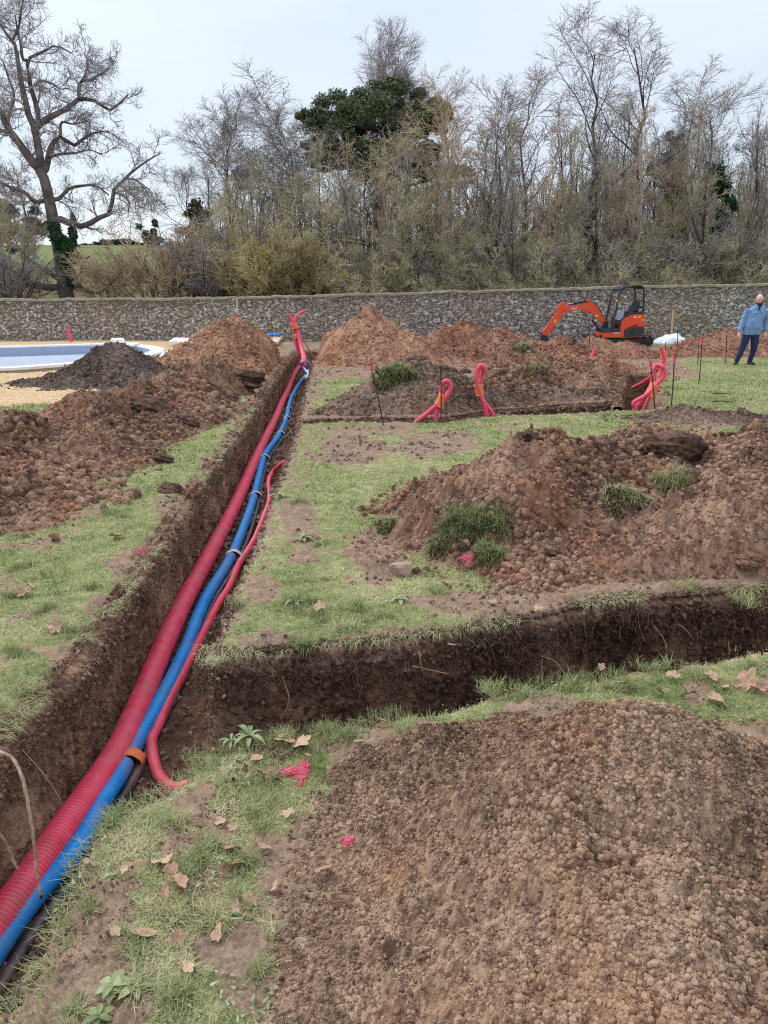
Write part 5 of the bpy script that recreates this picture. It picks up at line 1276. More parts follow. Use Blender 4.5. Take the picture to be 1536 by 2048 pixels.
P4, R4 = sprout(P3, R3, 5, .1, 1, (25, 65), .42, 4, .24, .12, r_, .5, .0085, .5)
P5, R5 = sprout(P4, R4, 2, .2, 1, (25, 60), .22, 3, .2, .1, r_, .6, .0070, .6)
base = np.array(at(135, 600, Yo))
root = build_tree('oak_tree', 'huge spreading bare oak with ivy round its lower trunk at the left', 'tree', tr_, [(P2, R2, 4), (P3, R3, 3), (P4, R4, 3), (P5, R5, 3)], barkmat('oak_bark', srgb(84, 76, 74), srgb(126, 116, 110), 3), W_GREY, base)
cs = np.array([at(120 + 12 * k_, 480 + 15 * k_, Yo - .2) for k_ in (0, .35, .8, 1.2, 1.6, 2, 2.4, 0.1)] + [at(108 + 6 * a_, 455 + 22 * a_, Yo) for a_ in range(6)])
V, F, A = leaves(cs, np.full((len(cs), 3), .36), 8000, .07, r_, shell=.5)
mk('ivy', V - base, F, L_IVY, root, {'rnd': A}, smooth=False)
# sprawling olive tree at the left edge
b_ = place(15, 37); t_, c_ = grow_tree(b_, Hof(15, 330, 37), 6.5, 77, 'oak', 1.35, fine=.0085); build_tree('bare_tree', 'sprawling olive twigged tree at the left edge in front of the oak', 'tree', t_, c_, B_MOSS, W_OLIVE, b_, GT)
b_ = place(60, 44); t_, c_ = grow_tree(b_, Hof(60, 230, 44), 7, 78, 'oak', 1.1); build_tree('bare_tree', 'grey bare tree standing behind the big oak', 'tree', t_, c_, B_GREY, W_MAUVE, b_, GT)
# the pine
Yp = 49; b_ = place(755, Yp)
tp = np.array([b_, at(758, 480, Yp), at(760, 400, Yp), at(764, 320, Yp), at(768, 250, Yp), at(772, 195, Yp)]); TP = catmull(tp, 14)[None]
TR = np.linspace(.42, .10, 14)[None]
PADS = [(652, 238, 55, 20), (705, 205, 70, 26), (770, 192, 80, 24), (838, 215, 50, 18), (690, 262, 75, 26), (765, 232, 95, 30), (838, 262, 55, 18), (672, 296, 52, 15), (740, 290, 85, 26), (826, 300, 62, 16), (770, 335, 90, 22), (655, 322, 40, 10), (868, 236, 22, 10), (630, 240, 24, 12), (700, 335, 60, 14), (850, 342, 50, 12), (900, 345, 30, 10)]
r_ = np.random.default_rng(12)
cs, rs, brs = [], [], []
for (u, v, w, h) in PADS:
    yy_ = Yp + r_.uniform(-2.2, 2.2); u = 760 + (u - 760) * 1.06; c = np.array(at(u, v - 4, yy_)); w_, h_ = w * 1.12 / pxm(Yp), h * 1.15 / pxm(Yp)
    k_ = 12
    for q in range(k_):
        a_ = r_.uniform(0, 6.283); rr = math.sqrt(r_.random()) * .9
        cs.append(c + np.array([math.cos(a_) * rr * w_, math.sin(a_) * rr * w_ * .8, (r_.random() - .5) * h_ * 1.1 - .25 * h_ * rr])); rs.append(np.array([.19, .19, .085]) * w_ * r_.uniform(.8, 1.4) + .12)
    s_ = TP[0, int(np.argmin(np.abs(TP[0, :, 2] - (c[2] - .6))))]; brs.append(catmull(np.array([s_, (s_ + c) / 2 + [0, 0, -.2], c]), 6))
root = empty('pine_tree', tuple(b_), 'dark evergreen pine with flat layered pads standing among the bare trees', 'tree')
mb = MB(); V, F = tubes(TP, TR, 9); mb.add(V - b_, F); V, F = tubes(np.array(brs), np.linspace(.14, .05, 6)[None].repeat(len(brs), 0), 6); mb.add(V - b_, F)
mb.build('trunk', B_DARK, root)
V, F, A = leaves(cs, rs, 95000, .095, r_, shell=.35)
mk('crown', V - b_, F, L_PINE, root, {'rnd': A}, smooth=False)
# ivy clad stems and evergreen bushes
def leafbush(name, label, cat, u, Y, pads, n_, size, mat, seed, group=None, stem=True):
    r_ = np.random.default_rng(seed); b_ = place(u, Y); cs = []; rs = []
    for (pu, pv, w, h) in pads:
        c = np.array(at(pu, pv, Y)); w_, h_ = w / pxm(Y), h / pxm(Y)
        for q in range(10): cs.append(c + r_.normal(size=3) * np.array([.4 * w_, .4 * w_, .4 * h_])); rs.append(np.array([.38 * w_, .38 * w_, .38 * h_]) * r_.uniform(.6, 1.2))
    root = empty(name, tuple(b_), label, cat, group)
    top = np.array(at(pads[0][0], pads[0][1], Y)); P = catmull(np.array([b_, (b_ + top) / 2 + [.05, 0, 0], top]), 8)[None]
    P2, R2 = sprout(P, np.linspace(.14, .03, 8)[None], 14, .1, 1, (30, 70), .8, 5, .15, .1, r_, .4, .012, .4)
    mb = MB(); V, F = tubes(P, np.linspace(.14, .03, 8)[None], 7); mb.add(V - b_, F); V, F = tubes(P2, R2, 4); mb.add(V - b_, F); mb.build('trunk', B_GREY, root)
    V, F, A = leaves(cs, rs, n_, size, r_, shell=.3); mk('crown', V - b_, F, mat, root, {'rnd': A}, smooth=False)
leafbush('ivy_clad_tree', 'tall stem thickly wrapped in green ivy above the man', 'tree', 1445, 40, [(1448, 380, 26, 45), (1440, 440, 30, 50), (1442, 500, 30, 45), (1425, 350, 18, 30), (1460, 540, 24, 30)], 9000, .09, L_IVY, 21)
leafbush('ivy_clad_tree', 'narrow ivy wrapped stem left of the excavator canopy', 'tree', 1322, 41, [(1322, 480, 12, 50), (1318, 530, 14, 40), (1325, 430, 10, 40)], 3000, .08, L_IVY, 22)
leafbush('evergreen_bush', 'fresh light green bush low behind the wall right of the pine', 'bush', 862, 44, [(862, 548, 22, 14), (880, 556, 14, 10)], 2200, .08, L_LIME, 23)
leafbush('evergreen_tree', 'dark conifer half hidden behind twigs at the right', 'tree', 1350, 52, [(1350, 300, 26, 30), (1345, 350, 40, 40), (1352, 410, 44, 40)], 9000, .12, L_DARK, 24)
leafbush('evergreen_tree', 'ivy dark rounded bush below the small crooked oak', 'tree', 388, 60, [(385, 420, 30, 20), (380, 450, 40, 22), (395, 480, 40, 20)], 6000, .12, leafmat('olive_leaves', srgb(104, 98, 68), srgb(132, 122, 84)), 25)
leafbush('evergreen_tree', 'round dark tree on the meadow skyline', 'tree', 300, 105, [(298, 462, 16, 14), (302, 480, 20, 12)], 5000, .22, L_DARK, 26)
leafbush('hedge', 'dark hedge running along the top of the meadow', 'hedge', 235, 108, [(235, 484, 34, 9), (205, 490, 25, 7), (265, 490, 25, 7), (160, 492, 30, 8)], 6000, .22, L_DARK, 27)
leafbush('evergreen_tree', 'dark fir peeking over the meadow left of the hedge', 'tree', 146, 100, [(146, 440, 6, 12), (145, 462, 12, 14), (146, 485, 16, 14)], 3000, .2, L_DARK, 28)
leafbush('evergreen_tree', 'dark tangled bush behind the sprawling tree at the left edge', 'tree', 20, 60, [(20, 420, 40, 30), (60, 455, 40, 24), (-10, 470, 40, 24)], 7000, .14, L_DARK, 29)
# the wood's far depth, nobody could count it
r_ = np.random.default_rng(99); n0 = 750
u_ = r_.uniform(400, 1800, n0); Y_ = r_.uniform(45, 64, n0); x_ = np.array([at(a_, 560, b2)[0] for a_, b2 in zip(u_, Y_)])
z_ = G0(x_, Y_) - .1; topv = 345 + 55 * fbm(u_, u_ * 0, .012, 3, 4) + r_.uniform(-20, 90, n0) - 40 * (u_ > 1100); topv = np.where((u_ > 870) & (u_ < 1010), topv + 60, topv); topv = np.where(u_ < 480, topv + 70, topv)
Ht = np.array([at(a_, b2, c2)[2] for a_, b2, c2 in zip(u_, topv, Y_)]) - z_; Ht = np.maximum(Ht, 2)
K = 8; t = np.linspace(0, 1, K)[None, :, None]
P = np.stack([x_, Y_, z_], -1)[:, None] + t * np.stack([r_.normal(size=n0) * .6, r_.normal(size=n0) * .6, Ht], -1)[:, None] + np.cumsum(r_.normal(size=(n0, K, 3)) * .07, 1)
R = np.linspace(.05, .014, K)[None] * r_.uniform(.5, 1.5, n0)[:, None]
P2, R2 = sprout(P, R, 12, .08, 1, (20, 60), 1.5, 5, .16, .2, r_, .5, .012, .4)
P3, R3 = sprout(P2, R2, 4, .1, 1, (20, 60), .6, 4, .18, .1, r_, .5, .010, .6)
mb = MB()
for a_, b2, s_ in ((P, R, 4), (P2, R2, 3), (P3, R3, 3)):
    V, F = tubes(a_, b2, s_); mb.add(V, F)
o = mb.build('woodland', barkmat('shaded_wood_twigs', srgb(108, 100, 84), srgb(146, 136, 114), .6)); tag(o, 'dense tangle of far saplings and twigs deep in the wood', 'woodland', kind='stuff')  # twig tone darkened to paint in the deep shade of the wood
# ================================================================== MINI EXCAVATOR
KX = .003463
def lx(cx, yo): return (cx - 1000 + 88 * (yo + .5)) * KX
def lz(cy): return (692 - cy) * KX
def op(pts, yo): return [(lx(a, yo), lz(b_)) for a, b_ in pts]
ex = at(1245.3, 695.2, 27.5); EX = Vector((ex[0] , 27.5, float(G0(ex[0], 27.5)) + .0))
EX.x = at(1245.3, 695, 27.0)[0]
M_OR = plain('orange_machine_paint', srgb(226, 78, 40), .42, var=.05, scale=3, dirt=srgb(168, 96, 66), dirt_amt=.25)
M_BK = plain('black_machine_steel', srgb(34, 36, 40), .45, var=.12, scale=6, dirt=srgb(96, 84, 74), dirt_amt=.2)
M_DG = plain('dark_blue_grey_plastic', srgb(48, 52, 62), .5, var=.1, scale=5)
M_RB = plain('rubber_track', srgb(50, 48, 48), .85, var=.15, scale=10, dirt=srgb(140, 120, 100), dirt_amt=.7)
M_CH = plain('chrome_rod', srgb(190, 192, 196), .2, metal=.9, var=.03)
M_GY = plain('pale_grey_plastic', srgb(150, 160, 176), .5, var=.1, scale=4)
M_YL = plain('yellow_sticker', srgb(236, 190, 40), .5, var=.03)
M_WH = plain('white_lettering', srgb(236, 236, 236), .5, var=.02)
xr = empty('mini_excavator', tuple(EX), 'orange and black tracked mini excavator with open canopy parked before the stone wall', 'excavator')
def part(name, VF, mat, parent=None, smooth=False):
    V, F = VF; return mk(name, V, F, mat, parent or xr, smooth=smooth)
def cyl(p0, p1, r, S=14):
    p0, p1 = np.array(p0, float), np.array(p1, float)
    return tubes(np.array([p0, p0 * .5 + p1 * .5, p1]), np.full(3, r), S, ref=(0, 1, .02) if abs((p1 - p0)[1]) < .5 * np.linalg.norm(p1 - p0) else (0, 0, 1), cap=True)
# tracks
for sy in (-1, 1):
    yc = sy * .40; w = .23
    cxs = [lx(770, -.5), lx(1252, -.5)]; cz = .20; r = .19
    path = []
    for a in np.linspace(-np.pi / 2, np.pi / 2, 12): path.append((cxs[1] + r * math.cos(a), cz + r * math.sin(a)))
    for a in np.linspace(np.pi / 2, 1.5 * np.pi, 12): path.append((cxs[0] + r * math.cos(a), cz + r * math.sin(a)))
    path = np.array(path + [path[0]]); sL = np.concatenate([[0], np.cumsum(np.linalg.norm(np.diff(path, axis=0), axis=1))])
    nn = 168; s_ = np.linspace(0, sL[-1], nn, endpoint=False); px_ = np.interp(s_, sL, path[:, 0]); pz_ = np.interp(s_, sL, path[:, 1])
    tn = np.stack([np.roll(px_, -1) - np.roll(px_, 1), np.roll(pz_, -1) - np.roll(pz_, 1)], 1); tn /= np.linalg.norm(tn, axis=1, keepdims=True); no = np.stack([tn[:, 1], -tn[:, 0]], 1)
    lug = np.where((np.arange(nn) % 4) < 2, .022, 0.0)
    rings = []
    for (oy, oi) in ((-w / 2, -.03), (-w / 2, 1), (w / 2, 1), (w / 2, -.03)):
        off = lug if oi == 1 else np.full(nn, oi)
        rings.append(np.stack([px_ + no[:, 0] * off, np.full(nn, yc + oy), pz_ + no[:, 1] * off + .012], 1))
    V = np.stack(rings, 1).reshape(-1, 3); ii = np.arange(nn * 4).reshape(nn, 4)
    q = np.stack([ii, np.roll(ii, -1, 1), np.roll(np.roll(ii, -1, 1), -1, 0), np.roll(ii, -1, 0)], -1).reshape(-1, 4)
    tk = part('track', (V, [q]), M_RB)
    for cx_, rr in ((cxs[0], .14), (cxs[1], .14)):
        mb = MB(); mb.add(*cyl((cx_, yc - w * .46, cz), (cx_, yc + w * .46, cz), rr, 20)); mb.add(*cyl((cx_, yc - w * .52, cz), (cx_, yc + w * .52, cz), .05, 12)); mb.build('wheel', M_BK, tk, smooth=False)
    for f in (.3, .5, .7):
        cx_ = cxs[0] * (1 - f) + cxs[1] * f; part('roller', cyl((cx_, yc - w * .42, .075), (cx_, yc + w * .42, .075), .05, 12), M_BK, tk)
    part('track_frame', prism([(cxs[0] + .12, .12), (cxs[1] - .12, .12), (cxs[1] - .12, .26), (cxs[0] + .12, .28)], yc - .08, yc + .08, .01), M_BK, tk)
part('undercarriage', box((lx(1010, 0), 0, .30), (.7, .62, .16), bev=.02), M_BK)
part('slew_ring', cyl((lx(1010, 0), 0, .36), (lx(1010, 0), 0, .44), .28, 24), M_BK)
# dozer blade, curved plate on two arms
bl = [(lx(640, -.2) + .05 * math.sin(a) - .05, .06 + .36 * i / 7) for i, a in enumerate(np.linspace(0, np.pi, 8))]
bl2 = [(x_ + .03, z_) for x_, z_ in bl[::-1]]
part('dozer_blade', prism(bl + bl2, -.62, .62), M_BK)
for sy in (-.2, .2): part('blade_arm', prism([(lx(640, 0), .14), (lx(900, 0), .24), (lx(900, 0), .32), (lx(640, 0), .24)], sy - .03, sy + .03), M_BK)
# upper body
dk = part('deck', prism(op([(778, 552), (778, 598), (1010, 600), (1190, 590), (1200, 560), (960, 545)], -.5), -.52, .52, .012), M_OR)
part('side_panel', prism(op([(785, 512), (958, 508), (962, 560), (786, 560)], -.5), -.50, .50, .012), M_DG)
cov = part('engine_cover', prism(op([(962, 592), (962, 440), (982, 412), (1020, 392), (1065, 374), (1110, 368), (1194, 370), (1200, 430), (1200, 492), (1140, 490), (1120, 500), (1000, 520), (998, 590)], -.5), -.53, .50, .02), M_OR)
part('counterweight', prism(op([(1000, 522), (1120, 502), (1142, 490), (1200, 492), (1206, 545), (1192, 575), (1160, 586), (1000, 592)], -.5), -.54, .52, .02), M_DG)
part('cover_stripe', prism(op([(1010, 508), (1110, 466), (1132, 472), (1120, 494), (1060, 506)], -.5), -.545, -.525), plain('dark_red_panel', srgb(120, 34, 34), .5))
part('exhaust_port', cyl((lx(1088, -.5), -.56, lz(545)), (lx(1088, -.5), -.50, lz(545)), .05, 14), M_BK)
part('floor_plate', box((lx(880, 0), 0, lz(510)), (.62, .94, .03), bev=.008), M_BK)
part('engine_hood', prism(op([(930, 470), (940, 400), (1000, 372), (1080, 348), (1150, 344), (1190, 352), (1190, 372), (1110, 370), (1020, 394), (985, 414), (965, 440), (965, 470)], -.5), -.48, .46, .015), M_BK)
st = part('seat', prism(op([(960, 362), (1050, 352), (1062, 334), (960, 345)], -.05), -.24, .24, .02), M_DG)
part('seat_back', prism(op([(1045, 345), (1052, 312), (1082, 262), (1098, 232), (1120, 232), (1124, 262), (1118, 345)], -.05), -.24, .24, .03), M_DG, st)
part('console', prism(op([(905, 345), (935, 330), (985, 345), (975, 400), (945, 430), (905, 420)], -.45), -.50, -.34, .02), M_GY)
part('console', prism(op([(905, 345), (935, 330), (985, 345), (975, 400), (945, 430), (905, 420)], .4), .30, .46, .02), M_GY)
part('console_post', prism(op([(880, 508), (895, 430), (930, 425), (945, 508)], -.1), -.22, .22, .02), M_BK)
for y_, a_ in ((-.36, 0), (.30, 0), (-.1, 8), (.06, -6)):
    mb = MB(); mb.add(*cyl((lx(925 + a_, y_), y_, lz(345 if abs(y_) > .2 else 440)), (lx(905 + a_, y_), y_, lz(300 if abs(y_) > .2 else 380)), .011, 8)); mb.add(*box((lx(903 + a_, y_), y_, lz(297 if abs(y_) > .2 else 378)), (.04, .04, .07), bev=.012)); mb.build('control_lever', M_BK, xr, smooth=False)
# canopy: two side hoops, cross bars, roof
hoop = [(868, 505), (880, 440), (903, 350), (914, 240), (924, 170), (940, 132), (975, 108), (1060, 98), (1130, 96), (1155, 112), (1168, 150), (1176, 230), (1178, 345)]
cn = None
for y_ in (-.46, .46):
    P = np.array([(lx(a, -.5), y_, lz(b_)) for a, b_ in hoop]); P = catmull(P, 70)
    V, F = tubes(P, np.full(70, .026), 4, ref=(0, 1, 0.01)); V2, F2 = tubes(P, np.full(70, .034), 10, ref=(0, 1, 0.01), cap=True)
    part('canopy_post', (V2, F2), M_BK, smooth=True)
for (a, b_) in ((940, 132), (1155, 112), (1176, 300)): part('canopy_crossbar', cyl((lx(a, -.5), -.46, lz(b_)), (lx(a, -.5), .46, lz(b_)), .030, 10), M_BK)
rf = [(928, 122), (960, 104), (1050, 86), (1130, 84), (1162, 100), (1166, 116), (1130, 98), (1050, 100), (965, 118), (936, 138)]
part('canopy_roof', prism(op(rf, -.5), -.50, .50, .008), M_BK)
part('beacon', box((lx(905, -.5), -.50, lz(236)), (.05, .05, .07), bev=.01), M_YL)
V, F = tubes(catmull(np.array([(lx(905, .4), .48, lz(300)), (lx(880, .5), .56, lz(290)), (lx(876, .5), .60, lz(230))]), 12), np.full(12, .01), 6)
part('mirror_arm', (V, F), M_BK)
# boom, arm, cylinders
yb = -.02
bm_ = part('boom', prism(op([(800, 500), (768, 468), (700, 408), (640, 356), (600, 334), (520, 324), (410, 340), (356, 342), (340, 326), (352, 306), (396, 296), (500, 282), (590, 250), (640, 248), (668, 262), (704, 310), (786, 412), (812, 470)], yb), yb - .075, yb + .075, .012), M_OR)
ar_ = part('dipper_arm', prism(op([(336, 256), (384, 250), (390, 296), (372, 348), (330, 410), (205, 592), (180, 600), (150, 574), (152, 545), (200, 480), (292, 348), (286, 316), (304, 282)], yb), yb - .06, yb + .06, .012), M_OR)
part('swing_post', prism(op([(776, 440), (822, 440), (826, 590), (770, 590)], yb), yb - .12, yb + .12, .015), M_BK)
def ram(name, a, b_, y_, r=.035, f=.6):
    p0 = np.array((lx(a[0], y_), y_, lz(a[1]))); p1 = np.array((lx(b_[0], y_), y_, lz(b_[1]))); m_ = p0 + (p1 - p0) * f
    o = part(name, cyl(p0, m_, r), M_BK); part('piston_rod', cyl(m_, p1, r * .5), M_CH, o); return o
ram('boom_cylinder', (776, 566), (592, 344), yb, .040, .62)
ram('arm_cylinder', (604, 236), (366, 276), yb, .034, .62)
ram('bucket_cylinder', (316, 338), (166, 530), yb - .0, .030, .62)
part('cylinder_bracket', prism(op([(586, 252), (592, 214), (612, 210), (626, 250)], yb), yb - .05, yb + .05, .008), M_OR)
part('cylinder_bracket', prism(op([(566, 330), (580, 356), (604, 356), (622, 336)], yb), yb - .06, yb + .06, .008), M_OR)
V, F = tubes(catmull(np.array([(lx(800, 0), -.1, lz(480)), (lx(812, 0), -.16, lz(420)), (lx(780, 0), -.12, lz(400)), (lx(700, 0), -.10, lz(300)), (lx(640, 0), -.10, lz(246)), (lx(500, 0), -.09, lz(268)), (lx(400, 0), -.09, lz(275))]), 40), np.full(40, .012), 6)
part('hydraulic_hose', (V, F), M_BK, smooth=True)
bk = [(118, 620), (140, 575), (190, 580), (215, 606), (212, 650), (190, 682), (150, 690), (128, 672)]
b1 = part('bucket', prism(op(bk, yb), yb - .22, yb + .22, .012), M_BK)
for k in range(4): part('bucket_tooth', prism(op([(118, 622), (128, 600), (104, 588)], yb), yb - .20 + k * .12, yb - .16 + k * .12), M_CH, b1)
part('bucket_link', prism(op([(160, 545), (146, 560), (140, 600), (156, 604)], yb), yb - .05, yb + .05, .006), M_BK)
def text(s, size, loc, rz, mat, parent, roty=0.0):
    cu = bpy.data.curves.new('lettering', 'FONT'); cu.body = s; cu.size = size; cu.extrude = .002; cu.offset = size * .018; cu.align_x = 'CENTER'; cu.align_y = 'CENTER'
    t = bpy.data.objects.new('tmp', cu); me = bpy.data.meshes.new_from_object(t); bpy.data.objects.remove(t)
    o = bpy.data.objects.new('lettering', me); link(o); me.materials.clear(); me.materials.append(mat)
    R = Matrix.Rotation(roty, 4, 'Y') @ Matrix.Rotation(math.pi / 2, 4, 'X'); me.transform(Matrix.Translation(loc) @ R); o.parent = parent; return o
text('U27-4', .085, (lx(925, -.5), -.508, lz(538 + 14)), 0, M_WH, xr).data.transform(Matrix.Translation((0, -.022, 0)))
text('Kubota', .075, (lx(464, yb), yb - .078, lz(310)), 0, M_WH, bm_, -.10)
text('U27-4', .05, (lx(1180, -.5), -.534, lz(424)), 0, M_WH, cov)
for (a, b_, w, h, y_, pr, ro) in ((704, 386, .085, .10, yb - .077, bm_, .9), (283, 438, .06, .12, yb - .062, ar_, .5), (1140, 392, .11, .07, -.532, cov, 0), (918, 580, .03, .03, -.523, dk, 0)):
    V, F = box((0, 0, 0), (w, .004, h), rot=Matrix.Rotation(ro, 3, 'Y')); V = V + np.array([lx(a, y_ if y_ > -.4 else -.5), y_, lz(b_)]); part('warning_sticker', (V, F), M_YL, pr)
V, F = box((lx(1096, -.5), -.532, lz(394)), (.08, .004, .05)); part('white_label', (V, F), M_WH, cov)
xr.rotation_euler = (0, 0, 0)

# ================================================================== THE MAN
KP = .00102
man = empty('person', (at(1500, 700, 19.9)[0] - (768 - 690) * 0, 19.9, float(G0(9.6, 19.9))), 'bald man in light blue jacket and dark jeans standing on the lawn, looking aside', 'person')
man.location.x = at(1440 + 690 / 12.8, 700, 19.9)[0]
def pp(cx, cy, y=0.0): return np.array([(cx - 690) * KP, y, (1925 - cy) * KP])
M_SKIN = plain('skin', srgb(228, 180, 162), .55, var=.06, scale=12)
M_JKT = plain('light_blue_jacket', srgb(116, 147, 188), .85, var=.14, scale=7)
M_JEAN = plain('dark_blue_jeans', srgb(32, 46, 86), .9, var=.22, scale=9)
M_SHOE = plain('dark_shoes', srgb(42, 36, 36), .7)
M_NAVY = plain('navy_scarf', srgb(34, 42, 70), .9, var=.15)
M_BEARD = plain('greying_moustache', srgb(84, 60, 54), .9)
def ell_loft(rings):     # rings: (cx, cy, cz, rx, ry)
    S = 20; th = np.arange(S) * 2 * np.pi / S
    V = np.concatenate([np.stack([x + rx * np.cos(th), y + ry * np.sin(th), np.full(S, z)], 1) for x, y, z, rx, ry in rings])
    ii = np.arange(len(V)).reshape(len(rings), S)
    q = np.stack([ii[:-1], np.roll(ii, -1, 1)[:-1], np.roll(ii, -1, 1)[1:], ii[1:]], -1).reshape(-1, 4)
    return V, [q, ii[0][::-1][None], ii[-1][None]]
def limbt(pts, rad, S=14):
    n_ = 16; P = catmull(np.array(pts), n_); r = np.interp(np.linspace(0, 1, n_), np.linspace(0, 1, len(rad)), rad); return tubes(P, r, S, cap=True)
def sphere(c, s, sub=3):
    bm = bmesh.new(); bmesh.ops.create_icosphere(bm, subdivisions=sub, radius=1)
    V, F = bmdump(bm); return V * np.array(s) + np.array(c), F
def blend(mb, name, mat, vox, parent=None, sm=4):
    o = mb.build(name, mat, parent or man); r = o.modifiers.new('blend', 'REMESH'); r.mode = 'VOXEL'; r.voxel_size = vox; r.use_smooth_shade = True
    s = o.modifiers.new('smooth', 'SMOOTH'); s.iterations = sm; s.factor = .5; return o
mb = MB()
hc = pp(832, 300, -.02)
mb.add(*sphere(hc + [0, 0, .012], (.078, .098, .105))); mb.add(*sphere(hc + [.022, -.035, -.055], (.060, .068, .062)))
mb.add(*sphere(hc + [.040, -.096, -.018], (.015, .022, .024), 2)); mb.add(*sphere(hc + [.030, -.080, .018], (.050, .020, .012), 2))
mb.add(*sphere(hc + [-.076, .012, -.020], (.012, .022, .032), 2)); mb.add(*sphere(hc + [.080, .012, -.020], (.010, .022, .032), 2)); mb.add(*sphere(hc + [.026, -.075, -.098], (.028, .024, .022), 2))
mb.add(*limbt([pp(828, 470, .02), pp(830, 400, .01), pp(832, 350, 0)], [.066, .058, .056]))
mb.add(*ell_loft([(pp(760, 1180)[0], 0, pp(0, 1180)[2], .165, .12), (pp(770, 950)[0], -.01, pp(0, 950)[2], .17, .13), (pp(800, 700)[0], 0, pp(0, 700)[2], .18, .115), (pp(830, 530)[0], .01, pp(0, 530)[2], .17, .09), (pp(830, 470)[0], .02, pp(0, 470)[2], .07, .06)]))
AL = [pp(610, 560, .01), pp(500, 840, .02), pp(415, 1130, -.05)]; AR = [pp(1060, 560, .01), pp(1120, 840, .03), pp(1085, 1120, -.04)]
LL = [pp(640, 1170, 0), pp(560, 1500, -.02), pp(470, 1840, .03)]; LR = [pp(850, 1170, 0), pp(850, 1500, -.03), pp(810, 1840, .03)]
for A_ in (AL, AR): mb.add(*limbt(A_, [.055, .050, .042, .036, .026]))
for A_ in (LL, LR): mb.add(*limbt(A_, [.085, .078, .056, .052, .038]))
for A_, sx in ((AL, -1), (AR, 1)):         # hands: palm, four unequal bent fingers, thumb from the side
    w0 = A_[2]; dr = nrmz(A_[2] - A_[1]) * .55 + np.array([-.12 if sx > 0 else .02, 0, -.75]); dr = nrmz(dr); sd_ = nrmz(np.cross(dr, (1, .1, 0)))
    pc = w0 + dr * .055; mb.add(*limbt([w0 - dr * .01, pc, w0 + dr * .095], [.026, .036, .034])); 
    for k, (o_, L_) in enumerate(((-.026, .070), (-.009, .080), (.009, .075), (.026, .058))):
        b0 = w0 + dr * .085 + sd_ * o_; b1 = b0 + dr * L_ * .55 + np.array([-sx * .006, -.004, 0]); b2 = b1 + dr * L_ * .38 + np.array([-sx * .022, -.006, .004])
        mb.add(*limbt([b0, b1, b2], [.0105, .0095, .0075], 8))
    t0 = w0 + dr * .035 - sd_ * .028; mb.add(*limbt([t0, t0 - sd_ * .026 + dr * .030, t0 - sd_ * .030 + dr * .062 + np.array([-sx * .01, 0, 0])], [.013, .011, .008], 8))
body = blend(mb, 'body', M_SKIN, .0065, sm=2)
mb = MB()
mb.add(*ell_loft([(pp(735, 1178)[0], -.005, pp(0, 1178)[2], .225, .150), (pp(745, 1120)[0], -.01, pp(0, 1120)[2], .232, .160), (pp(758, 950)[0], -.02, pp(0, 950)[2], .232, .178), (pp(785, 780)[0], -.015, pp(0, 780)[2], .228, .165),
                  (pp(810, 640)[0], 0, pp(0, 640)[2], .245, .145), (pp(825, 560)[0], .008, pp(0, 560)[2], .235, .125), (pp(830, 500)[0], .012, pp(0, 500)[2], .175, .105), (pp(830, 455)[0], .015, pp(0, 455)[2], .100, .090)]))
for A_ in (AL, AR): mb.add(*limbt([A_[0] + [0, 0, .0], A_[1] + [0, 0, 0], A_[2] + [0, 0, .03]], [.092, .082, .070, .064, .056]))
jk = blend(mb, 'jacket', M_JKT, .010)
tx_ = bpy.data.textures.new('cloth_folds', 'CLOUDS'); tx_.noise_scale = .10; tx_.noise_depth = 2
d_ = jk.modifiers.new('folds', 'DISPLACE'); d_.texture = tx_; d_.strength = .035; d_.mid_level = .5
for sx in (-1, 1):
    c_ = pp(830 + sx * 62, 455, -.04); V, F = limbt([pp(830 + sx * 88, 415, .02), pp(830 + sx * 70, 470, -.075), pp(815 + sx * 14, 590, -.150)], [.016, .02, .010], 8); mk('collar', V, F, plain('jacket_collar', srgb(130, 164, 206), .85, var=.1), jk)
for k, (a, b_) in enumerate([((600, 640), (960, 640)), ((880, 760), (950, 860))]):
    V, F = tubes(catmull(np.array([pp(a[0], a[1], -.12), pp((a[0] + b_[0]) / 2, (a[1] + b_[1]) / 2, -.172), pp(b_[0], b_[1], -.12)]), 10), np.full(10, .005), 5); mk('seam', V, F, M_NAVY if k else plain('seam_blue', srgb(76, 110, 160), .9), jk)
mb = MB(); th = np.linspace(0, 2 * np.pi, 40); c_ = pp(830, 440, -.005)
for dz, r_s in ((0, 1), (.03, .92), (-.028, 1.05)):
    V, F = tubes(np.stack([c_[0] + .078 * r_s * np.cos(th), c_[1] + .072 * r_s * np.sin(th), c_[2] + dz + .012 * np.sin(th)], 1), np.full(40, .024), 8); mb.add(V, F)
mb.add(*sphere(pp(800, 540, -.125), (.03, .025, .06), 2)); mb.build('scarf', M_NAVY, man)
mb = MB()
mb.add(*ell_loft([(pp(735, 1240)[0], 0, pp(0, 1240)[2], .175, .125), (pp(740, 1170)[0], 0, pp(0, 1170)[2], .185, .130), (pp(745, 1130)[0], 0, pp(0, 1130)[2], .18, .125)]))
for A_ in (LL, LR): mb.add(*limbt([A_[0], A_[1], A_[2] + [0, 0, -.01]], [.108, .100, .078, .068, .060]))
blend(mb, 'trousers', M_JEAN, .010)
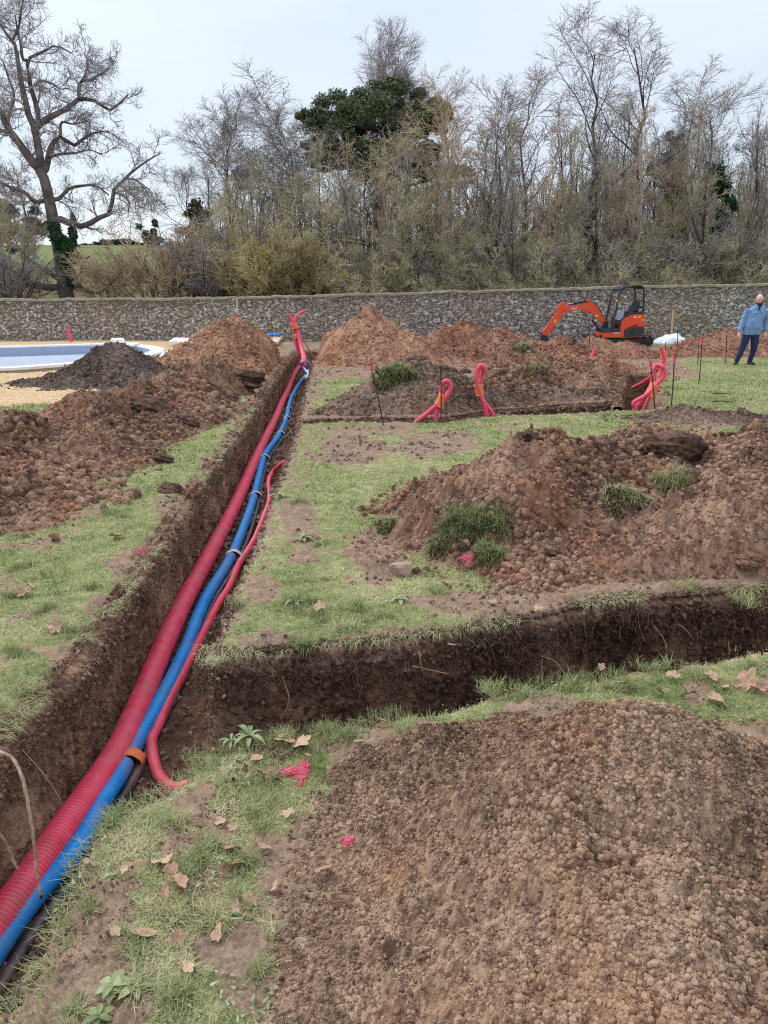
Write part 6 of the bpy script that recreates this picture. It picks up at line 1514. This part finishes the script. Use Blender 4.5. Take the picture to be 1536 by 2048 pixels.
for A_, sx in ((LL, -1), (LR, .35)):
    mb = MB(); a = A_[2]; f = nrmz(np.array([sx * .75, -1, 0.0])) if sx < 0 else nrmz(np.array([.35, -1, 0.]))
    mb.add(*limbt([a + [0, .02, .05], a + [0, .0, -.02], a + f * .04 + [0, 0, -.055]], [.046, .048, .050])); mb.add(*limbt([a - f * .05 + [0, 0, -.058], a + f * .07 + [0, 0, -.060], a + f * .19 + [0, 0, -.066]], [.040, .044, .032]))
    blend(mb, 'shoe', M_SHOE, .009)
mb = MB(); mb.add(*sphere(hc + [.034, -.096, -.050], (.044, .022, .016), 2)); mb.add(*sphere(hc + [.030, -.090, -.098], (.030, .020, .024), 2)); mb.build('moustache', M_BEARD, body)
mb = MB(); mb.add(*sphere(hc + [.012, -.090, .006], (.011, .008, .005), 2)); mb.add(*sphere(hc + [.058, -.082, .006], (.010, .008, .005), 2)); mb.build('eyes', plain('eye_dark', srgb(60, 44, 40), .3), body)
V, F = limbt([pp(950, 1020, .10), pp(965, 1100, .08), pp(950, 1210, .06)], [.03, .045, .035]); mk('pouch', V, F, M_NAVY, man)

# ================================================================== THINGS LYING ABOUT
def hit(u, v):
    r = ray(u, v); r = r / np.linalg.norm(r); ts = np.linspace(1.2, 30, 1600); P = np.array([0, 0, CAMH]) + ts[:, None] * r
    below = P[:, 2] < topz(P[:, 0], P[:, 1]); i = int(np.argmax(below)); return P[i]
def rough_lump(c, s, seed, amp=.25, sub=4, sq=.8, f=3.0):
    bm = bmesh.new(); bmesh.ops.create_icosphere(bm, subdivisions=sub, radius=1); V, F = bmdump(bm)
    a1, _ = lumps(V[:, 0] * 1.0 + V[:, 2] * .4, V[:, 1] + V[:, 2] * .7, .38, seed); a2, _ = lumps(V[:, 0] + V[:, 2], V[:, 1] - V[:, 2], .15, seed + 1)
    q = 1 + amp * fbm(V[:, 0] * 1 + V[:, 2] * 1.7, V[:, 1] + V[:, 2] * .3, f * .5, 4, seed) + a1 * .5 + a2 * .7 - .1
    return V * q[:, None] * np.array(s) + np.array(c), F
GC = 'big clods of dark earth'
M_CLOD = soilmat('dark_rooty_clod_soil', [srgb(52, 40, 34), srgb(90, 70, 60), srgb(140, 114, 98)], big=3, fine=30, bumpd=.006)
for k, (u, v, w, lab) in enumerate([(322, 926, 44, 'round dark clod on the grass strip left of the long trench'), (340, 985, 44, 'crumbly clod nearest the long trench edge, below the round dark one'), (1062, 902, 90, 'wide dark clod crowning the big heap beyond the cross trench'),
        (1350, 915, 110, 'biggest dark rooty clod, upper right of the big heap'), (1375, 965, 70, 'dark clod hanging right under the biggest rooty one'), (930, 748, 26, 'small clod on the pale ground between the two tied loops'), (1100, 1108, 60, 'orange brown clod at the foot of the big heap'),
        (480, 768, 70, 'long dark slab of turf on the orange heap beside the long trench'), (300, 832, 90, 'dark lump on the crest of the left windrow'), (360, 855, 60, 'dark lump right of the crest lump on the left windrow'), (1500, 1130, 50, 'rounded brown clod at the right foot of the big heap'),
        (1000, 1015, 60, 'dark clod on the front slope of the big heap'), (1200, 1080, 50, 'brown clod in the middle of the big heap front')]):
    p_ = hit(u, v); r = w / F_ * np.linalg.norm(p_ - [0, 0, CAMH]) * .5
    sc_ = (r, r * .8, r * .62) if k not in (7,) else (r * 1.4, r * .6, r * .5)
    V, F = rough_lump(p_ + [0, r * .25, r * .25], sc_, 700 + k, .45, f=3.2)
    tag(mk('earth_clod', V, F, M_CLOD if k not in (6, 10, 12) else M_MID, None, {'rnd': np.random.default_rng(k).random(len(V)) * .6}, smooth=False), lab, 'clod', GC)
# pale stone
p_ = hit(803, 1152); V, F = ICO[2]; bm = bmesh.new(); bmesh.ops.create_icosphere(bm, subdivisions=3, radius=1); V, F = bmdump(bm)
r_ = np.random.default_rng(3); pl = nrmz(r_.normal(size=(9, 3))); V = V * np.minimum(np.min(r_.uniform(.6, .9, 9) / np.maximum(V @ pl.T, .3), axis=1), 1.1)[:, None]
tag(mk('stone', V * [.085, .06, .065] + p_ + [0, .02, .03], F, plain('pale_pink_stone', srgb(176, 150, 136), .9, var=.12, scale=14, dirt=srgb(130, 104, 88)), smooth=False), 'pale angular stone at the left foot of the big heap', 'stone', 'loose stones')
for k, (u, v, w, lab) in enumerate([(524, 750 + 0, 0, ''), (985, 1208, 18, 'small pale stone on bare strip before the cross trench'), (1040, 1800, 0, '')]):
    if w:
        p_ = hit(u, v); V2, F2 = ICO[1]; tag(mk('stone', V2 * .03 + p_, F2, plain('tan_stone', srgb(184, 156, 136), .9), smooth=False), lab, 'stone', 'loose stones')
# turf sods on the heaps
GSD = 'lumps of turf thrown on the heaps'
def sod(u, v, w, h, nb, tone, lab, seed, lean=(0, -1), pink=False, ln=(.04, .08)):
    p_ = hit(u, v); D_ = np.linalg.norm(p_ - [0, 0, CAMH]); rw, rh = w / F_ * D_ * .5, h / F_ * D_ * .5
    p_ = p_ + np.array([0, -.02, .035]); root = empty('turf_sod', tuple(p_), lab, 'turf', GSD); r_ = np.random.default_rng(seed)
    V, F = rough_lump((0, .10, 0), (rw * 1.05, rw * .45, rh * .95), seed, .75, f=4.5); V = V + np.array([0, .0, -.0]); ax = nrmz(np.array([.1, -1, .75]))
    mk('earth', V, F, M_CLOD, root, {'rnd': r_.random(len(V)) * .5}, smooth=False)
    n0 = nrmz(V - np.array([0, .1, 0])); cand = np.where(n0 @ ax > .05)[0]; i = r_.choice(cand, nb)
    q = V[i] + r_.normal(size=(nb, 3)) * .012; az = np.arctan2(n0[i, 1], n0[i, 0]) + .9 * r_.normal(size=nb)
    wd = .0026 * max(1, D_ / 3)
    Vb, Fb, A = blades(q[:, 0], q[:, 1], q[:, 2], r_.uniform(ln[0], ln[1], nb) * max(1, D_ / 9), np.full(nb, wd), np.radians(r_.normal(15, 30, nb)), az, np.clip(tone * .75 + .2 * r_.normal(size=nb), 0, 1), 1.6)
    mk('grass_blades', Vb, Fb, GRASS, root, {'rnd': A})
    return root, p_, rw, rh
sod(965, 1082, 155, 105, 6500, .85, 'largest green sod on the front of the big heap, pink paint at its lower edge', 31)
sod(905, 1118, 80, 70, 2200, .75, 'smaller green sod joined to the left of the largest one', 32)
sod(985, 1140, 60, 60, 1500, .8, 'bottom green sod under the largest one at the foot of the big heap', 37)
sod(1250, 1035, 76, 84, 2600, .5, 'grey green sod in the middle of the big heap', 33, ln=(.03, .06))
sod(1352, 988, 70, 44, 2200, .45, 'tuft of straw coloured turf under the dark clods of the big heap', 34, ln=(.06, .11))
sod(780, 1072, 50, 50, 900, .45, 'small faded sod at the left edge of the big heap', 35)
sod(792, 765, 84, 52, 4500, .75, 'round green turf patch on the heap behind the leaning stake', 36)
sod(1050, 712, 26, 40, 700, .5, 'turf scrap at the peak of the grassy heap', 38)
sod(1062, 750, 60, 26, 700, .4, 'faded turf strip on the front of the grassy heap', 39)
# pink marking paint: dyed blades and crumbs, lying where they were sprayed
M_PK = plain('pink_spray_paint', srgb(228, 84, 122), .9, var=.2, scale=60)
GP = 'pink spray paint marks'
for k, (st_, lab, nn_, sp) in enumerate([([[(556, 1550), (585, 1548), (606, 1545)], [(612, 1530), (606, 1555), (598, 1575)]], 'pink paint mark on the grass shaped like a sideways T', 620, .009),
        ([[(690, 1692), (704, 1683)]], 'small pink paint dab beside the huge foreground heap', 90, .006), ([[(922, 1128), (936, 1122)], [(930, 1140), (934, 1118)]], 'bright pink paint splash on the green sod', 160, .016),
        ([[(656, 1552), (662, 1556)]], 'tiny pink paint speck right of the big paint mark', 30, .004), ([[(270, 1110), (296, 1100)], [(280, 1095), (290, 1115)]], 'faded red paint mark on the left edge of the long trench', 220, .02)]):
    mb = MB(); r_ = np.random.default_rng(60 + k)
    for s_ in st_:
        P = catmull(np.array([hit(u, v) for u, v in s_]), 20)
        i = r_.integers(0, 20, nn_); q = P[i] + r_.normal(size=(nn_, 3)) * np.array([sp, sp * 1.4, .002]); q[:, 2] += .008 + .010 * r_.random(nn_)
        if k == 2: q[:, 1] -= .10; q[:, 2] += .06
        V, F, A = blades(q[:, 0], q[:, 1], q[:, 2], r_.uniform(.006, .015, nn_), np.full(nn_, .0040 if k != 4 else .007), np.radians(np.abs(r_.normal(4, 14, nn_))), r_.uniform(0, 6.28, nn_), r_.random(nn_)); mb.add(V, F, A)
    tag(mb.build('paint_mark', M_PK if k != 4 else plain('faded_red_paint', srgb(168, 96, 92), .9)), lab, 'paint mark', GP)

# dead leaves
M_LF = newmat('dead_leaf'); m, n, l, b = M_LF; M_LF = m
f = noise(n, l, 30, 4, .6, n.new('ShaderNodeTexCoord').outputs['Object']); oi = n.new('ShaderNodeObjectInfo')
c1 = ramp(n, [(.3, srgb(160, 128, 100)), (.7, srgb(214, 186, 156))], f, l).outputs[0]; c2 = ramp(n, [(.3, srgb(140, 104, 82)), (.7, srgb(186, 148, 122))], f, l).outputs[0]
l.new(mixc(n, l, oi.outputs['Random'], c1, c2), b.inputs['Base Color']); b.inputs['Roughness'].default_value = .7
def leafmesh(seed, lob=5):
    r_ = np.random.default_rng(seed); nr_, na = 7, 40; th = np.linspace(0, 2 * np.pi, na, endpoint=False)
    out_ = .62 + .38 * np.abs(np.cos(th * lob / 2 + .3)) ** .7 * (1 + .25 * np.cos(th)) + .05 * r_.normal(size=na); out_ *= np.where(np.abs(th - np.pi) < .25, .75, 1)
    rr = np.linspace(0, 1, nr_)[:, None] * out_[None]; X = rr * np.cos(th); Y = rr * np.sin(th) * .85
    ph = r_.uniform(0, 6.28); Z = .28 * (X * math.cos(ph) + Y * math.sin(ph)) ** 2 + .16 * fbm(X, Y, 2.2, 3, seed) + .08 * np.abs(np.sin(th * lob / 2 + .3))[None] * rr
    V = np.stack([X, Y, Z], -1).reshape(-1, 3) * .5; ii = np.arange(nr_ * na).reshape(nr_, na)
    q = np.stack([ii[:-1], np.roll(ii, -1, 1)[:-1], np.roll(ii, -1, 1)[1:], ii[1:]], -1).reshape(-1, 4)
    Vs, Fs = tubes(np.array([[-.3, 0, .02], [-.6, .03, .04], [-.85, .02, .10]]) * .5 * 1.2, np.array([.012, .010, .008]), 4); return np.vstack([V, Vs]), [q] + [x + len(V) for x in Fs]
LM = []
for k in range(6):
    V, F = leafmesh(90 + k, 5 if k % 2 else 3); LM.append((V, F))
LV = [(355, 1780, 48, 'large flat'), (328, 1738, 42, 'crumpled'), (345, 1757, 36, 'narrow torn'), (470, 1745, 40, 'curled'), (462, 1712, 34, 'folded'), (448, 1758, 26, 'small'), (528, 1708, 26, 'pale small'), (548, 1790, 26, 'pointed'), (500, 1818, 30, 'yellowish'), (472, 1830, 24, 'small upturned'),
      (436, 1884, 30, 'reddish'), (355, 1893, 30, 'triangular'), (292, 1885, 42, 'wide ragged'), (230, 1876, 26, 'grey curled'), (178, 1740, 24, 'round'), (575, 1640, 28, 'reddish'), (440, 1655, 20, 'little'), (468, 1668, 20, 'little pale'), (568, 1492, 38, 'broad'), (602, 1500, 36, 'upturned'), (512, 1530, 26, 'thin'),
      (540, 1560, 30, 'stacked'), (525, 1552, 24, 'small dark'), (612, 1522, 20, 'small pink tinged'), (720, 1498, 28, 'pale'), (640, 1224, 34, 'cream coloured'), (645, 1160, 18, 'little'), (905, 1300, 24, 'hanging'), (390, 990, 22, 'flat'), (112, 1265, 32, 'brown'), (45, 1195, 28, 'folded'), (60, 1180, 22, 'small'),
      (110, 1085, 30, 'pinkish'), (230, 970 + 110, 24, 'little'), (1430, 1412, 40, 'large pale'), (1490, 1378, 46, 'long crumpled'), (1420, 1362, 26, 'small'), (1345, 1362, 26, 'upright'), (1370, 1400, 22, 'flat'), (1515, 1390, 30, 'torn'), (1445, 1385, 24, 'small brown'), (1320, 1395, 22, 'dull'),
      (890, 1178, 26, 'tan'), (880, 1155, 22, 'tan upright'), (1075, 1225, 20, 'pale'), (985, 1212, 20, 'beige'), (1315, 998, 26, 'pinkish flat'), (1178, 1000, 16, 'small'), (650, 1755, 36, 'long rolled'), (378, 1950, 26, 'half buried'), (760, 1450, 22, 'small'), (1240, 1375, 20, 'thin'), (700, 1166, 18, 'little grey'), (1700 - 500, 1345, 18, 'rust coloured'), (330, 1800, 22, 'flat brown'), (250, 1750, 18, 'tiny')]
AREA = [(lambda u, v: u < 240 and v < 1400, 'on the grass left of the long trench'), (lambda u, v: u < 420 and v > 1850, 'on the thin grass near the bottom left corner'), (lambda u, v: u < 420 and v > 1600, 'on the grass beside the blue conduit'), (lambda u, v: 420 <= u < 600 and v > 1600, 'on the grass left of the foreground heap'),
        (lambda u, v: 420 <= u < 800 and 1430 < v <= 1600, 'on the tip of grass where the trenches meet'), (lambda u, v: u > 1150 and 1300 < v < 1450, 'on the grass behind the foreground heap'), (lambda u, v: 560 < u < 760 and v < 1300, 'on the grass between the trenches'), (lambda u, v: v < 1330 and u > 820, 'at the foot of the big heap')]
r_ = np.random.default_rng(8); used = {}
for k, (u, v, w, ad_) in enumerate(LV):
    p_ = hit(u, v); D_ = np.linalg.norm(p_ - [0, 0, CAMH]); s_ = w / F_ * D_ * 1.12
    V, F = LM[k % 6]; o = mk('dead_leaf', V, F, M_LF) if k < 6 else bpy.data.objects.new('dead_leaf', None)
    if k >= 6:
        bpy.data.objects.remove(o); o = bpy.data.objects['dead_leaf' if k % 6 == 0 else 'dead_leaf.%03d' % (k % 6)].copy(); link(o)
    o.location = tuple(p_ + [0, 0, .022 + s_ * .10]); o.scale = (s_, s_ * r_.uniform(.7, 1), s_ * r_.uniform(.8, 1.4)); o.rotation_euler = (r_.normal() * .35, r_.normal() * .35, r_.uniform(0, 6.28))
    ar = [t for fn, t in AREA if fn(u, v)]; ar = ar[0] if ar else 'on the bare earth beside the trench'
    lab = ad_ + ' dead leaf ' + ar; used[lab] = used.get(lab, 0) + 1
    if used[lab] > 1: lab = ['second ', 'third ', 'fourth '][used[lab] - 2] + lab
    tag(o, lab, 'dead leaf', 'dry leaves scattered on the ground')
# broad leaved weeds
M_WD = newmat('weed_leaf'); m, n, l, b = M_WD; M_WD = m; a = attr(n, 'rnd')
l.new(ramp(n, [(0, srgb(98, 116, 66)), (.5, srgb(132, 144, 96)), (1, srgb(160, 166, 124))], a, l).outputs[0], b.inputs['Base Color']); b.inputs['Roughness'].default_value = .55
def weed(u, v, w, nl, lab, seed, tone=.5, slim=.42, up=.25):
    p_ = hit(u, v); D_ = np.linalg.norm(p_ - [0, 0, CAMH]); R_ = w / F_ * D_ * .55; r_ = np.random.default_rng(seed); mb = MB()
    for k in range(nl):
        az = k * 2.4 + r_.normal() * .3; L_ = R_ * r_.uniform(.6, 1.1); t = np.linspace(0, 1, 9); wd = L_ * slim * np.sin(np.pi * np.clip(t * .93 + .06, 0, 1)) ** .8 * (.9 + .1 * np.sin(t * 20))
        ctr = np.stack([np.cos(az) * L_ * t, np.sin(az) * L_ * t, L_ * (up * 2 * t - up * 2.2 * t ** 2) + .006 * k / nl * 3 + .01], 1); sv = np.array([-math.sin(az), math.cos(az), 0])
        cols = [ctr + sv * (wd * e_)[:, None] + np.array([0, 0, 1]) * (wd * abs(e_) * .35 + .004 * np.sin(t * 25))[:, None] for e_ in (-.5, -.25, 0, .25, .5)]
        V = np.stack(cols, 1).reshape(-1, 3); ii = np.arange(45).reshape(9, 5); q = np.stack([ii[:-1, :-1], ii[:-1, 1:], ii[1:, 1:], ii[1:, :-1]], -1).reshape(-1, 4)
        mb.add(V + p_, [q], np.clip(tone + .18 * r_.normal() + .05 * r_.normal(size=45), 0, 1))
    tag(mb.build('weed', M_WD), lab, 'weed', 'broad leaved weeds in the grass')
weed(228, 1985, 64, 9, 'grey green dock rosette near the bottom left corner, left one of the pair', 1, .75, .6)
weed(272, 1992, 60, 8, 'grey green dock rosette near the bottom left corner, right one of the pair', 2, .8, .6)
weed(500, 1482, 80, 11, 'plantain rosette at the edge of the cross trench', 3, .35, .26, .4)
weed(462, 1490, 50, 8, 'small plantain left of the larger one at the cross trench', 4, .4, .28, .4)
weed(342, 1862, 34, 4, 'single pale clover like weed in the thin grass', 5, .8, .6)
weed(225, 1762, 30, 5, 'small weed beside the blue conduit', 6, .7, .5)
weed(438, 1700, 30, 4, 'pair of bright weed leaves beside a tuft', 7, .4, .5)
weed(605, 1080, 50, 9, 'low leafy weed on the grass between the trenches', 8, .4, .4)
weed(560, 995, 44, 8, 'low leafy weed beside the long trench', 9, .4, .4)
weed(800, 1205, 44, 8, 'flat weed on bare strip before the big heap', 10, .6, .35)
weed(200, 2046, 50, 7, 'weed cut by the bottom edge of the picture', 11, .3, .5)
weed(590, 1210, 50, 8, 'leafy weed among the tufts near the turf corner', 12, .4, .3, .4)
weed(1120, 1380, 36, 6, 'weed in the grass behind the foreground heap', 13, .4, .3)
# tiny leaf litter and clover between the blades
mb = MB(); r_ = np.random.default_rng(71); nn_ = 26000
yy_ = np.exp(r_.uniform(math.log(1.2), math.log(13), nn_)); xx_ = (yy_ * .56 + .3) * r_.uniform(-1, 1, nn_); _, d_, b_, s_, _ = G(xx_, yy_, False)
ok = (d_ < -.01) & (topz(xx_, yy_) - G0(xx_, yy_) < .01) & (fbm(xx_, yy_, 1.7, 3, 17) > -.1) & (b_ < .8) & (r_.random(nn_) < .6); xx_, yy_ = xx_[ok], yy_[ok]; nn_ = len(xx_)
V, F, A = blades(xx_, yy_, G0(xx_, yy_) + .008 + .012 * r_.random(nn_), r_.uniform(.008, .022, nn_) * np.clip(yy_ / 5, 1, 1.8), r_.uniform(.005, .011, nn_) * np.clip(yy_ / 5, 1, 1.8), np.radians(r_.normal(12, 14, nn_)), r_.uniform(0, 6.28, nn_), np.clip(.45 + .3 * r_.normal(size=nn_), 0, 1))
mb.add(V, F, A); tag(mb.build('ground_cover', M_WD), 'tiny clover leaves and moss between the grass blades', 'ground cover', kind='stuff')

# ================================================================== ROOTS
M_RT = barkmat('pale_root', srgb(120, 96, 80), srgb(186, 160, 138), 20)
GR = 'torn tree roots sticking out of the trench walls'
def root_(pts, ys_, r0, r1, lab, seed=0):
    P = np.array([at(u, v, y_) for (u, v), y_ in zip(pts, ys_)]); n_ = 10 * len(pts); P = catmull(P, n_); r_ = np.random.default_rng(seed); P[1:-1] += np.cumsum(r_.normal(size=(n_ - 2, 3)), 0) * r0 * .10
    V, F = tubes(P, np.linspace(r0, r1, n_) * (1 + .10 * r_.normal(size=n_)), 7, cap=True); tag(mk('root', V, F, M_RT), lab, 'root', GR)
root_([(-30, 1490), (0, 1503), (26, 1516), (44, 1556), (56, 1610), (64, 1660), (70, 1720), (78, 1760), (82, 1788)], [2.5, 2.4, 2.33, 2.27, 2.22, 2.18, 2.14, 2.1, 2.08], .0075, .0055, 'long pale root hanging over the red and blue conduits', 1)
root_([(-20, 1640), (0, 1668), (20, 1700), (36, 1738)], [2.3, 2.3, 2.28, 2.25], .008, .005, 'short thick root stub low at the left edge', 2)
root_([(45, 1500), (85, 1545), (110, 1580), (126, 1608)], [2.62, 2.6, 2.6, 2.6], .0025, .0015, 'fine root below the left turf edge', 3)
root_([(838, 1302), (842, 1330), (846, 1342)], [3.46, 3.44, 3.42], .004, .002, 'short white root in the middle of the cross trench wall', 4)
root_([(824, 1332), (846, 1336), (872, 1342), (898, 1346)], [3.42] * 4, .0035, .002, 'horizontal pale root crossing the short white one', 5)
root_([(1082, 1312), (1108, 1322), (1126, 1344), (1142, 1360)], [3.72, 3.70, 3.66, 3.64], .004, .002, 'curved pale root right of the wall middle', 6)
root_([(1064, 1390), (1082, 1350), (1086, 1316)], [3.64, 3.66, 3.7], .003, .002, 'thin root crossing behind the curved one', 7)
root_([(1306, 1250), (1328, 1280), (1332, 1305), (1322, 1330)], [4.0, 3.98, 3.96, 3.96], .004, .002, 'hooked root in the right part of the cross trench wall', 8)
root_([(1356, 1248), (1372, 1260), (1388, 1278)], [4.05] * 3, .004, .002, 'short slanting root right of the hooked one', 9)
root_([(560, 1340), (572, 1372), (578, 1400), (560, 1440)], [3.36, 3.34, 3.32, 3.3], .0045, .002, 'dangling root near the turf corner', 10)
root_([(690, 1438), (732, 1442), (772, 1450)], [3.2] * 3, .002, .001, 'thin root lying low in the cross trench', 11)
root_([(1032, 1950), (1040, 1930), (1052, 1905), (1078, 1880), (1110, 1868)], [1.66, 1.67, 1.68, 1.70, 1.71], .0013, .001, 'fine rootlet on the foreground heap', 12)
# fringe of rootlets below the torn turf
mb = MB(); r_ = np.random.default_rng(15)
def fringe(P, nrm, k, hi=.16, over=.06, w=.0011):
    i = r_.integers(0, len(P), k); t = np.linspace(0, 1, 5)[None, :, None]; dn = r_.uniform(.0, .16, k); L_ = r_.uniform(.03, hi, k) * r_.random(k)
    s_ = np.stack([P[i, 0] + nrm[i, 0] * (over + .03 * r_.random(k)), P[i, 1] + nrm[i, 1] * (over + .03 * r_.random(k)), G0(P[i, 0], P[i, 1]) - .02 - dn], 1)
    d = np.stack([nrm[i, 0] * .35 + .35 * r_.normal(size=k), nrm[i, 1] * .35 + .35 * r_.normal(size=k), -1 + .3 * r_.normal(size=k)], 1)
    C_ = s_[:, None] + d[:, None] * t * L_[:, None, None] + np.cumsum(r_.normal(size=(k, 5, 3)) * .011, 1); yv = np.clip(P[i, 1] / 3, 1, 3)
    V, F = tubes(C_, (w * yv)[:, None] * np.linspace(1, .5, 5)[None] * r_.uniform(.5, 1.3, k)[:, None], 3); mb.add(V, F)
P_, n_ = lipline(FARL, -0.93, 4.2, 600, True, 1, 0); fringe(P_, n_, 1300, .20)
P_, n_ = lipline(LIPL, 1.6, 11, 900, False, 1, 0); fringe(P_, n_, 1300, .14)
tag(mb.build('rootlets', barkmat('rootlet_bark', srgb(84, 66, 54), srgb(150, 124, 104), 20)), 'fringe of fine rootlets hanging from the torn turf edges', 'rootlets', kind='stuff')
